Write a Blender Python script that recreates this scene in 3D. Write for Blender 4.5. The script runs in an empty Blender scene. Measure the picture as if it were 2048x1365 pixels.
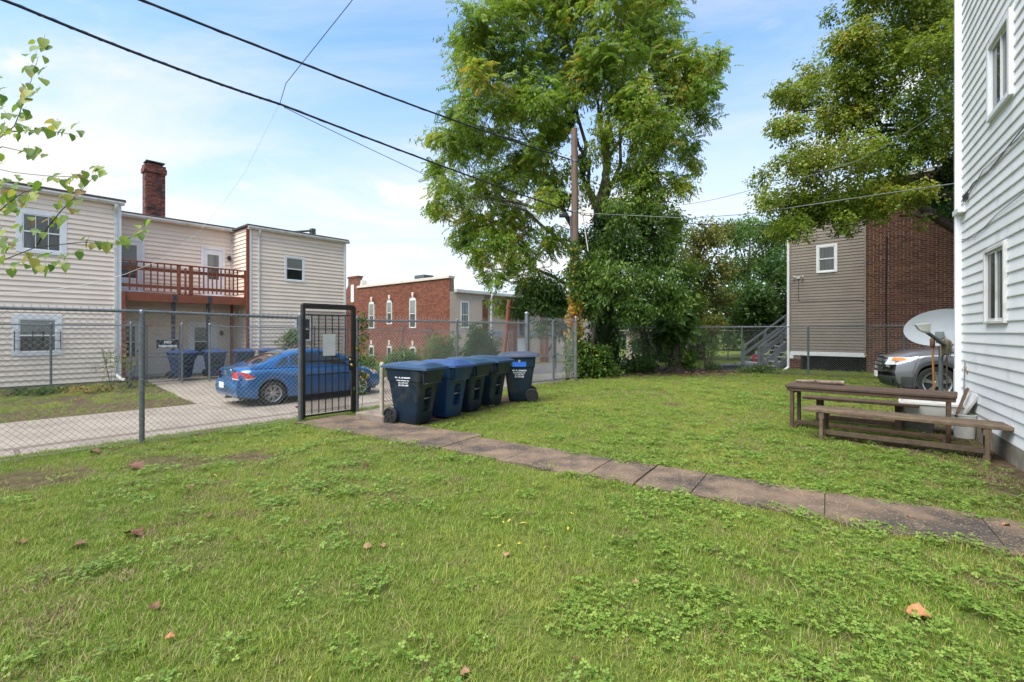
import bpy, math, random
import numpy as np
from mathutils import Vector, Matrix
random.seed(11)
rng = np.random.default_rng(11)
S = bpy.context.scene
COL = S.collection
R = math.radians

# ------------------------------------------------------------------ camera
EYE = 1.55
cam_data = bpy.data.cameras.new('camera')
cam_data.sensor_width = 36.0
cam_data.lens = 36.0 * 950 / 2048
cam_data.shift_y = -17.5 / 2048
cam_data.clip_start = 0.05
cam_data.clip_end = 2000
cam = bpy.data.objects.new('camera', cam_data)
COL.objects.link(cam)
cam.location = (0, 0, EYE)
cam.rotation_euler = (R(90), 0, 0)
S.camera = cam
S.view_settings.view_transform = 'Standard'
S.view_settings.look = 'None'
S.view_settings.exposure = 2.40
S.view_settings.gamma = 1.0
S.view_settings.use_curve_mapping = False

# ------------------------------------------------------------------ sky and sun
SUN_EL, SUN_AZ = 60.0, 226.0          # azimuth clockwise from +Y: behind the camera, a little to the left
world = bpy.data.worlds.new('World')
S.world = world
world.use_nodes = True
wn, wl = world.node_tree.nodes, world.node_tree.links
wn.clear()
w_out = wn.new('ShaderNodeOutputWorld')
w_bg = wn.new('ShaderNodeBackground'); w_bg.inputs['Strength'].default_value = 0.0565
sky = wn.new('ShaderNodeTexSky'); sky.sky_type = 'NISHITA'; sky.sun_disc = False
sky.sun_elevation = R(SUN_EL); sky.sun_rotation = R(SUN_AZ)
sky.air_density = 1.0; sky.dust_density = 0.6; sky.ozone_density = 2.0
tc = wn.new('ShaderNodeTexCoord')
sep = wn.new('ShaderNodeSeparateXYZ'); wl.new(tc.outputs['Generated'], sep.inputs[0])
def wmath(op, a, b=None, clamp=False):
    n = wn.new('ShaderNodeMath'); n.operation = op; n.use_clamp = clamp
    for i, x in enumerate((a, b)):
        if x is None: continue
        if isinstance(x, (int, float)): n.inputs[i].default_value = x
        else: wl.new(x, n.inputs[i])
    return n.outputs[0]
zc = wmath('ADD', wmath('MAXIMUM', sep.outputs[2], 0.0), 0.22)
cx = wmath('DIVIDE', sep.outputs[0], zc); cy = wmath('DIVIDE', sep.outputs[1], zc)
comb = wn.new('ShaderNodeCombineXYZ'); wl.new(cx, comb.inputs[0]); wl.new(wmath('MULTIPLY', cy, 1.0), comb.inputs[1])
comb.inputs[2].default_value = 3.7
def wnoise(scale, detail, rough, dist, sx=1.0, sy=1.0):
    mp = wn.new('ShaderNodeMapping'); mp.inputs['Scale'].default_value = (sx, sy, 1)
    mp.inputs['Rotation'].default_value = (0, 0, R(32))
    wl.new(comb.outputs[0], mp.inputs[0])
    n = wn.new('ShaderNodeTexNoise'); wl.new(mp.outputs[0], n.inputs['Vector'])
    n.inputs['Scale'].default_value = scale; n.inputs['Detail'].default_value = detail
    n.inputs['Roughness'].default_value = rough; n.inputs['Distortion'].default_value = dist
    return n.outputs[0]
def wramp(x, a, b):
    n = wn.new('ShaderNodeMapRange'); n.interpolation_type = 'SMOOTHSTEP'
    wl.new(x, n.inputs[0]); n.inputs[1].default_value = a; n.inputs[2].default_value = b
    return n.outputs[0]
streak = wramp(wnoise(1.1, 9, 0.62, 0.6, 0.55, 1.6), 0.36, 0.74)
puff = wramp(wnoise(1.9, 6, 0.55, 0.2), 0.55, 0.67)
low = wmath('SUBTRACT', 1.0, wramp(sep.outputs[2], 0.10, 0.62))
mask = wmath('ADD', wmath('MULTIPLY', streak, 0.54), wmath('MULTIPLY', low, 0.62), )
mask = wmath('ADD', mask, wmath('MULTIPLY', puff, 0.48), clamp=True)
CLOUD_MIX = mask
mix = wn.new('ShaderNodeMix'); mix.data_type = 'RGBA'
wl.new(mask, mix.inputs[0])
boost = wn.new('ShaderNodeMix'); boost.data_type = 'RGBA'; boost.blend_type = 'MULTIPLY'; boost.inputs[0].default_value = 1.0
wl.new(sky.outputs[0], boost.inputs[6]); boost.inputs[7].default_value = (.70, 1.02, 1.18, 1)
wl.new(boost.outputs[2], mix.inputs[6])
mix.inputs[7].default_value = (3.66, 3.56, 3.47, 1)
wl.new(mix.outputs[2], w_bg.inputs[0]); wl.new(w_bg.outputs[0], w_out.inputs[0])

sd = bpy.data.lights.new('sun', 'SUN'); sd.energy = 1.45; sd.angle = R(55); sd.color = (1.0, 0.95, 0.87)
sun = bpy.data.objects.new('sun', sd); COL.objects.link(sun)
az = R(SUN_AZ); el = R(SUN_EL)
sdir = Vector((math.sin(az) * math.cos(el), math.cos(az) * math.cos(el), math.sin(el)))
sun.rotation_euler = sdir.to_track_quat('Z', 'Y').to_euler()
sun.location = sdir * 40
S.cycles.max_bounces = 6; S.cycles.diffuse_bounces = 3; S.cycles.glossy_bounces = 3
S.cycles.transmission_bounces = 4; S.cycles.transparent_max_bounces = 6

# ------------------------------------------------------------------ materials
def mat(name, col, rough=0.6, metal=0.0, col2=None, scale=6.0, detail=4, lo=0.35, hi=0.65, bump=0.0, bscale=60.0, stretch=(1, 1, 1),
        rnd=0.0, spec=0.5, coat=0.0, local=False, attr=None, trans=0.0, bdist=0.01, col3=None, scale3=1.0, lo3=0.5, hi3=0.62, hue=0.0, col4=None, scale4=90.0, lo4=.60, hi4=.66):
    """Principled material: two colours mixed by noise, a third in larger patches, per-object value change, fine relief."""
    m = bpy.data.materials.new(name); m.use_nodes = True
    n, l = m.node_tree.nodes, m.node_tree.links
    b = n['Principled BSDF']; out = n['Material Output']
    b.inputs['Roughness'].default_value = rough; b.inputs['Metallic'].default_value = metal
    b.inputs['Specular IOR Level'].default_value = spec
    b.inputs['Coat Weight'].default_value = coat; b.inputs['Coat Roughness'].default_value = 0.04
    if local:
        t = n.new('ShaderNodeTexCoord'); vec = t.outputs['Object']
    else:
        g = n.new('ShaderNodeNewGeometry'); vec = g.outputs['Position']
    mp = n.new('ShaderNodeMapping'); mp.inputs['Scale'].default_value = stretch; l.new(vec, mp.inputs[0]); vec = mp.outputs[0]
    def noise(sc, de=4):
        x = n.new('ShaderNodeTexNoise'); l.new(vec, x.inputs['Vector']); x.inputs['Scale'].default_value = sc
        x.inputs['Detail'].default_value = de; x.inputs['Roughness'].default_value = 0.6
        return x.outputs[0]
    def rr(x, a, c):
        q = n.new('ShaderNodeMapRange'); l.new(x, q.inputs[0]); q.inputs[1].default_value = a; q.inputs[2].default_value = c
        return q.outputs[0]
    def mixc(f, a, c, mode='MIX'):
        q = n.new('ShaderNodeMix'); q.data_type = 'RGBA'; q.blend_type = mode
        if isinstance(f, float): q.inputs[0].default_value = f
        else: l.new(f, q.inputs[0])
        for s, x in ((6, a), (7, c)):
            if isinstance(x, tuple): q.inputs[s].default_value = (*x, 1)
            else: l.new(x, q.inputs[s])
        return q.outputs[2]
    c = tuple(col)
    if col2 is not None: c = mixc(rr(noise(scale, detail), lo, hi), c, tuple(col2))
    if col3 is not None: c = mixc(rr(noise(scale3, 5), lo3, hi3), c, tuple(col3))
    if col4 is not None: c = mixc(rr(noise(scale4, 2), lo4, hi4), c, tuple(col4))
    if attr:
        a = n.new('ShaderNodeAttribute'); a.attribute_name = attr
        q = n.new('ShaderNodeHueSaturation'); q.inputs['Color'].default_value = (0, 0, 0, 1)
        if isinstance(c, tuple): q.inputs['Color'].default_value = (*c, 1)
        else: l.new(c, q.inputs['Color'])
        l.new(rr_out(n, l, a.outputs['Fac'], 1 - rnd, 1 + rnd), q.inputs['Value'])
        if hue: l.new(rr_out(n, l, a.outputs['Fac'], .5 - hue, .5 + hue), q.inputs['Hue'])
        c = q.outputs[0]
    elif rnd:
        o = n.new('ShaderNodeObjectInfo')
        q = n.new('ShaderNodeHueSaturation')
        if isinstance(c, tuple): q.inputs['Color'].default_value = (*c, 1)
        else: l.new(c, q.inputs['Color'])
        l.new(rr_out(n, l, o.outputs['Random'], 1 - rnd, 1 + rnd), q.inputs['Value'])
        if hue:
            l.new(rr_out(n, l, o.outputs['Random'], .5 - hue, .5 + hue), q.inputs['Hue'])
        c = q.outputs[0]
    if isinstance(c, tuple): b.inputs['Base Color'].default_value = (*c, 1)
    else: l.new(c, b.inputs['Base Color'])
    if bump:
        bn = n.new('ShaderNodeBump'); bn.inputs['Strength'].default_value = bump; bn.inputs['Distance'].default_value = bdist
        l.new(noise(bscale, 6), bn.inputs['Height']); l.new(bn.outputs[0], b.inputs['Normal'])
    if trans:
        tr = n.new('ShaderNodeBsdfTranslucent'); ms = n.new('ShaderNodeMixShader'); ms.inputs[0].default_value = trans
        if isinstance(c, tuple): tr.inputs[0].default_value = (*c, 1)
        else: l.new(c, tr.inputs[0])
        l.new(b.outputs[0], ms.inputs[1]); l.new(tr.outputs[0], ms.inputs[2]); l.new(ms.outputs[0], out.inputs[0])
    return m
def rr_out(n, l, x, a, c):
    q = n.new('ShaderNodeMapRange'); l.new(x, q.inputs[0]); q.inputs[3].default_value = a; q.inputs[4].default_value = c
    return q.outputs[0]
def leafmat(name, stops, trans=0.35, rough=0.45, attr='rnd', patch=None, pscale=0.6, spec=0.35):
    """Leaf material: colour ramp over a per-leaf random value; patch = (colour, amount) mixed in large soft patches."""
    m = bpy.data.materials.new(name); m.use_nodes = True
    n, l = m.node_tree.nodes, m.node_tree.links
    b = n['Principled BSDF']; out = n['Material Output']
    b.inputs['Roughness'].default_value = rough; b.inputs['Specular IOR Level'].default_value = spec
    ramp = n.new('ShaderNodeValToRGB'); ramp.color_ramp.interpolation = 'LINEAR'
    el = ramp.color_ramp.elements
    while len(el) < len(stops): el.new(0.5)
    for e, (p, c) in zip(el, stops): e.position = p; e.color = (*c, 1)
    if attr == 'object':
        a = n.new('ShaderNodeObjectInfo'); l.new(a.outputs['Random'], ramp.inputs[0])
    else:
        a = n.new('ShaderNodeAttribute'); a.attribute_name = attr; l.new(a.outputs['Fac'], ramp.inputs[0])
    c = ramp.outputs[0]
    if patch:
        g = n.new('ShaderNodeNewGeometry'); x = n.new('ShaderNodeTexNoise'); l.new(g.outputs['Position'], x.inputs['Vector'])
        x.inputs['Scale'].default_value = pscale; x.inputs['Detail'].default_value = 3
        q = n.new('ShaderNodeMapRange'); l.new(x.outputs[0], q.inputs[0]); q.inputs[1].default_value = .45; q.inputs[2].default_value = .68
        q.inputs[4].default_value = patch[1]
        mx = n.new('ShaderNodeMix'); mx.data_type = 'RGBA'; l.new(q.outputs[0], mx.inputs[0]); l.new(c, mx.inputs[6]); mx.inputs[7].default_value = (*patch[0], 1)
        c = mx.outputs[2]
    l.new(c, b.inputs['Base Color'])
    tr = n.new('ShaderNodeBsdfTranslucent'); ms = n.new('ShaderNodeMixShader'); ms.inputs[0].default_value = trans
    l.new(c, tr.inputs[0]); l.new(b.outputs[0], ms.inputs[1]); l.new(tr.outputs[0], ms.inputs[2]); l.new(ms.outputs[0], out.inputs[0])
    return m

M = {}
M['cream'] = mat('cream_siding', (.82, .685, .56), .55, col2=(.76, .63, .515), scale=1.3, rnd=.03, col3=(.56, .48, .40), scale3=3.0, lo3=.64, hi3=.80)
M['white_vinyl'] = mat('white_vinyl', (.82, .81, .79), .45, col2=(.76, .75, .735), scale=1.6, rnd=.025, col3=(.50, .51, .50), scale3=2.2, lo3=.60, hi3=.85)
M['taupe'] = mat('taupe_siding', (.25, .205, .165), .6, col2=(.21, .175, .14), scale=1.4, rnd=.05)
M['beige'] = mat('beige_siding', (.60, .485, .375), .6, col2=(.54, .435, .335), scale=1.1, rnd=.03)
M['white'] = mat('white_paint', (.78, .78, .78), .4, col2=(.70, .70, .69), scale=3.0)
M['offwhite'] = mat('weathered_white_paint', (.66, .65, .62), .55, col2=(.50, .48, .44), scale=5, lo=.45, hi=.75)
M['gutter'] = mat('gutter_metal', (.62, .61, .58), .45, col2=(.40, .38, .34), scale=4, lo=.48, hi=.75)
M['roof'] = mat('roof_felt', (.050, .040, .036), .9, col2=(.08, .065, .055), scale=5, bump=.4, bscale=40)
M['deck'] = mat('red_brown_stain', (.25, .070, .030), .6, col2=(.19, .052, .024), scale=7, rnd=.10)
M['steel_dark'] = mat('dark_steel_paint', (.030, .036, .050), .5, col2=(.05, .055, .07), scale=9)
M['pane'] = mat('window_glass', (.018, .020, .024), .06, spec=.8)
M['pane_blind'] = mat('window_glass_over_blind', (.20, .21, .19), .08, spec=.8, col2=(.15, .16, .15), scale=30, stretch=(.05, .05, 1))
M['pane_mid'] = mat('window_glass_over_curtain', (.09, .095, .09), .07, spec=.8, col2=(.05, .053, .05), scale=14, stretch=(1, 1, .08))
M['brick_red'] = mat('red_brick', (.205, .066, .034), .85, col2=(.150, .047, .026), scale=14, attr='rnd', rnd=.34, bump=.5, bscale=120, hue=.012)
M['brick_dark'] = mat('dark_red_brick', (.118, .037, .021), .85, col2=(.082, .027, .017), scale=14, attr='rnd', rnd=.42, bump=.5, bscale=120, hue=.012)
M['brick_single'] = mat('red_brick_single', (.118, .037, .021), .85, col2=(.082, .027, .017), scale=14, rnd=.42, bump=.5, bscale=120, hue=.012)
M['mortar'] = mat('mortar', (.50, .40, .29), .95, col2=(.40, .31, .225), scale=8)
M['mortar_dark'] = mat('dark_mortar', (.26, .18, .13), .95, col2=(.19, .13, .095), scale=5)
M['chimney'] = mat('chimney_brick', (.19, .062, .042), .88, col2=(.085, .047, .042), scale=3.0, lo=.42, hi=.6, attr='rnd', rnd=.45, col3=(.27, .085, .05), scale3=5, lo3=.55, hi3=.68)
M['galv'] = mat('galvanised_steel', (.26, .275, .29), .42, metal=.75, col2=(.18, .19, .20), scale=12, lo=.4, hi=.7)
M['galv_dark'] = mat('old_galvanised_steel', (.17, .185, .195), .48, metal=.55, col2=(.12, .13, .14), scale=10)
M['wire'] = mat('fence_wire', (.40, .405, .41), .5, metal=.25, col2=(.27, .265, .26), scale=2.0)
M['black_iron'] = mat('black_iron', (.012, .011, .011), .45, col2=(.022, .016, .013), scale=14)
M['brass'] = mat('brass', (.55, .36, .10), .25, metal=1.0)
M['concrete'] = mat('alley_concrete', (.255, .212, .168), .9, col2=(.205, .168, .132), scale=1.6, col3=(.135, .108, .084), scale3=.9, lo3=.52, hi3=.78, bump=.25, bscale=80, rnd=.04)
M['walk'] = mat('walkway_concrete', (.172, .116, .074), .92, col2=(.100, .068, .046), scale=3.2, lo=.38, hi=.62, col3=(.046, .036, .028), scale3=1.5, lo3=.48, hi3=.64, bump=.8, bscale=120, rnd=.08, col4=(.30, .22, .15), scale4=55, lo4=.60, hi4=.68)
M['slab_old'] = mat('old_slab_concrete', (.25, .20, .155), .92, col2=(.15, .115, .09), scale=4, col3=(.10, .085, .065), scale3=6, lo3=.52, hi3=.70, bump=.5, bscale=90)
M['foundation'] = mat('foundation_concrete', (.29, .25, .19), .95, col2=(.18, .155, .115), scale=5, bump=.5, bscale=60)
M['wood_red'] = mat('weathered_red_brown_wood', (.092, .052, .029), .75, col2=(.052, .030, .019), scale=10, stretch=(1, 1, 1), rnd=.15, bump=.4, bscale=50)
M['wood_grey'] = mat('weathered_grey_brown_wood', (.140, .094, .054), .8, col2=(.078, .053, .033), scale=9, rnd=.15, bump=.45, bscale=50)
M['pole_wood'] = mat('pole_wood', (.19, .125, .085), .85, col2=(.105, .07, .05), scale=22, stretch=(1, 1, .06), bump=.5, bscale=30)
M['bark'] = mat('bark', (.075, .055, .040), .95, col2=(.040, .030, .023), scale=9, stretch=(1, 1, .3), bump=.9, bscale=18, bdist=.03)
M['bark_pale'] = mat('pale_bark', (.17, .135, .10), .95, col2=(.10, .078, .058), scale=9, stretch=(1, 1, .3), bump=.8, bscale=18, bdist=.03)
M['bin_blue'] = mat('dark_blue_plastic', (.003, .0135, .028), .42, col2=(.0035, .016, .033), scale=3, col3=(.050, .047, .042), scale3=3.4, lo3=.50, hi3=.74)
M['bin_bright'] = mat('blue_plastic', (.006, .032, .088), .42, col2=(.008, .036, .096), scale=3, col3=(.05, .055, .06), scale3=3.2, lo3=.54, hi3=.80)
M['lid_dark'] = mat('dark_blue_lid_sky_sheen', (.020, .048, .095), .32, col2=(.030, .060, .11), scale=4)  # base colour lightened to stand in for pale sky reflected on the lid top
M['lid_bright'] = mat('faded_blue_lid', (.022, .052, .150), .36, col2=(.034, .070, .18), scale=4)
M['lid_pale'] = mat('weathered_blue_lid', (.060, .075, .11), .42, col2=(.045, .058, .09), scale=5)
M['rubber'] = mat('black_rubber', (.014, .014, .014), .75, col2=(.022, .021, .02), scale=14)
M['plastic_black'] = mat('black_plastic', (.015, .015, .016), .5)
M['print_white'] = mat('white_print', (.75, .76, .78), .6)
M['sticker_blue'] = mat('blue_sticker', (.010, .10, .42), .4)
M['car_blue'] = mat('metallic_blue_paint', (.010, .105, .29), .26, metal=.25, col2=(.011, .112, .305), scale=300, coat=1.0)
M['suv_grey'] = mat('metallic_grey_paint', (.20, .20, .215), .28, metal=.4, col2=(.185, .185, .20), scale=300, coat=1.0)
M['suv_clad'] = mat('dark_grey_cladding', (.045, .045, .047), .6)
M['car_glass'] = mat('car_glass', (.012, .016, .015), .03, spec=1.0, coat=1.0)
M['chrome'] = mat('chrome', (.62, .64, .66), .14, metal=1.0)
M['alloy'] = mat('alloy_rim', (.52, .52, .52), .30, metal=.85, col2=(.45, .45, .45), scale=20)
M['red_lens'] = mat('red_lens', (.50, .012, .014), .12, coat=1.0)
M['amber_lens'] = mat('amber_lens', (.75, .22, .02), .12, coat=1.0)
M['clear_lens'] = mat('clear_lens', (.55, .56, .56), .10, coat=1.0, spec=.8)
M['dish'] = mat('pale_grey_dish', (.33, .355, .365), .5, col2=(.30, .325, .335), scale=2.5)
M['dish_arm'] = mat('grey_green_metal', (.085, .10, .095), .5, col2=(.12, .135, .13), scale=8)
M['lnb'] = mat('grey_beige_plastic', (.30, .30, .26), .6)
M['mop'] = mat('grey_mop_string', (.27, .235, .16), .95, col2=(.15, .125, .08), scale=40, attr='rnd', rnd=.4)
M['broom'] = mat('orange_wood', (.42, .17, .05), .6, col2=(.30, .12, .04), scale=14)
M['broom_band'] = mat('rusty_band', (.13, .06, .03), .8)
M['styro'] = mat('dirty_white_plastic', (.58, .57, .54), .7, col2=(.42, .40, .36), scale=6, lo=.45, hi=.75)
M['cinder'] = mat('dark_block', (.075, .070, .062), .95, col2=(.045, .042, .037), scale=9, bump=.5, bscale=70)
M['bark_log'] = mat('grey_log', (.24, .185, .135), .9, col2=(.12, .088, .062), scale=18, bump=.6, bscale=40)
M['cable'] = mat('black_cable', (.012, .012, .013), .6)
M['cable_pale'] = mat('pale_cable', (.55, .54, .52), .6)
M['cable_grey'] = mat('grey_cable', (.16, .165, .17), .6)
M['stair'] = mat('grey_stair_paint', (.15, .165, .18), .65, col2=(.11, .12, .13), scale=7)
M['stair_tread'] = mat('pale_tread', (.36, .37, .37), .7)
M['sign_blank'] = mat('faded_blank_sign', (.50, .49, .45), .6, col2=(.44, .43, .39), scale=5)
M['sign_black'] = mat('black_sign', (.018, .020, .028), .5)
M['rust'] = mat('rusty_steel', (.12, .035, .018), .85, col2=(.18, .06, .03), scale=16)
M['stone'] = mat('pale_stone', (.62, .57, .50), .8, col2=(.50, .42, .34), scale=7, col3=(.42, .17, .07), scale3=2.6, lo3=.60, hi3=.75)
M['ac'] = mat('dark_metal_box', (.07, .075, .08), .6)
M['post_beige'] = mat('beige_post_paint', (.40, .35, .26), .7, col2=(.28, .24, .18), scale=12)
M['worn_edge'] = mat('scuffed_plastic_edge', (.10, .125, .14), .6, col2=(.05, .07, .085), scale=9)
M['crawl_shade'] = mat('crawlspace_shade_black', (.010, .010, .010), .95)  # near-black colour for the shade under the taupe wing
M['red_cloth'] = mat('red_cloth', (.45, .03, .05), .8)
M['asphalt'] = mat('asphalt', (.085, .078, .072), .95, col2=(.06, .055, .05), scale=3, bump=.4, bscale=70)
M['ground_leaf'] = None

# ------------------------------------------------------------------ mesh helpers
class MB:
    def __init__(s): s.v = []; s.f = []; s.m = []; s.r = []
    def add(s, vs, fs, mi=0, rnd=None):
        o = len(s.v); s.v.extend([tuple(p) for p in vs])
        q = random.random() if rnd is None else rnd
        for f in fs:
            s.f.append(tuple(i + o for i in f)); s.m.append(mi); s.r.append(q)
        return s
    def box(s, c, d, mi=0, rot=None, rnd=None):
        hx, hy, hz = d[0] / 2, d[1] / 2, d[2] / 2
        P = [Vector((x * hx, y * hy, z * hz)) for x, y, z in ((-1, -1, -1), (1, -1, -1), (1, 1, -1), (-1, 1, -1), (-1, -1, 1), (1, -1, 1), (1, 1, 1), (-1, 1, 1))]
        if rot is not None: P = [rot @ p for p in P]
        c = Vector(c)
        return s.add([p + c for p in P], [(0, 3, 2, 1), (4, 5, 6, 7), (0, 1, 5, 4), (1, 2, 6, 5), (2, 3, 7, 6), (3, 0, 4, 7)], mi, rnd)
    def span(s, a, b, mi=0, rnd=None):
        return s.box([(a[i] + b[i]) / 2 for i in range(3)], [abs(b[i] - a[i]) for i in range(3)], mi, None, rnd)
    def bar(s, p0, p1, w, h, mi=0, up=(0, 0, 1)):
        p0, p1 = Vector(p0), Vector(p1); d = p1 - p0; L = d.length; x = d.normalized()
        u = Vector(up); y = u.cross(x)
        if y.length < 1e-4: y = Vector((0, 1, 0)).cross(x)
        y.normalize(); z = x.cross(y)
        rot = Matrix((x, y, z)).transposed()
        return s.box((p0 + p1) / 2, (L, w, h), mi, rot)
    def tube(s, pts, rad, n=8, mi=0, cap=True, rnd=None):
        pts = [Vector(p) for p in pts]
        rads = rad if isinstance(rad, (list, tuple)) else [rad] * len(pts)
        V = []; F = []
        t0 = (pts[1] - pts[0]).normalized()
        ref = Vector((0, 0, 1)) if abs(t0.z) < .9 else Vector((1, 0, 0))
        for i, p in enumerate(pts):
            t = (pts[min(i + 1, len(pts) - 1)] - pts[max(i - 1, 0)])
            t = t.normalized() if t.length > 1e-9 else t0
            a = ref - t * ref.dot(t)
            if a.length < 1e-5: a = t.orthogonal()
            a.normalize(); ref = a; b = t.cross(a)
            for k in range(n):
                q = 2 * math.pi * k / n
                V.append(p + (a * math.cos(q) + b * math.sin(q)) * rads[i])
        for i in range(len(pts) - 1):
            for k in range(n):
                k2 = (k + 1) % n
                F.append((i * n + k, i * n + k2, (i + 1) * n + k2, (i + 1) * n + k))
        if cap:
            F.append(tuple(range(n - 1, -1, -1))); F.append(tuple((len(pts) - 1) * n + k for k in range(n)))
        return s.add(V, F, mi, rnd)
    def lathe(s, prof, n=20, c=(0, 0, 0), axis='y', mi=0, cap=False):
        """prof: list of (radius, along axis)."""
        V = []; F = []
        for r, a in prof:
            for k in range(n):
                q = 2 * math.pi * k / n; x, z = r * math.cos(q), r * math.sin(q)
                p = {'y': (x, a, z), 'z': (x, z, a), 'x': (a, x, z)}[axis]
                V.append((p[0] + c[0], p[1] + c[1], p[2] + c[2]))
        for i in range(len(prof) - 1):
            for k in range(n):
                k2 = (k + 1) % n
                F.append((i * n + k, i * n + k2, (i + 1) * n + k2, (i + 1) * n + k))
        if cap and prof[0][0] > 1e-6: F.append(tuple(range(n)))
        if cap and prof[-1][0] > 1e-6: F.append(tuple((len(prof) - 1) * n + k for k in range(n)))
        return s.add(V, F, mi)
    def prism(s, poly, y0, y1, mi=0):
        """poly of (x, z) extruded along y."""
        k = len(poly)
        V = [(x, y0, z) for x, z in poly] + [(x, y1, z) for x, z in poly]
        F = [tuple(range(k)), tuple(range(2 * k - 1, k - 1, -1))] + [(i, i + k, (i + 1) % k + k, (i + 1) % k) for i in range(k)]
        return s.add(V, F, mi)
    def loft(s, rings, mi=0, cap=True, closed=True):
        n = len(rings[0]); V = [p for r in rings for p in r]; F = []
        for i in range(len(rings) - 1):
            for k in range(n if closed else n - 1):
                k2 = (k + 1) % n
                F.append((i * n + k, i * n + k2, (i + 1) * n + k2, (i + 1) * n + k))
        if cap:
            F.append(tuple(range(n - 1, -1, -1))); F.append(tuple((len(rings) - 1) * n + k for k in range(n)))
        return s.add(V, F, mi)
    def mesh(s, name, mats, smooth=False):
        me = bpy.data.meshes.new(name)
        me.from_pydata(s.v, [], s.f)
        mats = mats if isinstance(mats, (list, tuple)) else [mats]
        for x in mats: me.materials.append(x)
        if len(mats) > 1: me.polygons.foreach_set('material_index', s.m)
        a = me.attributes.new('rnd', 'FLOAT', 'FACE'); a.data.foreach_set('value', s.r)
        if smooth: me.polygons.foreach_set('use_smooth', [True] * len(s.f))
        me.update()
        return me
    def build(s, name, mats, parent=None, loc=(0, 0, 0), rotz=0.0, smooth=False, bevel=0.0, seg=2, angle=None):
        return link(name, s.mesh(name, mats, smooth), parent, loc, rotz, bevel, seg, angle)

def link(name, me, parent=None, loc=(0, 0, 0), rotz=0.0, bevel=0.0, seg=2, angle=None):
    o = bpy.data.objects.new(name, me); COL.objects.link(o)
    o.location = loc; o.rotation_euler = (0, 0, rotz)
    if parent is not None: o.parent = parent
    if bevel:
        b = o.modifiers.new('bevel', 'BEVEL'); b.width = bevel; b.segments = seg; b.limit_method = 'ANGLE'; b.angle_limit = R(35)
    if angle is not None:
        try: me.set_sharp_from_angle(angle=R(angle))
        except Exception: pass
    return o
def thing(name, label, cat, loc=(0, 0, 0), rotz=0.0, group=None):
    o = bpy.data.objects.new(name, None); COL.objects.link(o)
    o.location = loc; o.rotation_euler = (0, 0, rotz); o.empty_display_size = .2
    return tag(o, label, cat, group)
def tag(o, label, cat, group=None, kind=None):
    if label: o['label'] = label
    if cat: o['category'] = cat
    if group: o['group'] = group
    if kind: o['kind'] = kind
    return o
def structure(o): o['kind'] = 'structure'; return o
def stuff(o): o['kind'] = 'stuff'; return o
def copy_thing(o, parent=None):
    c = o.copy(); COL.objects.link(c)
    if parent is not None: c.parent = parent
    for ch in list(o.children): copy_thing(ch, c)
    return c
def big_mesh(name, verts, faces4, rnd, mats, parent=None, smooth=False, mi=None):
    """numpy quads -> one mesh object."""
    me = bpy.data.meshes.new(name); nv, nf = len(verts), len(faces4)
    me.vertices.add(nv); me.vertices.foreach_set('co', np.asarray(verts, dtype=np.float32).ravel())
    k = faces4.shape[1]
    me.loops.add(nf * k); me.loops.foreach_set('vertex_index', faces4.astype(np.int32).ravel())
    me.polygons.add(nf); me.polygons.foreach_set('loop_start', np.arange(0, nf * k, k, dtype=np.int32))
    for x in (mats if isinstance(mats, (list, tuple)) else [mats]): me.materials.append(x)
    if mi is not None: me.polygons.foreach_set('material_index', mi.astype(np.int32))
    a = me.attributes.new('rnd', 'FLOAT', 'FACE'); a.data.foreach_set('value', np.asarray(rnd, dtype=np.float32))
    if smooth: me.polygons.foreach_set('use_smooth', np.ones(nf, dtype=bool))
    me.update(calc_edges=True); me.validate()
    return link(name, me, parent)

A_ = (.653, .757); B_ = (-.757, .653)        # along the alley / across it, away from the camera
ROT_A = math.atan2(A_[1], A_[0])
def uv(u, v, z=0.0): return Vector((A_[0] * u + B_[0] * v, A_[1] * u + B_[1] * v, z))
T_ = (.833, -.553); N_ = (.553, .833)        # along the walkway / across it
def sn(s, n, z=0.0): return Vector((T_[0] * s + N_[0] * n, T_[1] * s + N_[1] * n, z))
ROT_T = math.atan2(T_[1], T_[0])
def at(px, py, y): return Vector(((px - 1024) / 950 * y, y, EYE - (py - 665) / 950 * y))
def sstep(x, a, b):
    t = np.clip((np.asarray(x, dtype=float) - a) / (b - a), 0, 1); return t * t * (3 - 2 * t)
def ground_z(x, y):
    x = np.asarray(x, dtype=float); y = np.asarray(y, dtype=float)
    u = A_[0] * x + A_[1] * y; v = B_[0] * x + B_[1] * y
    edge = np.minimum(8.5 + np.maximum(0, u - 12.8) * .35, 10.2)
    low = -.43 - .022 * np.maximum(0, u - 10)
    low = np.maximum(low, -.95)
    far = sstep(v, 15.0, 21.0) * .20 * (1 - sstep(u, 13, 18))
    z = (low + far) * sstep(v, edge, edge + 1.3)
    return z
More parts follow.
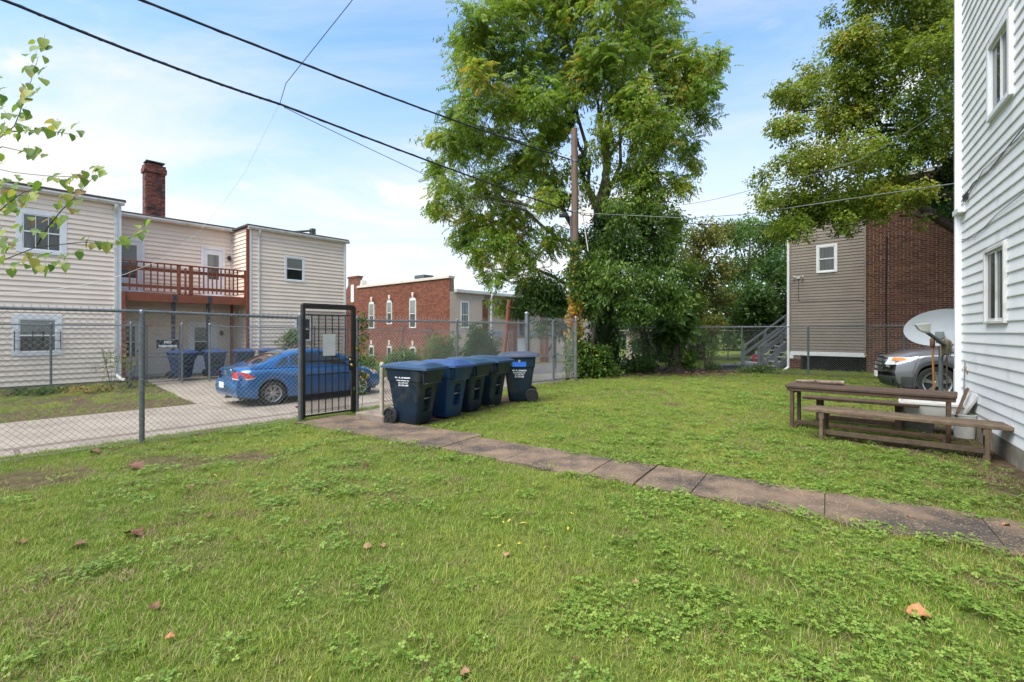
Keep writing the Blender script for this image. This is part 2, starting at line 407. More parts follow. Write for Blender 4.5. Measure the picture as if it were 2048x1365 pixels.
# ------------------------------------------------------------------ ground
def axis_pts(lo, hi, step, far):
    mid = np.arange(lo, hi + 1e-6, step)
    ex = []; p, d = hi, step
    while p < far: d *= 1.5; p += d; ex.append(p)
    em = []; p, d = lo, step
    while p > -far: d *= 1.5; p -= d; em.append(p)
    return np.array(em[::-1] + list(mid) + ex)
WALL_K = np.array([7.22, 7.62]); WALL_D = np.array([-.544, -.839]); WALL_O = np.array([-.839, .544])
def vnoise(x, y, sc, seed=0):
    """cheap smooth value noise in 0..1 for placing things."""
    x = np.asarray(x) * sc; y = np.asarray(y) * sc
    xi = np.floor(x).astype(int); yi = np.floor(y).astype(int); fx = x - xi; fy = y - yi
    def h(a, b):
        q = np.sin(a * 127.1 + b * 311.7 + seed * 74.7) * 43758.5453
        return q - np.floor(q)
    fx = fx * fx * (3 - 2 * fx); fy = fy * fy * (3 - 2 * fy)
    return (h(xi, yi) * (1 - fx) + h(xi + 1, yi) * fx) * (1 - fy) + (h(xi, yi + 1) * (1 - fx) + h(xi + 1, yi + 1) * fx) * fy
def dirt_at(x, y):
    """bare earth / leaf litter amount."""
    x = np.asarray(x, float); y = np.asarray(y, float)
    u = A_[0] * x + A_[1] * y; v = B_[0] * x + B_[1] * y; s = T_[0] * x + T_[1] * y; n = N_[0] * x + N_[1] * y
    nz = vnoise(x, y, 1.7, 3) * .6 + vnoise(x, y, 5.0, 4) * .4
    d = np.zeros_like(x)
    d = np.maximum(d, sstep(v, 8.5, 8.9) * (1 - sstep(u, 13, 16)) * .9)                    # bank and alley verge
    d = np.maximum(d, .85 * (1 - sstep(np.abs(v - 15.9 - .4 * (nz - .5)), .35, 1.0)) * (u < 14))
    far = sstep(v, 16.3, 17.2) * (1 - sstep(u, 13, 16))
    d = np.where(far > .5, np.clip(.22 + .8 * sstep(nz, .40, .62), 0, 1), d)
    d = np.maximum(d, (1 - sstep(np.abs(v - 19.6), .2, .7)) * (u < 5) * .8)                # under the far fence
    r = np.hypot(x - 6.6, (y - 19.2) * 1.0); d = np.maximum(d, 1 - sstep(r + nz, 2.3, 3.7))      # litter round the stump
    r = np.hypot(x - 3.9, (y - 18.9)); d = np.maximum(d, 1 - sstep(r + nz, 2.2, 4.0))
    r = np.abs((x - 7.2) * .566 + (y - 19.5) * .825); d = np.maximum(d, (1 - sstep(r + .3 * nz, .3, .8)) * (x > 3) * .7)  # fence line
    w = (x - WALL_K[0]) * WALL_O[0] + (y - WALL_K[1]) * WALL_O[1]                           # distance from white wall
    d = np.maximum(d, (1 - sstep(w + .7 * (nz - .4), .25, 1.0)) * (y < 8.2) * .95)
    r = np.hypot((x - 5.35) * .77 - (y - 6.45) * .64, ((x - 5.35) * .64 + (y - 6.45) * .77) * 2.0); d = np.maximum(d, .9 * (1 - sstep(r + .8 * nz, .9, 1.8)))
    r = np.hypot(x - 7.0, y - 8.3); d = np.maximum(d, 1 - sstep(r + nz, 1.0, 2.2))
    # strip the bins stand on
    q = (x + 1.4) * .51 + (y - 8.6) * .86; p = (x + 1.4) * .86 - (y - 8.6) * .51
    d = np.maximum(d, (1 - sstep(np.abs(p + .28) + .25 * (nz - .5), .45, .72)) * sstep(q, -1.0, -.7) * (1 - sstep(q, 3.0, 3.5)))
    for bx, by, br in ((-3.9, 5.65, .32), (-4.25, 5.75, .35), (-3.3, 5.9, .28), (-5.1, 5.0, .45), (-4.9, 5.2, .3), (3.5, 10.2, .22), (-.6, 4.95, .15), (.9, 3.6, .12), (1.6, 2.9, .18), (-.1, 6.0, .2)):
        d = np.maximum(d, .85 * (1 - sstep(np.hypot((x - bx) * .75, y - by) + .25 * (nz - .5), br * .5, br * 1.2)))
    return np.clip(d, 0, 1)

uu = axis_pts(-9, 24, .22, 420); vv = axis_pts(-6, 26, .22, 420)
U, V = np.meshgrid(uu, vv, indexing='ij')
X = A_[0] * U + B_[0] * V; Y = A_[1] * U + B_[1] * V
Z = ground_z(X, Y)
nu, nv = U.shape
idx = np.arange(nu * nv).reshape(nu, nv)
quads = np.stack([idx[:-1, :-1], idx[1:, :-1], idx[1:, 1:], idx[:-1, 1:]], -1).reshape(-1, 4)
gm = bpy.data.materials.new('lawn_soil'); gm.use_nodes = True
gn, gl = gm.node_tree.nodes, gm.node_tree.links
gb = gn['Principled BSDF']; gb.inputs['Roughness'].default_value = .95; gb.inputs['Specular IOR Level'].default_value = .1
ga = gn.new('ShaderNodeAttribute'); ga.attribute_name = 'dirt'
gg = gn.new('ShaderNodeNewGeometry')
def gnoise(sc, det=6, rough=.65):
    x = gn.new('ShaderNodeTexNoise'); gl.new(gg.outputs['Position'], x.inputs['Vector']); x.inputs['Scale'].default_value = sc
    x.inputs['Detail'].default_value = det; x.inputs['Roughness'].default_value = rough; return x.outputs[0]
def gramp(x, stops):
    r = gn.new('ShaderNodeValToRGB'); gl.new(x, r.inputs[0]); e = r.color_ramp.elements
    while len(e) < len(stops): e.new(.5)
    for q, (p, c) in zip(e, stops): q.position = p; q.color = (*c, 1)
    return r.outputs[0]
thatch = gramp(gnoise(28, 8, .75), [(.30, (.040, .062, .012)), (.48, (.085, .115, .022)), (.60, (.135, .155, .034)), (.75, (.20, .165, .07))])
soil = gramp(gnoise(9, 8, .75), [(.32, (.040, .026, .017)), (.50, (.085, .056, .036)), (.62, (.13, .092, .060)), (.75, (.20, .15, .10))])
gmx = gn.new('ShaderNodeMix'); gmx.data_type = 'RGBA'; gl.new(ga.outputs['Fac'], gmx.inputs[0]); gl.new(thatch, gmx.inputs[6]); gl.new(soil, gmx.inputs[7])
gl.new(gmx.outputs[2], gb.inputs['Base Color'])
gbp = gn.new('ShaderNodeBump'); gbp.inputs['Strength'].default_value = .7; gbp.inputs['Distance'].default_value = .02
gl.new(gnoise(60, 6, .7), gbp.inputs['Height']); gl.new(gbp.outputs[0], gb.inputs['Normal'])
P = np.stack([X, Y, Z], -1).reshape(-1, 3)
ground = big_mesh('ground', P, quads, np.zeros(len(quads)), gm, smooth=True)
a = ground.data.attributes.new('dirt', 'FLOAT', 'POINT'); a.data.foreach_set('value', dirt_at(X, Y).ravel().astype(np.float32))
structure(ground)

# ------------------------------------------------------------------ alley, driveway pad
alley = structure(bpy.data.objects.new('alley', None)); COL.objects.link(alley)
alley.rotation_euler = (0, 0, ROT_A)
alley['label'] = 'pale concrete alley with a shallow gutter line'
def grid_slab(name, u0, u1, v0, v1, m, parent, h=.03, skew=0.0, zoff=0.0, nu=6):
    """slab that follows the ground, in alley coordinates."""
    b = MB(); us = np.linspace(u0, u1, nu + 1); rings = []
    for q in us:
        sk0 = 0; 
        ring = []
        for (vv_, dz) in ((v0, -h * 3), (v0, h), (v1, h), (v1, -h * 3)):
            uu_ = q + skew * (vv_ - v0)
            p = uv(uu_, vv_); zz = float(ground_z(p.x, p.y)) if vv_ > 14.4 else float(ground_z(*(uv(uu_, max(vv_, 10.6)).xy)))
            ring.append((uu_, vv_, zz + dz + zoff))
        rings.append(ring)
    b.loft(rings)
    return b.build(name, m, parent, bevel=.012, seg=1)
ends = [-14, -8.6, -4.4, 0.05, 4.6, 9.0, 13.6, 18.2, 23, 29, 36]
near_end = 12.6
for i in range(len(ends) - 1):
    grid_slab('slab', ends[i] + .03, ends[i + 1] - .03, 11.62, 14.95 + (.0 if i % 2 else .05), M['concrete'], alley, skew=-.10)
    if ends[i] < 12: grid_slab('slab', ends[i] + .55 + .03, ends[i + 1] + .55 - .03, 10.25, 11.42, M['concrete'], alley, h=.026)
M['joint'] = mat('joint_dirt', (.105, .080, .060), .95, col2=(.16, .125, .095), scale=7)
for (ua, ub, va, vb) in [(-14, 12.6, 11.415, 11.625)] + [(e - .03, e + .03, 11.62, 14.95) for e in ends[1:-1]] + [(e + .55 - .03, e + .55 + .03, 10.25, 11.42) for e in ends[1:6]]:
    grid_slab('joint', ua, ub, va, vb, M['joint'], alley, h=.019, skew=-.10 if vb > 14 else 0, nu=30 if ub - ua > 5 else 2)
pad = structure(bpy.data.objects.new('driveway', None)); COL.objects.link(pad); pad.rotation_euler = (0, 0, ROT_A)
pad['label'] = 'short concrete pad between the alley and the house with the balcony'
for (u0, u1, v0, v1) in ((4.25, 6.45, 15.02, 17.2), (4.3, 6.5, 17.23, 19.7), (4.35, 7.7, 19.73, 21.4), (3.75, 7.8, 21.43, 23.15), (6.5, 9.4, 15.02, 17.5), (9.43, 12.4, 15.02, 17.4)):
    grid_slab('slab', u0, u1, v0, v1, M['concrete'], pad, h=.022, nu=4)
yard = grid_slab('asphalt_lot', 15.5, 40, 15.05, 21.8, M['asphalt'], None, h=.02, nu=10); yard.rotation_euler = (0, 0, ROT_A); structure(yard)

# ------------------------------------------------------------------ walkway across the lawn
walk = structure(bpy.data.objects.new('walkway', None)); COL.objects.link(walk); walk.rotation_euler = (0, 0, ROT_T)
walk['label'] = 'worn brown concrete walkway of separate slabs crossing the lawn'
js = [-7.45, -6.35, -5.32, -4.25, -3.22, -2.15, -1.62, -1.08, -.02, 1.05, 2.1, 3.15, 4.2, 5.3, 6.4]
for i in range(len(js) - 1):
    n0 = 4.64 + random.uniform(-.03, .03); n1 = 5.46 + random.uniform(-.03, .03)
    if js[i] < -4.3: n1 += .16
    b = MB(); s0, s1 = js[i] + random.uniform(.003, .010), js[i + 1] - random.uniform(.003, .010)
    nx, ny = 8, 6; V_ = []; F_ = []
    tilt = random.uniform(-.008, .008)
    for a_ in range(nx + 1):
        for c_ in range(ny + 1):
            x_ = s0 + (s1 - s0) * a_ / nx; y_ = n0 + (n1 - n0) * c_ / ny
            if c_ in (0, ny): y_ += random.uniform(-.035, .035)
            V_.append((x_, y_, .028 + tilt * (a_ / nx - .5) * 2 + random.uniform(-.003, .003)))
    for a_ in range(nx):
        for c_ in range(ny):
            k = a_ * (ny + 1) + c_; F_.append((k, k + ny + 1, k + ny + 2, k + 1))
    b.add(V_, F_)
    rim = [a_ * (ny + 1) for a_ in range(nx + 1)] + [nx * (ny + 1) + c_ for c_ in range(1, ny + 1)] + [a_ * (ny + 1) + ny for a_ in range(nx - 1, -1, -1)] + [c_ for c_ in range(ny - 1, 0, -1)]
    n_ = len(rim); b.add([V_[k] for k in rim] + [(V_[k][0], V_[k][1], -.08) for k in rim], [(i_, i_ + n_, (i_ + 1) % n_ + n_, (i_ + 1) % n_) for i_ in range(n_)])
    b.build('slab', M['walk'], walk)
t = thing('concrete_slab', 'low raised old concrete slab beside the black gate, left of the bins', 'slab', sn(-6.55, 5.95), ROT_T)
b = MB(); b.span((-.36, -.52, -.06), (.36, .55, .15)); b.build('slab_body', M['slab_old'], t, bevel=.02, seg=2)
b = MB(); b.span((-.30, .57, -.06), (.36, 1.25, .13)); b.build('slab_body', M['slab_old'], t, bevel=.02, seg=2)

# ------------------------------------------------------------------ lawn: instanced tufts of real blades
hidden = bpy.data.collections.new('lawn_pieces')
def piece(name, me):
    o = bpy.data.objects.new(name, me); hidden.objects.link(o); return o
gm1 = leafmat('grass_blade', [(0, (.092, .170, .016)), (.45, (.195, .300, .032)), (.80, (.300, .385, .058)), (.90, (.35, .33, .10)), (1, (.48, .39, .20))], trans=.38, rough=.5, patch=((.355, .370, .075), .85), pscale=.55, spec=.25)
gm2 = leafmat('clover_leaf', [(0, (.098, .178, .022)), (.6, (.178, .282, .042)), (1, (.27, .35, .072))], trans=.32, rough=.42, spec=.35)
gm3 = leafmat('dry_straw', [(0, (.14, .09, .045)), (.6, (.26, .18, .095)), (1, (.38, .29, .17))], trans=.2, rough=.7)
def tuft(name, n, spread, h0, h1, w, lean, m):
    V = []; F = []; Rn = []
    for _ in range(n):
        a = random.uniform(0, 6.283); r = spread * math.sqrt(random.random())
        bx, by = r * math.cos(a), r * math.sin(a); d = random.uniform(0, 6.283); L = random.uniform(h0, h1); le = random.uniform(.15, lean)
        dx, dy = math.cos(d), math.sin(d); nx, ny = -dy, dx; o = len(V); q = random.random()
        for k in range(4):
            t_ = k / 3; ww = w * (1 - t_ ** 1.7) * random.uniform(.8, 1.2) / 2; hz = L * (t_ - .28 * le * t_ * t_); out = L * le * t_ ** 1.8
            px, py = bx + dx * out, by + dy * out
            if k < 3: V += [(px - nx * ww, py - ny * ww, hz - .004), (px + nx * ww, py + ny * ww, hz - .004)]
            else: V.append((px, py, hz))
        F += [(o, o + 1, o + 3, o + 2), (o + 2, o + 3, o + 5, o + 4), (o + 4, o + 5, o + 6)]; Rn += [q] * 3
    me = bpy.data.meshes.new(name); me.from_pydata(V, [], F); me.materials.append(m)
    at_ = me.attributes.new('rnd', 'FLOAT', 'FACE'); at_.data.foreach_set('value', Rn)
    return piece(name, me)
def clover(name, n, spread, m, size=.0068):
    V = []; F = []; Rn = []
    for _ in range(n):
        a = random.uniform(0, 6.283); r = spread * math.sqrt(random.random()); h = random.uniform(.018, .05)
        cx_, cy_ = r * math.cos(a), r * math.sin(a); sz = size * random.uniform(.6, 1.25); q = random.random(); ph = random.uniform(0, 6.28)
        tx, ty = random.uniform(-.35, .35), random.uniform(-.35, .35)
        for k in range(3):
            d = ph + k * 2.094; dx, dy = math.cos(d), math.sin(d); nx, ny = -dy, dx; o = len(V)
            for (f, s_) in ((0.1, 0), (.8, -.75), (1.75, -.85), (2.1, 0), (1.75, .85), (.8, .75)):
                x_, y_ = cx_ + (dx * f + nx * s_) * sz, cy_ + (dy * f + ny * s_) * sz
                V.append((x_, y_, h + (x_ - cx_) * tx + (y_ - cy_) * ty - (.12 * sz if f == .1 else 0) + abs(s_) * .18 * sz))
            F.append(tuple(range(o, o + 6))); Rn.append(min(1, max(0, q + random.uniform(-.1, .1))))
    me = bpy.data.meshes.new(name); me.from_pydata(V, [], F); me.materials.append(m)
    at_ = me.attributes.new('rnd', 'FLOAT', 'FACE'); at_.data.foreach_set('value', Rn)
    return piece(name, me)
def rosette(name, n, L, m):
    V = []; F = []; Rn = []
    for k in range(n):
        d = k * 2.4 + random.uniform(-.3, .3); dx, dy = math.cos(d), math.sin(d); nx, ny = -dy, dx; o = len(V); l_ = L * random.uniform(.6, 1.1); up = random.uniform(.25, .8); q = random.random()
        for t_, w_ in ((0, .16), (.35, .50), (.7, .52), (1, .10)):
            z_ = l_ * (up * t_ - .45 * t_ * t_) + .012; x_, y_ = dx * l_ * t_, dy * l_ * t_
            V += [(x_ - nx * w_ * l_ * .5, y_ - ny * w_ * l_ * .5, z_ + .004), (x_ + nx * w_ * l_ * .5, y_ + ny * w_ * l_ * .5, z_ + .004)]
        F += [(o, o + 1, o + 3, o + 2), (o + 2, o + 3, o + 5, o + 4), (o + 4, o + 5, o + 7, o + 6)]; Rn += [q] * 3
    me = bpy.data.meshes.new(name); me.from_pydata(V, [], F); me.materials.append(m)
    at_ = me.attributes.new('rnd', 'FLOAT', 'FACE'); at_.data.foreach_set('value', Rn)
    return piece(name, me)
for k in range(5): tuft('a%d_tuft' % k, 38, .085, .018 + .004 * (k % 3), .044 + .006 * (k % 3), .0034 + .0008 * (k % 2), 1.15, gm1)
for k in range(2): tuft('b%d_tuft_long' % k, 26, .07, .04, .09, .0050, 1.15, gm1)
for k in range(3): clover('c%d_clover' % k, 34 - 8 * k, .10, gm2, .0062 + .0016 * k)
for k in range(2): rosette('d%d_weed' % k, 8, .042, gm2)
for k in range(2): tuft('e%d_straw' % k, 26, .09, .02, .045, .004, 1.5, gm3)
NT, NL, NC, NW, NS = 5, 2, 3, 2, 2

def scatter_group():
    g = bpy.data.node_groups.new('scatter', 'GeometryNodeTree')
    g.interface.new_socket('Geometry', in_out='INPUT', socket_type='NodeSocketGeometry')
    g.interface.new_socket('Geometry', in_out='OUTPUT', socket_type='NodeSocketGeometry')
    n, l = g.nodes, g.links
    i = n.new('NodeGroupInput'); o = n.new('NodeGroupOutput')
    ci = n.new('GeometryNodeCollectionInfo'); ci.inputs['Collection'].default_value = hidden
    ci.inputs['Separate Children'].default_value = True; ci.inputs['Reset Children'].default_value = True
    ip = n.new('GeometryNodeInstanceOnPoints'); ip.inputs['Pick Instance'].default_value = True
    def named(nm, ty):
        a = n.new('GeometryNodeInputNamedAttribute'); a.data_type = ty; a.inputs['Name'].default_value = nm
        return [x for x in a.outputs if x.enabled and x.name == 'Attribute'][0]
    l.new(i.outputs[0], ip.inputs['Points']); l.new(ci.outputs[0], ip.inputs['Instance'])
    l.new(named('idx', 'INT'), ip.inputs['Instance Index'])
    l.new(named('rot', 'FLOAT_VECTOR'), ip.inputs['Rotation']); l.new(named('scl', 'FLOAT_VECTOR'), ip.inputs['Scale'])
    l.new(ip.outputs[0], o.inputs[0])
    return g
SCATTER = scatter_group()
def scatter(name, pts, rot, scl, idx_, label):
    me = bpy.data.meshes.new(name); n_ = len(pts)
    me.vertices.add(n_); me.vertices.foreach_set('co', pts.astype(np.float32).ravel())
    a = me.attributes.new('idx', 'INT', 'POINT'); a.data.foreach_set('value', idx_.astype(np.int32))
    a = me.attributes.new('rot', 'FLOAT_VECTOR', 'POINT'); a.data.foreach_set('vector', rot.astype(np.float32).ravel())
    a = me.attributes.new('scl', 'FLOAT_VECTOR', 'POINT'); a.data.foreach_set('vector', scl.astype(np.float32).ravel())
    o = bpy.data.objects.new(name, me); COL.objects.link(o)
    md = o.modifiers.new('scatter', 'NODES'); md.node_group = SCATTER
    o['label'] = label
    return stuff(o)
def band(y0, y1, dens, side=1.25):
    A = side * (y1 * y1 - y0 * y0) + 2 * (y1 - y0)
    k = int(A * dens); y = np.sqrt(rng.uniform(y0 * y0, y1 * y1, k)); x = rng.uniform(-1, 1, k) * (side * y + 1.0)
    return x, y
bands = [(.9, 3.2, 330), (3.2, 5, 300), (5, 8, 210), (8, 12, 120), (12, 19, 70), (19, 32, 26)]
xs, ys = [np.concatenate(q) for q in zip(*[band(*b_) for b_ in bands])]
u_ = A_[0] * xs + A_[1] * ys; v_ = B_[0] * xs + B_[1] * ys; s_ = T_[0] * xs + T_[1] * ys; n_ = N_[0] * xs + N_[1] * ys
w_ = (xs - WALL_K[0]) * WALL_O[0] + (ys - WALL_K[1]) * WALL_O[1]
edge_n = .10 * (vnoise(xs, ys, 5, 8) - .5) + .10 * (rng.random(len(xs)) - .5)
on_walk = (n_ > 4.73 + edge_n) & (n_ < 5.37 - edge_n + .17 * (s_ < -4.3)) & (s_ > -7.5)
on_slab = (np.abs(s_ + 6.55) < .40) & (n_ > 5.4) & (n_ < 7.2)
on_alley = (v_ > 9.3) & (v_ < 15.1) & (u_ < 13.5)
on_pad = (v_ > 15) & (v_ < 23.3) & (((u_ > 4.2) & (u_ < 6.6) & (v_ < 19.75)) | ((u_ > 4.3) & (u_ < 7.8) & (v_ > 19.7)) | ((u_ > 6.5) & (u_ < 12.4) & (v_ < 17.5)))
in_house = (v_ > 21.2) & (u_ < 12.4)
behind_wall = (w_ < .06) & (ys < 8.2)
far_lot = (v_ > 15) & (u_ > 15) & (v_ < 22)
d_ = dirt_at(xs, ys)
keep = ~(on_walk | on_slab | on_alley | on_pad | in_house | behind_wall | far_lot) & (rng.random(len(xs)) > d_ * .93)
keep &= ~((v_ > 8.5) & (u_ > 13) & (ys > 26))
xs, ys, n_, s_, v_, u_, d_ = xs[keep], ys[keep], n_[keep], s_[keep], v_[keep], u_[keep], d_[keep]
k = len(xs)
clo = vnoise(xs, ys, .55, 21) * .55 + vnoise(xs, ys, 1.9, 22) * .45
near_path = (1 - sstep(np.abs(n_ - 5.85), .15, .8)) * sstep(s_, -4, -1)
right = sstep(xs / np.maximum(ys, 1), -.15, .45)
pc = np.clip(sstep(clo + .30 * right + .40 * near_path - .12 * (ys > 9), .42, .98), 0, 1) * .16 + .015
pc *= (v_ < 8.4)
q = rng.random(k)
idx_ = rng.integers(0, NT, k)
is_c = q < pc
idx_[is_c] = NT + NL + rng.integers(0, NC, is_c.sum())
wd = (~is_c) & (q < pc + .002 + .07 * near_path); idx_[wd] = NT + NL + NC + rng.integers(0, NW, wd.sum())
lng = (~is_c) & (~wd) & (((v_ > 15) & (rng.random(k) < .5)) | (rng.random(k) < .03 + .25 * (np.abs(n_ - 4.58) < .07) + .3 * (np.abs(n_ - 5.5) < .08) * (s_ > -4)))
idx_[lng] = NT + rng.integers(0, NL, lng.sum())
dry = vnoise(xs, ys, .8, 31) * .5 + vnoise(xs, ys, 2.7, 32) * .5
sw = (~is_c) & (~wd) & (~lng) & (rng.random(k) < .10 + .34 * sstep(dry, .55, .80) + .6 * d_ * (d_ < .9))
idx_[sw] = NT + NL + NC + NW + rng.integers(0, NS, sw.sum())
rot = np.stack([rng.normal(0, .08, k), rng.normal(0, .08, k), rng.uniform(0, 6.283, k)], -1)
sc = rng.uniform(.75, 1.2, k) * (1 + .35 * sstep(ys, 6, 14)); sc = np.stack([sc, sc, sc * rng.uniform(.8, 1.1, k)], -1)
pts = np.stack([xs, ys, ground_z(xs, ys)], -1)
scatter('grass', pts, rot, sc, idx_, 'mown green lawn with clover and dry blades')
# ------------------------------------------------------------------ builders shared by the houses
_unit = {}
def unit_board(m, e, t=.022):
    """one metre of lapped siding: lower lip stands proud; shared mesh, stretched along x."""
    k = (m.name, round(e, 4), t)
    if k not in _unit:
        b = MB(); sec = [(0, 0), (-t, .002), (-t, .014), (-.0035, e + .004), (0, e + .004)]
        V = [(0, y, z) for y, z in sec] + [(1, y, z) for y, z in sec]; n = len(sec)
        b.add(V, [tuple(range(n)), tuple(range(2 * n - 1, n - 1, -1))] + [(i, i + n, (i + 1) % n + n, (i + 1) % n) for i in range(n)])
        _unit[k] = b.mesh('siding_board', m)
    return _unit[k]
def siding(parent, p0, p1, z0, z1, e, m, holes=(), joined=False, name='siding_board', wob=0.0, lip=.022, split=False):
    """boards along p0->p1 (outer face to the right); holes = (x0, x1, z0, z1) left open for windows and doors."""
    p0, p1 = Vector((*p0, 0)), Vector((*p1, 0)); L = (p1 - p0).length; d = (p1 - p0).normalized(); rz = math.atan2(d.y, d.x)
    n = int(math.ceil((z1 - z0) / e)); me = unit_board(m, e, lip); jb = MB()
    for i in range(n):
        za = z0 + i * e; zb = za + e; segs = [(0.0, L)]
        for (hx0, hx1, hz0, hz1) in holes:
            if zb > hz0 + .004 and za < hz1 - .004:
                for (y0_, y1_) in ((za, hz0), (hz1, zb)):
                    if y1_ - y0_ > .02 and not joined:
                        q = p0 + d * max(hx0, 0); o = bpy.data.objects.new(name, me); COL.objects.link(o); o.parent = parent
                        o.location = (q.x, q.y, y0_); o.rotation_euler = (0, 0, rz); o.scale = (min(hx1, L) - max(hx0, 0), 1, (y1_ - y0_) / (e + .004))
                new = []
                for (a, b_) in segs:
                    if hx1 <= a or hx0 >= b_: new.append((a, b_)); continue
                    if hx0 > a: new.append((a, hx0))
                    if hx1 < b_: new.append((hx1, b_))
                segs = new
        if split and not joined:
            new = []
            for (a, b_) in segs:
                if b_ - a > 3.0: c_ = a + (b_ - a) * (.25 + .5 * ((i * 0.381) % 1)); new += [(a, c_ - .0015), (c_ + .0015, b_)]
                else: new.append((a, b_))
            segs = new
        for (a, b_) in segs:
            if b_ - a < .03: continue
            q = p0 + d * a
            if joined:
                nrm = Vector((d.y, -d.x, 0)); V = []
                for s_ in (0, b_ - a):
                    for (y, z) in ((0, 0), (.014, .002), (.014, .014), (.003, e), (0, e)):
                        w = q + d * s_ + nrm * y; V.append((w.x, w.y, za + z))
                jb.add(V, [(0, 1, 2, 3, 4), (9, 8, 7, 6, 5)] + [(k, k + 5, (k + 1) % 5 + 5, (k + 1) % 5) for k in range(5)])
            else:
                o = bpy.data.objects.new(name, me); COL.objects.link(o); o.parent = parent
                o.location = (q.x, q.y, za); o.rotation_euler = (random.uniform(-.006, .006) if wob else 0, wob * random.uniform(-1, 1), rz); o.scale = (b_ - a, 1, 1)
    if joined: return jb.build('siding', m, parent)
def frame_at(parent, p0, p1):
    """returns f(x, out, z) in parent space for the wall p0->p1, out = metres proud of the wall, and rot z."""
    p0, p1 = Vector((*p0, 0)), Vector((*p1, 0)); d = (p1 - p0).normalized(); nrm = Vector((d.y, -d.x, 0))
    return (lambda x, o, z: p0 + d * x + nrm * o + Vector((0, 0, z))), math.atan2(d.y, d.x)
def window(parent, wall, x0, x1, z0, z1, trim=.09, upper='pane_blind', lower='pane', grid=(0, 0), proud=.035, m='white', sill=True, rail=.5, slider=False):
    """window on a wall: trim (the part), with panes, sash rails and muntins as its own pieces."""
    f, rz = frame_at(parent, *wall)
    o = f(x0, 0, z0); W = x1 - x0; H = z1 - z0
    b = MB()
    b.span((0, -proud, 0), (trim, .02, H)); b.span((W - trim, -proud, 0), (W, .02, H))
    b.span((trim, -proud, H - trim), (W - trim, .02, H)); b.span((trim, -proud - (.02 if sill else 0), 0), (W - trim, .02, trim * .8))
    w = b.build('window', M[m], parent, o, rz, bevel=.006, seg=1)
    g = .03
    def pane(nm, a, c, d_, e_, mt, y=0.0):
        q = MB(); q.span((a, y - .004, d_), (c, y + .02, e_)); return q.build(nm, M[mt], w)
    b = MB()
    if slider:
        zc0, zc1 = trim * .8, H - trim; mid = W * .5
        pane('pane', trim, mid, zc0, zc1, upper, -.012); pane('pane', mid, W - trim, zc0, zc1, lower, 0)
        for (a, c, y) in ((trim, mid + g / 2, -.018), (mid - g / 2, W - trim, -.006)):
            b.span((a, y - .008, zc0), (a + g, y + .02, zc1)); b.span((c - g, y - .008, zc0), (c, y + .02, zc1))
            b.span((a + g, y - .007, zc0), (c - g, y + .02, zc0 + g)); b.span((a + g, y - .007, zc1 - g), (c - g, y + .02, zc1))
    else:
        zr = trim * .8 + (H - 1.8 * trim) * rail
        pane('pane', trim, W - trim, zr, H - trim, upper, -.012); pane('pane', trim, W - trim, trim * .8, zr, lower, 0)
        b.span((trim, -.028, zr - .02), (W - trim, .01, zr + .025))
        for (za, zb, y) in ((zr + .025, H - trim, -.026), (trim * .8, zr - .02, -.016)):
            b.span((trim, y, za), (trim + g, .012, zb)); b.span((W - trim - g, y, za), (W - trim, .012, zb))
        b.span((trim + g, -.026, H - trim - g), (W - trim - g, .012, H - trim)); b.span((trim + g, -.016, trim * .8), (W - trim - g, .012, trim * .8 + g))
        for k in range(1, grid[0]): xx = trim + (W - 2 * trim) * k / grid[0]; b.span((xx - .008, -.0225, trim), (xx + .008, -.003, H - trim - g))
    b.build('sash', M[m], w, bevel=.003, seg=1)
    return w
def door(parent, wall, x0, x1, z0, z1, gz0, gz1, upper='pane_blind', split=True, handle=True):
    f, rz = frame_at(parent, *wall); o = f(x0, 0, z0); W = x1 - x0; H = z1 - z0; t = .10
    b = MB(); b.span((0, -.04, 0), (t, .03, H)); b.span((W - t, -.04, 0), (W, .03, H)); b.span((t, -.04, H - t), (W - t, .03, H)); b.span((t, -.06, -.03), (W - t, .03, .03))
    d = b.build('door', M['white'], parent, o, rz, bevel=.006, seg=1)
    b = MB(); s = .14
    b.span((t, -.015, .03), (t + s, .02, H - t)); b.span((W - t - s, -.015, .03), (W - t, .02, H - t))
    b.span((t + s, -.0152, gz1), (W - t - s, .02, H - t)); b.span((t + s, -.0152, .03), (W - t - s, .02, gz0))
    b.build('door_leaf', M['white'], d, bevel=.004, seg=1)
    gm_ = (gz0 + gz1) / 2
    b = MB(); b.span((t + s, -.002, gm_), (W - t - s, .02, gz1)); b.build('pane', M[upper], d)
    b = MB(); b.span((t + s, -.006, gz0), (W - t - s, .02, gm_)); b.build('pane', M['pane_mid'], d)
    b = MB(); b.span((t + s, -.012, gm_ - .02), (W - t - s, -.001, gm_ + .02)); b.build('door_rail', M['white'], d)
    if handle:
        b = MB(); b.tube([(W - t - .06, -.015, .98), (W - t - .06, -.06, .98)], .018, 8); b.lathe([(0, -.10), (.03, -.095), (.035, -.07), (.018, -.055)], 10, (W - t - .06, 0, .98)); b.build('handle', M['brass'], d, smooth=True)
    return d
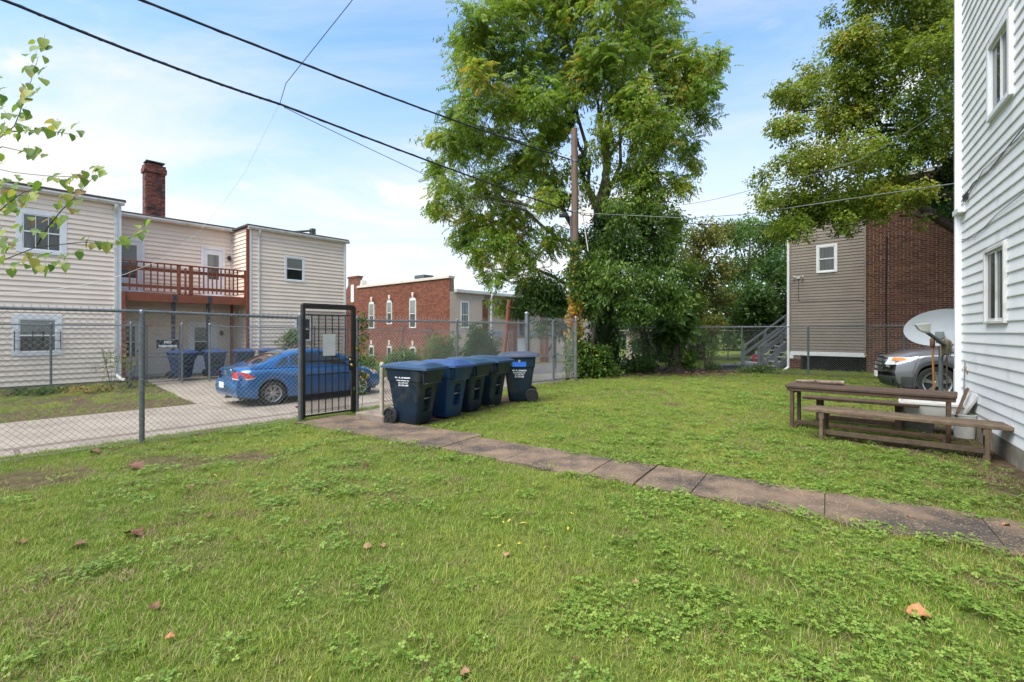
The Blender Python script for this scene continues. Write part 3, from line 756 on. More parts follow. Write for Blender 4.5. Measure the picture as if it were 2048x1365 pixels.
def gutter(parent, p0, p1, z, m='gutter', h=.12, d=.11):
    f, rz = frame_at(parent, p0, p1); L = (Vector((*p1, 0)) - Vector((*p0, 0))).length; b = MB()
    prof = [(0, 0), (-d * .55, .0), (-d * .8, h * .35), (-d, h * .55), (-d, h), (-d + .012, h), (-d + .012, h * .6), (-d * .7, h * .45), (-d * .5, .015), (-.012, .015), (-.012, h), (0, h)]
    V = [(0, y, zz) for y, zz in prof] + [(L, y, zz) for y, zz in prof]; n = len(prof)
    b.add(V, [tuple(range(n)), tuple(range(2 * n - 1, n - 1, -1))] + [(i, i + n, (i + 1) % n + n, (i + 1) % n) for i in range(n)])
    return b.build('gutter', M[m], parent, f(0, .004, z), rz)
def downspout(parent, wall, x, ztop, zbot, off=.05, m='gutter', w=.075, foot=.35, side=1, elbow=True):
    f, rz = frame_at(parent, *wall); b = MB(); H = ztop - zbot
    def seg(p, q, ww, dd): b.bar(p, q, ww, dd, 0, (0, 1, 0))
    if elbow:
        seg((0, -off - .10, H), (0, -off - .10, H - .10), w, w); seg((0, -off - .115, H - .09), (0, -off - .02, H - .30), w * .96, w * .96)
    seg((0, -off, H - .27 if elbow else H), (0, -off, .16), w, w)
    if foot: seg((0, -off, .2), (side * foot * .35, -off - foot * .5, .04), w * .97, w * .97); seg((side * foot * .30, -off - foot * .45, .05), (side * foot * .6, -off - foot, .02), w * .95, w * .95)
    o = b.build('downspout', M[m], parent, f(x, 0, zbot), rz, bevel=.01, seg=1)
    for zz in (H * .3, H * .72):
        q = MB(); q.span((-w * .62, -off - w * .56, zz - .015), (w * .62, .0, zz + .015)); q.build('strap', M[m], o)
    return o
def corner_trim(parent, x, y, z0, z1, w=.075, m='white'):
    b = MB(); b.span((x - w / 2, y - w / 2, z0), (x + w / 2, y + w / 2, z1)); return b.build('corner_trim', M[m], parent, bevel=.006, seg=1)
_brick = {}
def bricks(parent, wall, x0, x1, z0, z1, single=0, holes=(), bl=.205, bh=.052, j=.016, depth=.03, m='brick_red', pick=None, key=None):
    """running-bond brickwork standing 6 mm proud of the mortar; the nearest `single` ones are parts of their own, the rest one part."""
    f, rz = frame_at(parent, *wall); cells = []; n = int((z1 - z0) / (bh + j))
    for i in range(n):
        z = z0 + i * (bh + j) + j; x = x0 - (bl + j) / 2 * (i % 2); header = (i % 6 == 5)
        L = bl / 2 - j / 2 if header else bl
        while x < x1:
            a, c = max(x, x0), min(x + L, x1)
            if c - a > .03 and not any(c > h[0] and a < h[1] and z + bh > h[2] and z < h[3] for h in holes): cells.append((a, c, z))
            x += L + j
    order = sorted(range(len(cells)), key=lambda k: key(cells[k])) if (single and key) else list(range(len(cells)))
    one = set(order[:single]); rest = MB()
    for k, (a, c, z) in enumerate(cells):
        pr = random.uniform(.003, .008)
        if k in one:
            L = round(c - a, 2)
            if L not in _brick:
                b = MB(); b.span((0, -.008, 0), (L, depth, bh)); _brick[L] = b.mesh('brick', M['brick_single'])
            o = bpy.data.objects.new('brick', _brick[L]); COL.objects.link(o); o.parent = parent; o.location = f(a, pr - .006, z); o.rotation_euler = (0, 0, rz)
        else:
            P = [f(q, w_, zz) for zz in (z, z + bh) for (q, w_) in ((a, pr), (c, pr), (c, -depth), (a, -depth))]
            rest.add(P, [(0, 1, 5, 4), (1, 2, 6, 5), (3, 0, 4, 7), (4, 5, 6, 7), (3, 2, 1, 0)])
    if rest.v:
        o = rest.build('brickwork', M[m], parent); stuff(o); return o

# ------------------------------------------------------------------ cream house with the balcony (left)
HV = 21.3
gz = -.17
house = thing('house', 'cream sided two storey house with red brown balcony and brick chimney', 'house', uv(0, HV, gz), ROT_A)
U0, U1, U2, U3, DEEP = -3.6, 3.63, 7.89, 12.22, 1.9
Zr = 6.10 - gz; Zr2 = 5.98 - gz; E = .165
b = MB(); b.span((U0, .02, -.3), (U1 - .02, 9, Zr - .02)); b.span((U1 - .02, DEEP + .02, -.3), (U2 + .02, 9, Zr - .02)); b.span((U2 + .02, .02, -.3), (U3 - .02, 9, Zr2 - .02))
b.build('wall', M['cream'], house)
b = MB(); b.span((U0 - .2, -.10, Zr), (U1 + .16, 9.2, Zr + .10)); b.span((U1 + .16, DEEP - .22, Zr - .02), (U2 + .02, 9.2, Zr + .07)); b.span((U2 - .14, -.10, Zr2), (U3 + .16, 9.2, Zr2 + .09))
roof = b.build('roof', M['roof'], house, bevel=.015, seg=1)
WL = ((U0, 0), (U1, 0)); WM = ((U1, DEEP), (U2, DEEP)); WR = ((U2, 0), (U3, 0))
def hx(wall, x): return x - wall[0][0]
# windows and doors (positions along u, heights above the ground there)
lw = dict(x0=1.02, x1=2.16); z_lo = (2.07 - 1.20, 2.07 + .20)
win_ll = (1.02 - U0, 2.16 - U0, .98, 2.28); win_lu = (1.10 - U0, 2.27 - U0, 4.22, 5.60)
win_r = (9.30 - U2, 10.22 - U2, 3.98, 5.12); win_rl = (9.75 - U2, 10.55 - U2, 1.30, 2.42)
d_ul = (.12, 1.08, 3.28, 5.36); d_ur = (3.02, 3.94, 3.28, 5.38); d_ll = (.02, 1.02, .02, 2.18); d_lr = (2.55, 3.62, .02, 2.18)
siding(house, WL[0], WL[1], .04, Zr - .02, E, M['cream'], [win_ll, win_lu], lip=.034)
siding(house, WM[0], WM[1], .06, Zr - .04, E, M['cream'], [d_ul, d_ur, d_ll, d_lr], lip=.034)
siding(house, (U2, DEEP), (U2, 0), .06, Zr2 - .02, E, M['cream'], lip=.034)
siding(house, WR[0], WR[1], .04, Zr2 - .02, E, M['cream'], [win_r, win_rl], lip=.034, split=True)
siding(house, (U3, 0), (U3, 9), .04, Zr2 - .02, E, M['cream'], joined=True)
siding(house, (U1, 0), (U1, DEEP), .06, Zr - .02, E, M['cream'], joined=True)
for (xa_, xb_) in ((U0, U1), (U2, U3)):
    b = MB(); b.span((xa_, -.012, -.3), (xb_, .02, .04)); b.build('foundation', M['foundation'], house)
w = window(house, WL, *win_ll, upper='pane_blind', lower='pane_mid', trim=.15)
q = MB()
W_ = win_ll[1] - win_ll[0]
for xx in (.05, W_ / 2 - .12, W_ / 2 + .12, W_ - .05): q.tube([(xx, -.10, .16), (xx, -.10, .78)], .011, 6)
for zz in (.22, .48, .72): q.tube([(.03, -.10, zz), (W_ - .03, -.10, zz)], .009, 6)
for xx in (.05, W_ - .05): q.tube([(xx, -.10, .45), (xx, .0, .45)], .01, 6)
q.build('window_guard', M['black_iron'], w)
window(house, WL, *win_lu, upper='pane_mid', lower='pane_mid', trim=.15, grid=(3, 1))
window(house, WR, *win_r, upper='pane_blind', lower='pane', trim=.09)
window(house, WR, *win_rl, upper='pane_mid', lower='pane', trim=.08)
door(house, WM, *d_ul, .55, 1.82); door(house, WM, *d_ur, .72, 1.78); door(house, WM, *d_ll, .72, 1.92); door(house, WM, *d_lr, .72, 1.90)
gutter(house, (U0, -.10), (U1 + .10, -.10), Zr - .13); gutter(house, (U1 + .02, DEEP - .22), (U2 + .05, DEEP - .22), Zr - .14); gutter(house, (U2 - .12, -.10), (U3 + .14, -.10), Zr2 - .12)
downspout(house, WL, hx(WL, U1 - .12), Zr - .1, .05, side=1, w=.10); downspout(house, WR, .34, Zr2 - .1, .05, side=1)
corner_trim(house, U1 - .02, -.012, .03, Zr - .03, .11); corner_trim(house, U2 + .0, -.012, .03, Zr2 - .03, .09); corner_trim(house, U3 - .02, -.012, .03, Zr2 - .03, .10); corner_trim(house, U2 - .04, DEEP - .02, .05, Zr - .12, .10, 'gutter')
# wall lamps beside the doors
for (xx, zz) in ((4.08, 5.0), (3.78, 1.7)):
    f, rz = frame_at(house, *WM); b = MB(); b.span((-.05, -.05, -.08), (.05, 0, .08)); b.lathe([(.02, .10), (.06, .05), (.07, -.02), (.055, -.10), (.0, -.12)], 10, (0, -.10, -.01), 'z')
    b.build('wall_lamp', M['plastic_black'], house, f(xx, .014, zz), rz, smooth=False)
# chimney: brickwork on the roof
ch = MB(); cxu, cyv, cw, cd = 5.42, 3.7, .66, .52; zb, zt_ = Zr - .1, 8.36 - gz
ch.span((cxu - cw / 2 + .006, cyv - cd / 2 + .006, zb), (cxu + cw / 2 - .006, cyv + cd / 2 - .006, zt_))
chim = ch.build('chimney', M['mortar_dark'], roof)
cb = MB(); i = 0; z = zb
while z < zt_ + .26:
    ex = 0 if z < zt_ - .02 else (.05 if z < zt_ + .15 else .02)
    for (ax, n_) in (('x', 4), ('y', 3)):
        L = (cw if ax == 'x' else cd) + 2 * ex; st = L / n_
        for side in (-1, 1):
            for k in range(n_):
                a_ = -L / 2 + k * st + (.25 * st if i % 2 else -.0) ; c_ = min(a_ + st - .010, L / 2); a_ = max(a_, -L / 2)
                if ax == 'x': cb.span((cxu + a_, cyv + side * (cd / 2 + ex) - .03, z), (cxu + c_, cyv + side * (cd / 2 + ex) + .004, z + .056))
                else: cb.span((cxu + side * (cw / 2 + ex) - .03, cyv + a_, z), (cxu + side * (cw / 2 + ex) + .0045, cyv + c_, z + .056))
    if ex: cb.span((cxu - cw / 2 - ex + .01, cyv - cd / 2 - ex + .01, z), (cxu + cw / 2 + ex - .01, cyv + cd / 2 + ex - .01, z + .066))
    z += .067; i += 1
stuff(cb.build('brickwork', M['chimney'], roof))
b = MB(); b.span((cxu - .24, cyv - .20, zt_ + .20), (cxu + .24, cyv + .20, zt_ + .40)); b.build('flue', M['chimney'], roof, bevel=.02)
b = MB(); b.span((cxu - .33, cyv - .27, zt_ + .44), (cxu + .33, cyv + .27, zt_ + .475))
for sx in (-1, 1):
    for sy in (-1, 1): b.span((cxu + sx * .25 - .02, cyv + sy * .19 - .02, zt_ + .40), (cxu + sx * .25 + .02, cyv + sy * .19 + .02, zt_ + .45))
b.build('chimney_cap', M['ac'], roof)
b = MB(); b.span((11.1, 1.1, Zr2 + .08), (11.3, 1.35, Zr2 + .62)); b.tube([(10.2, 1.2, Zr2 + .30), (11.15, 1.2, Zr2 + .52)], .05, 8); b.build('roof_vent', M['ac'], roof)
# balcony
bal = MB(); zf = 3.0 - gz
for k in range(13): 
    y = .06 + k * .142; bal.span((U1 + .05, y, zf - .03), (U2 - .05, y + .135, zf))
bal = bal.build('balcony', M['deck'], house)
def part(nm, a, c, m='deck', bev=.006):
    q = MB(); q.span(a, c); return q.build(nm, M[m], bal, bevel=bev, seg=1)
part('fascia_board', (U1 + .02, .0, zf - .33), (U2 - .02, .055, zf - .034)); part('fascia_board', (U1 + .04, .06, zf - .30), (U2 - .04, .10, zf - .035))
for k in range(9): part('joist', (U1 + .2 + k * .48, .12, zf - .22), (U1 + .24 + k * .48, DEEP - .05, zf - .032))
part('rail_cap', (U1 + .04, -.015, zf + 1.08), (U2 - .08, .125, zf + 1.12)); part('rail', (U1 + .04, .065, zf + .80), (U2 - .10, .105, zf + .92)); part('rail', (U1 + .04, .065, zf + .18), (U2 - .10, .105, zf + .29))
mid = U1 + (U2 - U1) * .50
for (xx, ww) in ((mid + .02, .13), (mid - .36, .09), (mid - .16, .06)): part('railing_post', (xx - ww / 2, .0, zf - .0), (xx + ww / 2, .062, zf + (1.079 if ww > .07 else 1.0)))
part('railing_post', (U2 - .20, .005, zf), (U2 - .11, .10, zf + 1.079))
for k in range(8): 
    xx = U1 + .28 + k * .205; part('baluster', (xx - .02, .022, zf + .06), (xx + .02, .062, zf + 1.078), bev=0)
for k in range(10):
    xx = mid + .30 + k * .152; part('baluster', (xx - .02, .022, zf + .06), (xx + .02, .062, zf + 1.078), bev=0)
part('support_post', (U2 - .15, -.07, -.1), (U2 - .04, .03, Zr2 - .13)); part('support_post', (U1 + .03, -.07, -.1), (U1 + .15, .03, zf - .02))
for xx in (U1 + 1.62, U1 + 2.78):
    part('steel_post', (xx - .055, .14, -.1), (xx + .055, .25, zf - .23), 'steel_dark'); part('post_bracket', (xx - .07, -.012, zf - .31), (xx + .07, -.001, zf - .04), 'steel_dark')
part('support_post', (U2 - .30, 1.25, -.05), (U2 - .20, 1.35, zf - .23))

# ------------------------------------------------------------------ white house (right, close)
rot_w = math.atan2(WALL_D[1], WALL_D[0])
wh = thing('house', 'tall white sided house wall close by on the right edge', 'house', (WALL_K[0], WALL_K[1], 0), rot_w)
WW = ((0, 0), (7.5, 0)); EW = .145; HW = 9.0
b = MB(); b.span((.01, .02, .20), (7.5, 7, HW)); b.build('wall', M['white_vinyl'], wh)
b = MB(); b.span((.03, -.02, -.2), (7.5, .018, .24)); b.build('foundation', M['foundation'], wh)
wu = (1.58, 2.50, 4.33, 5.35); wlo = (1.40, 2.26, 1.66, 2.66)
siding(wh, WW[0], WW[1], .235, HW, EW, M['white_vinyl'], [wu, wlo], wob=.0018, split=True)
window(wh, WW, *wu, trim=.085, upper='pane', lower='pane_mid', slider=True, proud=.06, sill=False)
window(wh, WW, *wlo, trim=.05, upper='pane', lower='pane_mid', slider=True, proud=.05, m='gutter', sill=False)
corner_trim(wh, .03, -.0, .20, HW, .10)
b = MB(); b.span((-.03, -.092, .95), (.06, -.02, HW)); b.build('downspout', M['white_vinyl'], wh, bevel=.012)
b = MB(); b.span((-.036, -.098, .20), (.066, -.016, .96)); b.build('downspout', M['white_vinyl'], wh, bevel=.012)
b = MB(); b.span((-.046, -.110, 3.42), (.32, -.012, 3.50)); b.build('strap', M['white'], wh, bevel=.004)
def wcable(pts, r, m, nm='cable'):
    b = MB(); b.tube(pts, r, 6); b.build(nm, M[m], wh, smooth=True)
wcable([(.10, -.03, 3.62), (.8, -.028, 3.74), (1.6, -.03, 3.70), (3.0, -.03, 3.82), (7, -.03, 3.86)], .007, 'cable_grey')
wcable([(.10, -.03, 3.56), (.45, -.03, 3.60), (1.3, -.028, 3.78), (3.2, -.03, 3.74), (7, -.03, 3.80)], .005, 'cable_grey')
wcable([(.12, -.028, 3.02), (.9, -.028, 2.93), (1.9, -.028, 3.05), (3.2, -.03, 3.10), (7, -.03, 3.12)], .005, 'cable_grey')
b = MB(); b.span((.30, -.05, 3.58), (.50, -.02, 3.67)); b.build('junction_box', M['plastic_black'], wh)
wcable([(.30, -.03, .25), (.31, -.035, .75), (.33, -.03, 1.05), (.30, -.03, 1.12)], .007, 'cable_grey')

# ------------------------------------------------------------------ brick house with taupe siding (right, behind the fence)
DB = Vector((.697, -.717, 0)); L0 = Vector((11.59, 19.86, 0))
bz = -.10
bh = thing('house', 'dark red brick house with taupe sided rear wing behind the fence', 'house', (L0.x, L0.y, bz), math.atan2(DB.y, DB.x))
WB = ((0, 0), (9.5, 0)); SW = 2.62
b = MB(); b.span((.02, .03, .86), (SW, 6, 6.45)); b.build('wall', M['taupe'], bh)
b = MB(); b.span((SW, .006, -.3), (9.5, 7, 7.30)); b.build('wall', M['mortar'], bh)
siding(bh, (0, 0), (SW - .05, 0), .86, 6.40, .118, M['taupe'], [(.98, 1.70, 4.02, 5.14)])
siding(bh, (0, 6), (0, 0), .86, 6.40, .118, M['taupe'], joined=True)
window(bh, ((0, 0), (SW, 0)), .98, 1.70, 4.02, 5.14, trim=.085, upper='pane_mid', lower='pane_mid')
corner_trim(bh, .02, -.01, .86, 6.4, .09, 'taupe'); corner_trim(bh, SW - .03, -.02, .80, 6.4, .06, 'taupe')
b = MB(); b.span((-.03, -.03, .70), (SW - .04, .03, .86)); b.build('base_board', M['white'], bh, bevel=.006)
b = MB(); b.span((-.01, -.02, .56), (.16, .03, .70)); b.build('base_board', M['white'], bh, bevel=.006)
b = MB(); b.span((.42, .30, -.3), (SW, .36, .70)); b.build('crawl_shade_panel', M['crawl_shade'], bh)  # black panel painting the shade inside the crawl space
b = MB(); b.span((.02, .006, -.3), (.42, .40, .70)); b.build('pier', M['mortar_dark'], bh)
bricks(bh, WB, .02, .42, -.12, .56, m='brick_dark'); 
b = MB(); b.span((.43, -.02, -.3), (SW, .28, .06)); b.build('footing', M['foundation'], bh)
b = MB(); b.span((-.08, -.09, 6.40), (SW, 6.1, 6.52)); b.span((SW - .02, -.05, 7.30), (9.6, 7.1, 7.44)); b.build('roof', M['offwhite'], bh, bevel=.01)
downspout(bh, WB, -.02, 6.4, .0, m='white', w=.085, side=-1, foot=.4)
bricks(bh, WB, SW, 9.5, -.05, 7.30, m='brick_dark', single=300, key=lambda c: abs(c[0] - 3.6) * .8 + abs(c[2] - 2.4))
f, rz = frame_at(bh, *WB)
b = MB(); b.tube([(3.22, -.03, .9), (3.20, -.03, 3), (3.23, -.03, 5.2)], .022, 6); b.build('pipe', M['plastic_black'], bh)
# flood lamp and its conduit on the taupe wall
b = MB(); b.span((.30, -.06, 3.86), (.40, -.012, 3.94))
for sx in (-1, 1): b.tube([(.35, -.05, 3.92), (.35 + sx * .10, -.10, 3.93)], .012, 6); b.lathe([(.03, 0), (.05, .12)], 10, (.35 + sx * .15, -.12 - .08, 3.92))
b.build('flood_lamp', M['white'], bh)
b = MB(); b.tube([(.35, -.022, 3.86), (.35, -.022, 2.95), (.40, -.022, 2.90), (2.4, -.022, 2.88), (SW - .03, -.022, 2.80), (SW - .01, -.03, 1.0)], .008, 6); b.build('conduit', M['cable'], bh)
b = MB(); b.span((.0, -.06, 6.0), (.05, -.02, 6.4)); b.build('bracket', M['white'], bh)

# ------------------------------------------------------------------ brick row building with siding wing (middle, beyond the alley)
CU, CV = 20.8, 23.3; kz = -.8
bb = thing('building', 'red brick row building with pale coping and beige sided wing beyond the alley', 'building', uv(CU, CV, kz), ROT_A)
TB = 5.10 - kz
LB = 13.6
# local: x along the alley, y away from it; the brick side faces -x
ZS = 4.18 - kz
b = MB(); b.span((.006, .02, -1), (.38, LB, TB - .02)); b.span((.38, 1.0, -1), (20, LB, ZS + .1)); b.build('wall', M['mortar_dark'], bb)
WS = ((0, LB), (0, 0))
def bw(v): return LB - (v - CV)
wins = []
for (vv_, w_, za, zb) in ((32.35, .72, 1.85, 3.95), (30.0, .64, 2.15, 3.98), (27.2, .74, 1.85, 4.02)):
    x = bw(vv_); wins.append((x - w_ / 2, x + w_ / 2, za - kz, zb - kz))
lows = []
for (vv_, w_) in ((32.35, .62), (30.0, .56), (27.2, .62)):
    x = bw(vv_); lows.append((x - w_ / 2, x + w_ / 2, -.9 - kz, .60 - kz))
bricks(bb, WS, 0, LB, -.2, TB - .02, holes=wins + lows, bl=.215, bh=.062, j=.012)
for (a_, c_, za, zb), low in [(q, False) for q in wins] + [(q, True) for q in lows]:
    w = window(bb, WS, a_, c_, za, zb - .14, trim=.055 if not low else .045, upper='pane_blind' if not low else 'pane', lower='pane_mid', proud=.008, m='gutter')
    f, rz = frame_at(bb, *WS); W_ = c_ - a_
    q = MB(); pts = [(0, 0)] + [(W_ * k / 8, .14 * math.sin(math.pi * k / 8) ** .7 * (.9 if not low else .6)) for k in range(9)] + [(W_, 0)]
    q.prism([(x, z) for x, z in pts], -.012, .02); q.build('arch', M['gutter'], w, (0, 0, zb - za - .14))
    q = MB(); q.prism([(W_ / 2 - .08, .16), (W_ / 2 + .08, .16), (W_ / 2 + .13, .48), (W_ / 2 - .13, .48)], -.03, .02); q.build('keystone', M['stone'], w, (0, 0, zb - za - .14))
    q = MB()
    for k in range(9):
        an = R(150 - k * 15); cxx, czz = W_ / 2, -.28; r0, r1 = W_ * .62, W_ * .62 + .22
        q.bar((cxx + r0 * math.cos(an), -.012, czz + r0 * math.sin(an)), (cxx + r1 * math.cos(an), -.012, czz + r1 * math.sin(an)), .05, .02)
    if not low: q.build('arch_bricks', M['brick_red'], w, (0, 0, zb - za - .14))
b = MB(); b.span((-.10, .0, TB - .02), (.45, 34.3 - CV, TB + .16)); b.build('coping', M['stone'], bb, bevel=.02)
# stepped gable end at the far left of the brick side
yv = 34.3 - CV
b = MB(); b.span((0, yv, TB - .03), (.4, yv + 1.45, TB + .86)); b.build('parapet', M['mortar_dark'], bb)
bricks(bb, WS, LB - yv - 1.45, LB - yv, TB - .02, TB + .86, bl=.215, bh=.062, j=.012)
b = MB(); b.span((-.06, yv - .05, TB + .86), (.46, yv + 1.5, TB + 1.0)); b.build('coping', M['brick_red'], bb)
b = MB(); b.prism([(-.4, 0), (.12, -.0), (.12, .14), (-.02, .62), (-.1, .62), (-.28, .14)], 0, .5); o = b.build('coping', M['stone'], bb, (.45, yv - .5, TB - .02), R(90))
b = MB(); b.add([(.2, yv + 1.45, TB - .5), (.2, yv + 1.45, TB + .7), (.2, yv + 2.6, TB - .5), (.5, yv + 1.45, TB - .5), (.5, yv + 1.45, TB + .7), (.5, yv + 2.6, TB - .5)], [(0, 1, 2), (5, 4, 3), (0, 3, 4, 1), (1, 4, 5, 2), (2, 5, 3, 0)]); b.build('parapet', M['brick_red'], bb)
b = MB(); b.span((-.05, yv + .55, TB - 1.1), (.05, yv + .95, TB + .30)); b.build('louvre', M['white'], bb)
b = MB(); b.span((.6, 3.4, TB - .2), (1.5, 4.5, TB + .55)); b.build('roof_unit', M['ac'], bb, bevel=.03)
# siding wing along the alley
b = MB(); b.span((.02, -.02, -1), (3.2, 0.02, ZS)); b.span((3.2, .40, -1), (20, 8, ZS)); b.build('wall', M['beige'], bb)
siding(bb, (0, -.02), (3.0, -.02), .2, ZS, .13, M['beige'], [(.93, 1.72, 2.62 - kz - .8, 4.45 - kz - .8)], joined=True)
siding(bb, (3.2, .40), (20, .40), .2, ZS, .13, M['beige'], joined=True)
window(bb, ((0, -.02), (3, -.02)), .93, 1.72, 2.62 - kz - .8, 4.45 - kz - .8, trim=.08, upper='pane_mid', lower='pane_mid', grid=(3, 1))
b = MB(); b.span((.39, -.22, ZS), (20.2, 8, ZS + .22)); b.build('roof', M['offwhite'], bb, bevel=.02)
for xx in (3.02, 6.2, 10.2):
    b = MB(); b.span((xx, -.10, -1), (xx + .5, .42, ZS - .3 if xx > 3.1 else ZS - .35)); b.build('pier', M['mortar_dark'], bb)
    bricks(bb, ((xx, -.10), (xx + .5, -.10)), 0, .5, -.2, ZS - .3, bl=.215, bh=.062, j=.012); bricks(bb, ((xx, .42), (xx, -.10)), 0, .5, -.2, ZS - .3, bl=.215, bh=.062, j=.012)
downspout(bb, ((3, -.1), (9, -.1)), .75, ZS + .05, .1, off=.06, m='white', w=.10, foot=.3)
b = MB(); b.span((3.9, .30, 2.0), (16, .45, 2.45)); b.build('trim_band', M['dish'], bb)
b = MB(); b.span((7.55, -.0, 2.10), (8.35, .38, 4.0 - .35)); b.build('meter_box', M['ac'], bb)
b = MB(); b.span((7.2, .36, .0), (8.2, .45, 1.9)); b.build('door', M['white'], bb)
b = MB(); b.bar((10.75, .2, .45), (12.0, .2, 1.8), .12, .12); b.bar((12.0, .2, .2), (12.0, .2, 1.9), .14, .12); b.bar((11.7, .2, 1.9), (12.35, .2, 1.9), .12, .14); b.bar((12.0, .2, .6), (12.5, .2, .4), .12, .12); b.build('timber_brace', M['wood_red'], bb)
b = MB(); b.span((.5, 1.0, ZS + .2), (1.3, 1.9, ZS + .62)); b.build('roof_unit', M['ac'], bb, bevel=.02)
b = MB(); b.span((2.6, 2.0, ZS + .2), (6, 3.0, ZS + .5)); b.build('roof_unit', M['ac'], bb, bevel=.02)
# ------------------------------------------------------------------ chain-link fences
def link_wires(mb, L, z0, z1, step=.075, r=.0021, jitter=.002, barbs=True):
    """diagonal fence wire in the local x-z plane from 0 to L, between z0 and z1, twisted tips on top."""
    H = z1 - z0
    def tri(p, q, off):
        p, q = Vector(p), Vector(q); t = (q - p).normalized(); s_ = Vector((t.z, 0, -t.x)); y_ = Vector((0, 1, 0))
        V = []
        for e in (p, q):
            for k in range(3):
                a = 2 * math.pi * k / 3; V.append(e + s_ * (r * math.cos(a)) + y_ * (r * math.sin(a) + off))
        mb.add(V, [(0, 1, 4, 3), (1, 2, 5, 4), (2, 0, 3, 5)])
    n = int((L + H) / step) + 1
    for k in range(n):
        c = k * step + random.uniform(-jitter, jitter)
        x0, x1 = c - H, c
        a0 = max(0, x0); a1 = min(L, x1)
        if a1 - a0 > .01:
            tri((a0, 0, z0 + (a0 - x0)), (a1, 0, z0 + (a1 - x0)), r); tri((a0, 0, z1 - (a0 - x0)), (a1, 0, z1 - (a1 - x0)), -r)
    if barbs:
        for k in range(int(L / step)):
            x = k * step + .5 * step * ((int(H / step)) % 2); 
            tri((x, 0, z1), (x + .012, 0, z1 + .035), 0); tri((x + .012, 0, z1), (x - .006, 0, z1 + .04), 0)
def post(parent, x, z0, z1, r=.03, m='galv', nm='post', cap=True, y=0.0, lean=0.0):
    b = MB(); b.tube([(x, y, z0 - .12), (x + lean, y, z1)], r, 10)
    o = b.build(nm, M[m], parent, smooth=True, angle=40)
    if cap:
        q = MB(); q.lathe([(r * 1.18, z1 - .03), (r * 1.2, z1 + .005), (r * .8, z1 + .03), (0, z1 + .042)], 10, (x + lean, y, 0), 'z'); q.build('post_cap', M[m], o, smooth=True)
    return o
def rail(parent, x0, x1, z0, z1, r=.021, m='galv', nm='top_rail', y=0.0, sag=0.0):
    b = MB(); n = 6; b.tube([(x0 + (x1 - x0) * k / n, y, z0 + (z1 - z0) * k / n - sag * math.sin(math.pi * k / n)) for k in range(n + 1)], r, 8)
    return b.build(nm, M[m], parent, smooth=True, angle=40)
def mesh_part(parent, x0, x1, z0, z1, m='wire', step=.075, r=.0021, barbs=True, y=-.03, nm='chain_link', zr=0.0):
    b = MB(); link_wires(b, x1 - x0, z0, z1, step, r, barbs=barbs)
    o = b.build(nm, M[m], parent, (x0, y, 0)); o.rotation_euler = (0, 0, zr); stuff(o); return o
def bands(parent, x, zs, r=.034, m='galv'):
    for z in zs:
        b = MB(); b.lathe([(r, z - .012), (r, z + .012)], 10, (x, 0, 0), 'z'); b.build('tension_band', M[m], parent, smooth=True, angle=40)

# lawn fence along the alley, left of the black gate
FV = 8.22
f1 = thing('chain_link_fence', 'grey chain link fence between the lawn and the alley, left of the black gate', 'fence', uv(-3.2, FV), ROT_A)
for x in (0.0, 4.84, 7.03): post(f1, x, 0, 1.83 + (.02 if x > 7 else 0), .033, 'galv_dark', y=-.06 if x > 7 else 0)
rail(f1, 0, 4.84, 1.83, 1.84, m='galv_dark'); rail(f1, 4.84, 7.02, 1.84, 1.80, m='galv_dark', r=.022)
mesh_part(f1, 0, 7.02, .03, 1.85)
bands(f1, 4.84, (.35, .9, 1.45), .037, 'galv'); bands(f1, 7.02, (.25, .75, 1.3), .037, 'rust')
b = MB(); b.tube([(0, -.02, .04), (7.0, -.02, .04)], .003, 5); b.build('tension_wire', M['wire'], f1)

# black iron security gate
g0 = uv(3.93, FV + .03)
gate = thing('gate', 'black iron security gate with vertical bars, diamond mesh and brass knob', 'gate', g0, ROT_A)
GW, GH = .98, 2.02
b = MB()
b.span((0, -.03, .03), (.035, .03, GH)); b.span((GW - .05, -.03, .03), (GW, .03, GH)); b.span((.035, -.03, GH - .05), (GW - .05, .03, GH)); b.span((.035, -.02, .05), (GW - .05, .02, .08))
b.span((-.026, -.045, .02), (-.004, .045, GH + .02)); b.span((GW + .004, -.045, .0), (GW + .03, .045, GH + .01)); b.span((-.004, -.045, GH + .004), (GW + .004, .045, GH + .045))
b.build('gate_frame', M['black_iron'], gate, bevel=.004, seg=1)
b = MB(); b.span((.06, -.012, GH - .17), (GW - .075, .012, GH - .145)); b.span((.06, -.012, 1.02), (GW - .075, .012, 1.04)); b.span((.06, -.012, .78), (GW - .075, .012, .80)); b.build('cross_bar', M['black_iron'], gate)
for k in range(6):
    x = .055 + (GW - .125) * (k + .8) / 6.6; b = MB(); b.span((x - .007, -.008, .09), (x + .007, .006, GH - .146)); b.build('bar', M['black_iron'], gate)
b = MB(); link_wires(b, GW - .13, .09, GH - .08, .036, .0042, barbs=False); o = b.build('diamond_mesh', M['black_iron'], gate, (.058, .016, 0)); stuff(o)
b = MB(); b.span((.36, -.020, 1.12), (.60, -.013, 1.52)); b.build('blank_sign', M['sign_blank'], gate)
kb = MB(); kb.span((GW - .115, -.036, .82), (GW - .055, -.031, 1.08)); pl = kb.build('lock_plate', M['black_iron'], gate)
kb = MB(); kb.lathe([(.0, -.105), (.026, -.10), (.034, -.08), (.028, -.06), (.012, -.055), (.012, -.036), (.030, -.035)], 14, (GW - .085, 0, .93)); kb.build('knob', M['brass'], gate, smooth=True)
kb = MB(); kb.lathe([(.0, -.05), (.024, -.048), (.028, -.036)], 14, (GW - .085, 0, 1.03)); kb.build('deadbolt', M['brass'], gate, smooth=True)

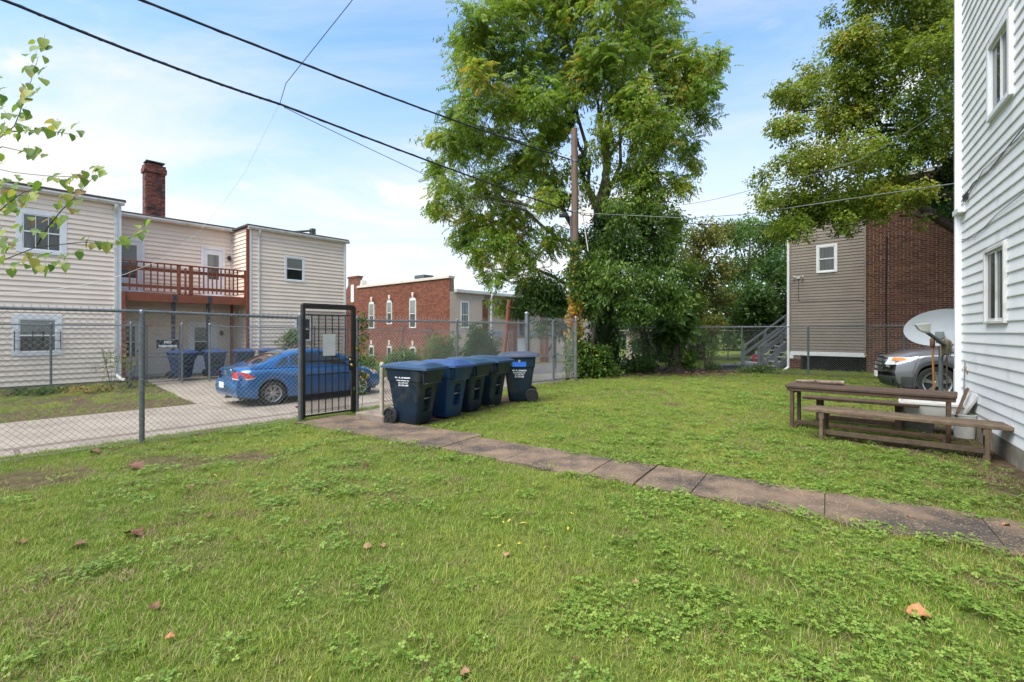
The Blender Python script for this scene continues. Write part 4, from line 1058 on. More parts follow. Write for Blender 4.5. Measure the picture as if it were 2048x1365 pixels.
# fence on from the gate, behind the bins, to the double gates
f2 = thing('chain_link_fence', 'grey chain link fence running behind the row of bins to the double gates', 'fence', uv(4.97, FV), ROT_A)
zt2 = 1.86
for x, r_ in ((0.0, .033), (2.6, .026)): post(f2, x, -.1, 1.83, r_, 'galv_dark')
rail(f2, 0, 5.15, 1.78, 1.80, m='galv'); mesh_part(f2, 0, 5.15, .02, 1.84)
bands(f2, 0, (.3, .85, 1.4), .037, 'galv_dark')
dg = thing('gate', 'pair of silver chain link gate leaves right of the bins', 'gate', uv(10.15, FV), ROT_A)
post(dg, 0, -.1, 2.08, .055, 'galv', 'gate_post')
post(dg, 2.45, -.1, 2.02, .04, 'galv', 'gate_post')
for (x0, x1) in ((.09, 1.20), (1.27, 2.40)):
    b = MB(); za, zb = .16, 1.92; b.tube([(x0, 0, za), (x0, 0, zb), (x1, 0, zb), (x1, 0, za), (x0, 0, za)], .021, 8); lf = b.build('gate_leaf', M['galv'], dg, smooth=True, angle=40)
    b = MB(); b.tube([(x0, 0, .86), (x1, 0, .86)], .017, 8); b.build('cross_bar', M['galv'], lf, smooth=True)
    mesh_part(lf, x0 + .01, x1 - .01, za, zb + .02, step=.062)
b = MB(); b.tube([(1.235, -.03, .02), (1.235, -.03, 1.0)], .012, 8); b.build('drop_rod', M['galv'], dg)
b = MB(); b.span((1.17, -.06, .80), (1.30, -.02, .88)); b.build('latch', M['galv_dark'], dg)

# short beige post with a strip of old mesh, left of the first bin
sp = thing('fence_post', 'short beige painted post holding a strip of mesh left of the first bin', 'post', (-2.235, 8.16, 0), R(59))
post(sp, 0, 0, 1.0, .036, 'post_beige'); mesh_part(sp, .04, .5, .05, .95, m='rust', step=.07, y=0)

# far fence in front of the cream house
gzf = -.24
f3 = thing('chain_link_fence', 'grey chain link fence with a wire gate in front of the cream house', 'fence', uv(-8, 19.75, gzf), ROT_A)
ztf = 1.80 - gzf
for x in (3.0, 6.55, 9.75, 11.9): post(f3, x, 0, ztf, .030, 'galv_dark')
for x in (13.08, 13.93): post(f3, x, 0, ztf + .05, .035, 'galv')
for x, ln in ((17.9, 0), (22.5, 0), (24.4, .22), (27.2, 0)): post(f3, x, -.4, ztf, .028, 'galv_dark', lean=-ln)
post(f3, 11.65, 0, ztf + .06, .03, 'galv'); post(f3, 12.0, -.0, ztf + .1, .035, 'galv_dark')
rail(f3, 0, 11.9, ztf, ztf - .03, m='galv'); rail(f3, 13.93, 21, ztf - .03, ztf - .12, m='galv'); rail(f3, 21, 31, ztf - .12, ztf - .22, m='galv', sag=.05); rail(f3, 21, 31, .62, .55, m='galv', r=.014, nm='wire_rail')
mesh_part(f3, 0, 11.9, .04, ztf, r=.0015); mesh_part(f3, 13.93, 31, -.3, ztf - .12, r=.0015)
lf = rail(f3, 12.05, 13.03, ztf - .02, ztf - .02, r=.018, m='rust', nm='gate_leaf'); mesh_part(lf, 12.05, 13.03, .1, ztf - .02, r=.0015)
for (z_) in (.10, .95): rail(lf, 12.05, 13.03, z_, z_, r=.014, m='galv_dark', nm='cross_bar')
for x in (12.08, 13.0):
    b = MB(); b.tube([(x, 0, .1), (x, 0, ztf - .02)], .017, 8); b.build('gate_stile', M['galv_dark'], lf)
sg = thing('sign', 'small black warning sign with white letters hung on the wire gate', 'sign', uv(-8 + 12.35, 19.70, gzf + 1.22), ROT_A)
b = MB(); b.span((-.02, -.014, 0), (.62, -.008, .34)); b.build('sign_board', M['sign_black'], sg)
b = MB(); b.span((.0, -.0165, .015), (.60, -.0155, .022)); b.span((.0, -.0165, .318), (.60, -.0155, .325)); b.build('border', M['print_white'], sg)
def text(parent, s_, size, loc, rot=(R(90), 0, 0), m='print_white', nm='lettering', align='CENTER', ext=.0008, bold=0.0, sx=1.0):
    cu = bpy.data.curves.new('t', 'FONT'); cu.body = s_; cu.size = size; cu.align_x = align; cu.extrude = ext; cu.resolution_u = 2; cu.offset = bold
    o = bpy.data.objects.new('t', cu); COL.objects.link(o); dg_ = bpy.context.evaluated_depsgraph_get(); dg_.update()
    me = bpy.data.meshes.new_from_object(o.evaluated_get(dg_)); bpy.data.objects.remove(o); me.materials.clear(); me.materials.append(M[m])
    q = link(nm, me, parent, loc); q.rotation_euler = rot; q.scale = (sx, 1, 1); return q
text(sg, 'NO', .135, (.30, -.016, .185), bold=.004); text(sg, 'TRESPASSING', .105, (.30, -.016, .055), bold=.004, sx=.86)

# back fence beyond the lawn (right)
P0, P1 = Vector((1.9, 22.6, 0)), Vector((15.2, 13.95, 0)); dF = (P1 - P0); LF = dF.length; rF = math.atan2(dF.y, dF.x)
f4 = thing('chain_link_fence', 'long grey chain link fence across the back of the lawn below the trees', 'fence', P0, rF)
f4.location.z = -.05
for k, x in enumerate((.2, 3.3, 6.3, 8.2, 10.35, 13.0, 15.5)): post(f4, x, 0, 1.80, .030 if k != 4 else .034, 'galv_dark')
rail(f4, 0, LF, 1.79, 1.81, m='galv_dark', r=.020); mesh_part(f4, 0, LF, .03, 1.84, m='wire')
f5 = thing('chain_link_fence', 'second chain link fence with a yellowish rail deeper in the back yard', 'fence', (5.5, 27.0, -.1), R(-9))
for x in (0, 3.2, 6.4, 9.6): post(f5, x, 0, 1.75, .028, 'galv_dark')
rail(f5, 0, 11, 1.74, 1.74, m='stone', r=.022); mesh_part(f5, 0, 11, .02, 1.74, step=.10, r=.0018)
# ------------------------------------------------------------------ wheeled bins
def rrect(hx, hy, r, n=4, front=None):
    """rounded rectangle, counter-clockwise, with extra points on the +x side."""
    P = []
    for (cx_, cy_, a0) in ((hx - r, -hy + r, -90), (hx - r, hy - r, 0), (-hx + r, hy - r, 90), (-hx + r, -hy + r, 180)):
        for k in range(n + 1):
            a = R(a0 + 90 * k / n); P.append((cx_ + r * math.cos(a), cy_ + r * math.sin(a)))
        if a0 == -90 and front:
            for y in front: P.append((hx, y))
    return P
FR = [-.155, -.098, -.088, -.05, 0, .05, .088, .098, .155]
def make_bin(label, loc, rotz, body='bin_blue', lid='lid_dark', group='blue wheeled bins in a row beside the lawn', print_side=None, sticker=False, lid_style=0):
    t = thing('wheeled_bin', label, 'bin', loc, rotz, group)
    b = MB(); rings = []
    lv = [(0.02, .215, .205), (.05, .235, .222), (.20, .255, .235), (.215, .257, .237), (.235, .259, .238), (.45, .288, .258), (.53, .298, .265), (.57, .304, .269), (.60, .309, .272), (.615, .311, .273), (.72, .328, .285), (.735, .345, .298), (.90, .362, .312), (.915, .380, .326), (.955, .384, .330)]
    for (z, hx_, hy_) in lv:
        ring = []
        for (x, y) in rrect(hx_, hy_, .06, 4, FR):
            xx = x - .02 * (1 - z) * 0
            if x > hx_ - .002 and .235 <= z <= .60:
                lim = .092 if z < .5 else (.085 if z < .56 else (.06 if z < .59 else .0))
                if abs(y) <= lim: xx -= .085
            if z > .73 and x < 0: xx = max(x, -.355)
            if z < .22 and x < -.18: xx = x + (.22 - z) * .35
            ring.append((xx, y, z))
        rings.append(ring)
    b.loft(rings, cap=True)
    body_o = b.build('bin_body', M[body], t, smooth=True, angle=32)
    # lift bar in the front recess
    q = MB(); q.tube([(.268, -.10, .435), (.268, .10, .435)], .014, 8); q.build('lift_bar', M['galv'], t, smooth=True)
    # front pocket below the lid
    q = MB(); q.loft([[(.30, -.215, .685), (.415, -.20, .70), (.415, .20, .70), (.30, .215, .685)], [(.352, -.292, .92), (.455, -.282, .92), (.455, .282, .92), (.352, .292, .92)], [(.352, -.29, .962), (.458, -.285, .962), (.458, .285, .962), (.352, .29, .962)]])
    q.build('front_lip', M[body], t, bevel=.012, seg=2)
    q = MB(); q.tube([(.40, -.294, .95), (.36, -.215, .692), (.417, -.20, .700), (.417, .20, .700), (.36, .215, .692), (.40, .294, .95)], .0065, 5); q.build('lip_edge', M['worn_edge'], t)
    # lid: shallow tray with a raised, dented centre
    q = MB(); N1, N2 = 14, 10; V = []; F = []
    for i in range(N1 + 1):
        for j in range(N2 + 1):
            u_, v_ = i / N1, j / N2; x = -.415 + .905 * u_; y = (-.345 + .69 * v_) * (1 - .06 * u_)
            e = min(u_, 1 - u_, v_, 1 - v_); z = .985 + .045 * min(1, e * 7) + .022 * math.sin(math.pi * v_) * math.sin(math.pi * u_)
            if lid_style == 0: z += .016 * math.cos(u_ * 15) * (e > .1) * math.sin(math.pi * v_)
            elif lid_style == 1: z += .03 * (abs(v_ - .5) < .30 and .58 < u_ < .86) - .012 * (abs(v_ - .5) > .34 and e > .08)
            else: z += .010 * math.cos(v_ * 19) * (e > .1)
            z -= .03 * u_
            V.append((x, y, z))
    for i in range(N1):
        for j in range(N2): k = i * (N2 + 1) + j; F.append((k, k + N2 + 1, k + N2 + 2, k + 1))
    rim = [i * (N2 + 1) for i in range(N1 + 1)] + [N1 * (N2 + 1) + j for j in range(1, N2 + 1)] + [i * (N2 + 1) + N2 for i in range(N1 - 1, -1, -1)] + list(range(N2 - 1, 0, -1))
    o_ = len(V); V += [(V[k][0] * 1.012, V[k][1] * 1.015, V[k][2] - .035) for k in rim]; n_ = len(rim)
    F += [(rim[i], o_ + i, o_ + (i + 1) % n_, rim[(i + 1) % n_]) for i in range(n_)] + [tuple(o_ + i for i in range(n_))]
    q.add(V, F); q.build('lid', M[lid], t, smooth=True, angle=38)
    q = MB(); q.tube([(-.36, -.24, .95), (-.435, -.22, .985), (-.435, .22, .985), (-.36, .24, .95)], .017, 8); q.build('handle', M[body], t, smooth=True)
    # wheels
    for sy in (-1, 1):
        q = MB(); q.lathe([(.118, -.032), (.138, -.026), (.145, 0), (.138, .026), (.118, .032)], 24); w = q.build('wheel', M['rubber'], t, (-.275, sy * .275, .145), smooth=True, angle=40)
        q = MB(); q.lathe([(0.0, -.024), (.035, -.028), (.04, -.016), (.112, -.014), (.119, -.03)], 24); q.lathe([(0, .024), (.035, .028), (.04, .016), (.112, .014), (.119, .03)], 24)
        for k in range(6):
            a = k * 1.0472; q.bar((.035 * math.cos(a), sy * .020, .035 * math.sin(a)), (.114 * math.cos(a), sy * .022, .114 * math.sin(a)), .018, .014, up=(0, 1, 0))
        q.build('hub', M['plastic_black'], w, smooth=True, angle=30)
    q = MB(); q.tube([(-.275, -.27, .145), (-.275, .27, .145)], .012, 8); q.build('axle', M['galv_dark'], t)
    if print_side is not None:
        sy = print_side; th = math.atan2(.312 - .258, .45)
        def on_side(x, z): return (x, sy * (.259 + (z - .45) * .098 + .004 + (.010 if z > .73 else 0)), z)
        rot = (R(90) - th, 0, 0) if sy < 0 else (R(90) - th, 0, R(180))
        z0 = .78 if not sticker else .645
        for (s_, sz, dz, bo) in (('W. R. Braxton', .056, 0, .0012), ('Truck Service, Inc.', .038, -.045, .0006), ('301-394-7413', .038, -.088, .0006), ('301-394-3308', .038, -.130, .0006)):
            text(t, s_, sz, on_side(.03 * (-sy) if False else .0, z0 + dz), rot, bold=bo, nm='lettering', sx=.95)
        if sticker:
            q = MB(); q.span((-.15, -.001, -.075), (.15, .001, .075)); st = q.build('sticker', M['sticker_blue'], t, on_side(0, .815)); st.rotation_euler = (-th, 0, 0) if sy < 0 else (-th, 0, R(180))
            f_ = on_side(0, .80)
            for (s_, sz, z) in (('NEWSPAPERS', .042, .792), ('ONLY', .036, .752)):
                p = on_side(0, z); text(t, s_, sz, (p[0], p[1] + sy * .0035, p[2]), rot, bold=.001, nm='lettering')
            q = MB()
            for k in range(3):
                a0 = R(90 + 120 * k + 12); pts_ = [(.019 * math.cos(a0 + R(85) * i / 5), 0, .019 * math.sin(a0 + R(85) * i / 5)) for i in range(6)]
                q.tube(pts_, [.0048] * 5 + [.001], 6)
            p = on_side(0, .858); q.build('recycling_mark', M['print_white'], t, (p[0], p[1] + sy * .004, p[2]))
            p = on_side(.20, .79); text(t, '108130', .022, (p[0], p[1] + sy * .001, p[2]), rot, nm='lettering')
    return t
def bin_at(fx, fy, fdir, **k):
    a = math.atan2(fdir[1], fdir[0]); c = (fx - .30 * math.cos(a), fy - .30 * math.sin(a))
    return make_bin(loc=(c[0], c[1], .012), rotz=a, **k)
fd = (.88, -.475)
bin_at(-1.40, 7.95, (.90, -.43), label='dark blue bin with white hauler lettering, nearest the beige post', print_side=-1)
bin_at(-.98, 8.57, (.86, -.51), label='brighter blue bin with faded violet blue lid, second from the gate', body='bin_bright', lid='lid_bright', lid_style=1)
bin_at(-.66, 9.27, (.87, -.49), label='grimy dark blue bin standing between the bright blue bin and another dark bin', lid='lid_dark', lid_style=2)
bin_at(-.27, 9.95, (.86, -.51), label='dark blue bin with a straight front pocket, next to the newspaper bin', lid='lid_dark', lid_style=2)
b5 = make_bin('blue bin turned sideways with a bright blue newspapers only sticker', (.16, 10.70, .012), R(180), lid='lid_pale', print_side=1, sticker=True, lid_style=3)
b5.scale = (1.0, 1.0, 1.06)
# bins standing against the cream house
g2 = 'blue bins by the cream house'
k1 = make_bin('blue bin alone below the dark steel post of the balcony', uv(5.30, 20.6, -.14), ROT_A - R(60), body='bin_bright', lid='lid_bright', group=g2)
lab = ['blue bin behind the wire gate post, left one of the pair by the lower door', 'blue bin standing directly behind the trunk of the car', 'blue bin behind the rear window of the car']
for i, (u_, v_) in enumerate(((6.35, 20.55), (7.35, 20.45), (8.25, 20.4))):
    c = copy_thing(k1); c.location = uv(u_, v_, -.14); c.rotation_euler = (0, 0, ROT_A - R(90 + 6 * i)); c['label'] = lab[i]

# ------------------------------------------------------------------ table and benches
def plank(parent, a, c, w, h, m, nm='plank', up=(0, 0, 1)):
    b = MB(); b.bar(a, c, w, h, up=up); return b.build(nm, M[m], parent, bevel=.006, seg=1)
def rot_of(d): return math.atan2(d[1], d[0])
tb = thing('table', 'long narrow red brown wooden table with a log on it', 'table', (5.36, 7.20, 0), rot_of((.745, -.667)))
L = 2.05
for k, y in enumerate((-.255, -.085, .085, .255)): plank(tb, (-L / 2 + random.uniform(-.02, .02), y, .685), (L / 2 + random.uniform(-.02, .02), y, .685), .16, .04, 'wood_red', 'tabletop_plank')
plank(tb, (-L / 2 + .03, -.30, .64), (L / 2 - .03, -.30, .64), .035, .05, 'wood_red', 'apron')
for sx in (-1, 1):
    x = sx * (L / 2 - .10)
    for y in (-.27, .24): plank(tb, (x, y, 0), (x, y, .664), .075, .05, 'wood_red', 'leg', up=(1, 0, 0))
    plank(tb, (x, -.30, .615), (x, .28, .615), .05, .085, 'wood_red', 'end_rail'); plank(tb, (x - sx * .045, -.29, .03), (x - sx * .045, .26, .03), .04, .07, 'wood_red', 'end_rail')
plank(tb, (-L / 2 + .1, -.02, .085), (L / 2 - .12, -.02, .085), .06, .055, 'wood_red', 'stretcher')
def bench(label, loc, d, L, m, h=.44, w=.26, ov=.22, slab_legs=False):
    t = thing('bench', label, 'bench', loc, rot_of(d), 'wooden benches beside the table')
    for y in (-w / 3, 0, w / 3): plank(t, (-L / 2 + random.uniform(-.01, .01), y, h - .022), (L / 2 + random.uniform(-.01, .01), y, h - .022), w / 3 - .008, .044, m, 'seat_plank')
    for sx in (-1, 1):
        x = sx * (L / 2 - ov)
        if slab_legs:
            plank(t, (x, 0, .04), (x, 0, h - .045), .20, .09, m, 'leg', up=(1, 0, 0))
            plank(t, (x, -.14, .02), (x, .14, .02), .10, .04, m, 'foot')
        else:
            for y in (-w * .40, w * .40): plank(t, (x, y, 0), (x, y, h - .045), .075, .045, m, 'leg', up=(1, 0, 0))
            plank(t, (x, -w * .47, h - .09), (x, w * .47, h - .09), .075, .085, m, 'end_rail'); plank(t, (x, -w * .36, .03), (x, w * .36, .03), .07, .06, m, 'end_rail')
    plank(t, (-L / 2 + ov, -.04, .10), (L / 2 - ov, -.04, .10), .05, .07, m, 'stretcher')
    return t
bench('front weathered grey brown bench, nearest the walkway', (5.20, 6.40, 0), (.735, -.678), 2.15, 'wood_grey', .44, .46, .23)
bench('shorter red brown bench behind the long table', (5.72, 7.86, 0), (.76, -.65), 1.55, 'wood_red', .44, .34, .25, slab_legs=True)
lg = thing('log', 'thin grey log lying on the left end of the table', 'log', (5.02, 7.70, .74), rot_of((.80, -.60)))
b = MB(); b.tube([(-.36, .02, 0), (-.2, 0, .004), (-.05, .015, .006), (.12, 0, .002), (.30, .012, .006)], [.022, .026, .030, .031, .036], 9); b.build('log_body', M['bark_log'], lg, smooth=True, angle=50)
b = MB(); b.tube([(-.06, .01, .01), (-.10, -.05, .03)], [.014, .008], 6); b.build('twig_stub', M['bark_log'], lg)

# ------------------------------------------------------------------ satellite dish on its pole, broom, mop, tub and boards
DX, DY = 7.72, 8.55
ds = thing('satellite_dish', 'pale grey oval satellite dish on a grey pole beside the white house', 'dish', (DX, DY, 0), 0)
b = MB(); b.tube([(0, 0, -.1), (0, 0, 1.42)], .034, 12); b.build('pole', M['dish_arm'], ds, smooth=True, angle=40)
nrm = Vector((-.42, -.83, .36)).normalized(); ux = Vector((0, 0, 1)).cross(nrm).normalized(); uy = nrm.cross(ux)
cd_ = Vector((.06, .06, 1.64)); b = MB(); NR, NS_ = 8, 36; V = []; F = []
tl = R(14); ex = ux * math.cos(tl) + uy * math.sin(tl); ey = -ux * math.sin(tl) + uy * math.cos(tl)
for side in (0, 1):
    for i in range(NR + 1):
        r_ = i / NR
        for k in range(NS_):
            a = 2 * math.pi * k / NS_; V.append(cd_ + ex * (.56 * r_ * math.cos(a)) + ey * (.345 * r_ * math.sin(a)) + nrm * (.085 * r_ * r_ - .08 - (.008 if side else 0)))
o2 = (NR + 1) * NS_
for side in (0, 1):
    for i in range(NR):
        for k in range(NS_):
            k2 = (k + 1) % NS_; q_ = [side * o2 + i * NS_ + k, side * o2 + i * NS_ + k2, side * o2 + (i + 1) * NS_ + k2, side * o2 + (i + 1) * NS_ + k]
            F.append(tuple(q_ if not side else q_[::-1]))
F += [(NR * NS_ + k, NR * NS_ + (k + 1) % NS_, o2 + NR * NS_ + (k + 1) % NS_, o2 + NR * NS_ + k) for k in range(NS_)]
b.add(V, F); b.build('reflector', M['dish'], ds, smooth=True, angle=50)
low_ = cd_ - ey * .36 + nrm * .0
b = MB(); tip = Vector((-.66, -.42, 1.58)); b.bar((-.03, -.10, 1.33), tip, .05, .045); b.bar((0, .02, 1.36), (.03, .06, 1.55), .12, .10); b.tube([(0, 0, 1.36), (0, 0, 1.46)], .05, 10); b.build('feed_arm', M['dish_arm'], ds, bevel=.006, seg=1)
b = MB(); b.loft([[tip + Vector(p) for p in ((-.13, .01, .10), (.09, -.03, .13), (.10, .05, .14), (-.12, .09, .11))], [tip + Vector(p) for p in ((-.09, -.02, .0), (.07, -.04, -.01), (.08, .03, .0), (-.08, .05, .01))], [tip + Vector(p) for p in ((-.02, -.02, -.04), (.05, -.03, -.05), (.05, .02, -.04), (-.02, .03, -.03))]])
b.build('receiver', M['lnb'], ds, bevel=.008)
b = MB(); b.tube([(.04, -.02, 1.3), (.09, -.03, 1.2), (.08, -.03, 1.1), (.03, -.04, 1.02)], .005, 6); b.build('cable', M['cable'], ds)
br = thing('broom', 'upright orange wooden broom handle leaning beside the dish pole', 'broom', (DX - .22, DY - .10, 0), 0)
b = MB(); b.tube([(.02, 0, .02), (0, 0, .7), (-.02, .0, 1.30)], .015, 8); b.build('broom_handle', M['broom'], br, smooth=True, angle=40)
b = MB(); b.lathe([(.018, 1.27), (.036, 1.30), (.038, 1.42), (.02, 1.45)], 10, (-.02, 0, 0), 'z'); b.build('collar', M['broom_band'], br, smooth=True, angle=40)
mp_ = thing('mop', 'grey string mop hanging upside down on the dish pole', 'mop', (DX + .02, DY - .07, 0), 0)
b = MB(); b.tube([(.03, 0, .05), (.01, -.01, 1.35)], .012, 8); b.build('mop_handle', M['wood_grey'], mp_, smooth=True, angle=40)
b = MB()
for k in range(90):
    a = random.uniform(0, 6.28); r_ = random.uniform(.02, .085); l_ = random.uniform(.18, .34); x, y = r_ * math.cos(a), .7 * r_ * math.sin(a)
    b.tube([(x * .3, y * .3, 1.43), (x * .9, y * .9, 1.40), (x * 1.1 + random.uniform(-.015, .015), y * 1.1, 1.32), (x + random.uniform(-.02, .02), y, 1.43 - l_)], [.007, .008, .008, .005], 4)
b.build('mop_head', M['mop'], mp_)
tu = thing('tub', 'dirty white plastic tub on dark blocks behind the benches', 'tub', (6.52, 7.36, 0), rot_of((.765, -.645)))
b = MB(); rg = []
for (hx_, hy_, z) in ((.34, .16, .20), (.38, .19, .42), (.41, .21, .44), (.41, .21, .47), (.385, .19, .47), (.33, .15, .22)): rg.append([(x, y, z) for x, y in rrect(hx_, hy_, .05)])
b.loft(rg); b.build('tub_body', M['styro'], tu, smooth=True, angle=35)
bk = thing('concrete_block', 'dark mossy block under the white tub', 'block', (6.35, 7.45, 0), rot_of((.765, -.645)))
b = MB(); b.span((-.24, -.12, -.02), (.20, .12, .192)); b.build('block_body', M['cinder'], bk, bevel=.012)
bd = thing('bucket', 'white bucket below the table end close to the white house', 'bucket', (6.62, 6.95, 0), 0)
b = MB(); b.lathe([(.0, .01), (.115, .01), (.135, .34), (.143, .34), (.143, .355), (.128, .355), (.11, .04), (0, .04)], 20, (0, 0, 0), 'z'); b.build('bucket_body', M['styro'], bd, smooth=True, angle=40)
fo = thing('board', 'broken pale foam board leaning on the white house', 'board', (6.72, 7.05, 0), rot_w + R(90))
b = MB(); rt = Matrix.Rotation(R(24), 3, 'Y') @ Matrix.Rotation(R(18), 3, 'X'); b.box((.0, .0, .42), (.04, .36, .62), rot=rt); b.build('foam_panel', M['styro'], fo, bevel=.01)
b = MB(); b.box((-.05, -.10, .52), (.03, .045, .50), rot=Matrix.Rotation(R(24), 3, 'Y') @ Matrix.Rotation(R(-32), 3, 'X')); b.build('timber_strip', M['wood_red'], fo)
sh = thing('shovel', 'old shovel with a grey wooden handle leaning in the corner by the downspout', 'shovel', (7.0, 7.30, 0), 0)
b = MB(); b.tube([(-.02, .02, 1.02), (.03, -.05, .80), (.07, -.16, .48)], .019, 8); b.build('shovel_handle', M['bark_log'], sh, smooth=True)
b = MB(); b.tube([(.07, -.16, .50), (.075, -.18, .40)], [.024, .03], 8); b.tube([(.07, -.17, .46), (.02, -.2, .40), (-.06, -.2, .36), (-.1, -.25, .33)], .012, 6); b.tube([(.0, -.22, .42), (-.08, -.26, .36), (-.02, -.3, .33)], .010, 6); b.build('metal_head', M['galv'], sh)
# ------------------------------------------------------------------ cars
def interp(tab, x):
    if x <= tab[0][0]: return tab[0][1]
    for (a, p), (b_, q) in zip(tab, tab[1:]):
        if x <= b_:
            t = (x - a) / (b_ - a); return p + (q - p) * t
    return tab[-1][1]
def smooth_tab(tab):
    xs_ = [p[0] for p in tab]; ys_ = [p[1] for p in tab]; n = len(tab)
    m = [0] * n
    for i in range(1, n - 1): 
        d0 = (ys_[i] - ys_[i - 1]) / (xs_[i] - xs_[i - 1]); d1 = (ys_[i + 1] - ys_[i]) / (xs_[i + 1] - xs_[i]); m[i] = 0 if d0 * d1 <= 0 else 2 * d0 * d1 / (d0 + d1)
    m[0] = (ys_[1] - ys_[0]) / (xs_[1] - xs_[0]); m[-1] = (ys_[-1] - ys_[-2]) / (xs_[-1] - xs_[-2])
    def f(x):
        if x <= xs_[0]: return ys_[0]
        if x >= xs_[-1]: return ys_[-1]
        for i in range(n - 1):
            if x <= xs_[i + 1]:
                h = xs_[i + 1] - xs_[i]; t = (x - xs_[i]) / h
                return (2 * t ** 3 - 3 * t * t + 1) * ys_[i] + (t ** 3 - 2 * t * t + t) * h * m[i] + (-2 * t ** 3 + 3 * t * t) * ys_[i + 1] + (t ** 3 - t * t) * h * m[i + 1]
    return f
class Car:
    """body as one lofted skin with real wheel arches, greenhouse above it, windows and trim as panels of their own."""
    def __init__(s, c): s.__dict__.update(c); s.fs = smooth_tab(s.shoulder); s.ft = smooth_tab(s.deck); s.fw = smooth_tab(s.plan); s.fr = smooth_tab(s.roof)
    def zlow(s, x):
        z = s.sill + max(0, (s.x0 + .75 - x)) * .10 + max(0, x - (s.x1 - .75)) * .06
        for xw in (s.xr, s.xf):
            d = abs(x - xw)
            if d < s.arch: z = max(z, s.wr + math.sqrt(s.arch ** 2 - d * d) * 1.0)
        return z
    def ring(s, x):
        w, zs, zt, zl = s.fw(x), s.fs(x), s.ft(x), s.zlow(x)
        zl = min(zl, zs - .12)
        P = [(w * .955, zl)]
        for (t, k) in ((.16, .985), (.34, 1.0), (.55, .997), (.74, .992), (.88, .985), (.96, .968)): P.append((w * k, zl + (zs - zl) * t))
        P += [(w * .935, zs), (w * .86, zs + (zt - zs) * .42), (w * .62, zs + (zt - zs) * .80), (w * .3, zs + (zt - zs) * .97), (0, zt)]
        return P
    def shift(s, x, y, z):
        """lean the ends so bumpers, boot lid and nose have their profile; round the corners in plan."""
        a = abs(y) / (s.W / 2)
        e = 1 - min(1, max(0, (x - s.x0)) / .5)
        if e > 0: x += e * (interp(s.rear_prof, z) + .12 * a ** 3)
        e = 1 - min(1, max(0, (s.x1 - x)) / .7)
        if e > 0: x -= e * (interp(s.front_prof, z) + .30 * a ** 3)
        return x
    def body(s, parent, m):
        xs_ = list(np.linspace(s.x0, s.x1, 60))
        for xw in (s.xr, s.xf): xs_ += [xw + s.arch * k for k in (-1.001, -.999, -.97, -.9, -.75, -.5, -.25, 0, .25, .5, .75, .9, .97, .999, 1.001)]
        xs_ = sorted(xs_); b = MB(); rows = []
        for x in xs_:
            R_ = s.ring(x); full = [(y, z) for y, z in R_] + [(-y, z) for y, z in R_[-2::-1]]
            rows.append([(s.shift(x, y, z), y, z) for y, z in full])
        n = len(rows[0]); V = [p for r in rows for p in r]; F = []
        for i in range(len(rows) - 1):
            for k in range(n - 1): F.append((i * n + k, (i + 1) * n + k, (i + 1) * n + k + 1, i * n + k + 1))
        h = n // 2
        for base in (0, (len(rows) - 1) * n):
            for k in range(h): F.append((base + k, base + k + 1, base + n - 2 - k, base + n - 1 - k))
        b.add(V, F); return b.build('body', M[m], parent, smooth=True, angle=45)
    def gsurf(s, x, k):
        """greenhouse surface: k 0 = belt line, 1 = roof edge, 3 = centre of roof."""
        zb = s.ft(x) * .35 + s.fs(x) * .65; w = s.fw(x) * .905; zr = max(s.fr(x), zb + .004); f = min(1, (zr - zb) / s.gh)
        wr = w - (w - s.wroof) * f; ze = zr - .075 * f
        pts = [(w, zb), (wr, ze), (wr * .62, zr - .012 * f), (0, zr)]
        i = min(2, int(k)); t = k - i
        if i == 0: y = pts[0][0] + (pts[1][0] - pts[0][0]) * t; z = pts[0][1] + (pts[1][1] - pts[0][1]) * t; y += .030 * math.sin(math.pi * t) * f
        elif i == 1: y = pts[1][0] + (pts[2][0] - pts[1][0]) * t; z = pts[1][1] + (pts[2][1] - pts[1][1]) * t + .022 * math.sin(math.pi * t) * f
        else: y = pts[2][0] * (1 - t); z = pts[2][1] + (pts[3][1] - pts[2][1]) * (1 - (1 - t) ** 2)
        return Vector((x, y, z))
    def patch(s, nm, parent, m, xa, xb, ka, kb, off=.004, side=1, nx=8, nk=6, thick=.004):
        """panel on the greenhouse; xa, xb are functions of k."""
        b = MB(); V = []
        for i in range(nx + 1):
            for j in range(nk + 1):
                k = ka + (kb - ka) * j / nk; x = xa(k) + (xb(k) - xa(k)) * i / nx
                p = s.gsurf(x, k); e = .02
                n = (s.gsurf(x + e, k) - s.gsurf(x - e, k)).cross(s.gsurf(x, min(3, k + e)) - s.gsurf(x, max(0, k - e)))
                if n.length > 1e-9: n.normalize()
                if n.z < 0 and abs(n.y) < .5 or n.y < -.001 and ka < 1: n = -n
                q = p + n * off; V.append(Vector((q.x, q.y * side, q.z)))
        F = [(i * (nk + 1) + j, (i + 1) * (nk + 1) + j, (i + 1) * (nk + 1) + j + 1, i * (nk + 1) + j + 1) for i in range(nx) for j in range(nk)]
        b.add(V, F); return b.build(nm, M[m], parent, smooth=True)
    def green(s, parent, m):
        b = MB(); xs_ = np.linspace(s.xg0, s.xg1, 44); ks = [0, .25, .5, .75, 1, 1.3, 1.65, 2, 2.35, 2.7, 3]; rows = []
        for x in xs_:
            h = [s.gsurf(x, k) for k in ks]; rows.append([tuple(p) for p in h] + [(p.x, -p.y, p.z) for p in h[-2::-1]])
        n = len(rows[0]); V = [p for r in rows for p in r]
        F = [(i * n + k, (i + 1) * n + k, (i + 1) * n + k + 1, i * n + k + 1) for i in range(len(rows) - 1) for k in range(n - 1)]
        b.add(V, F); return b.build('cabin', M[m], parent, smooth=True, angle=50)
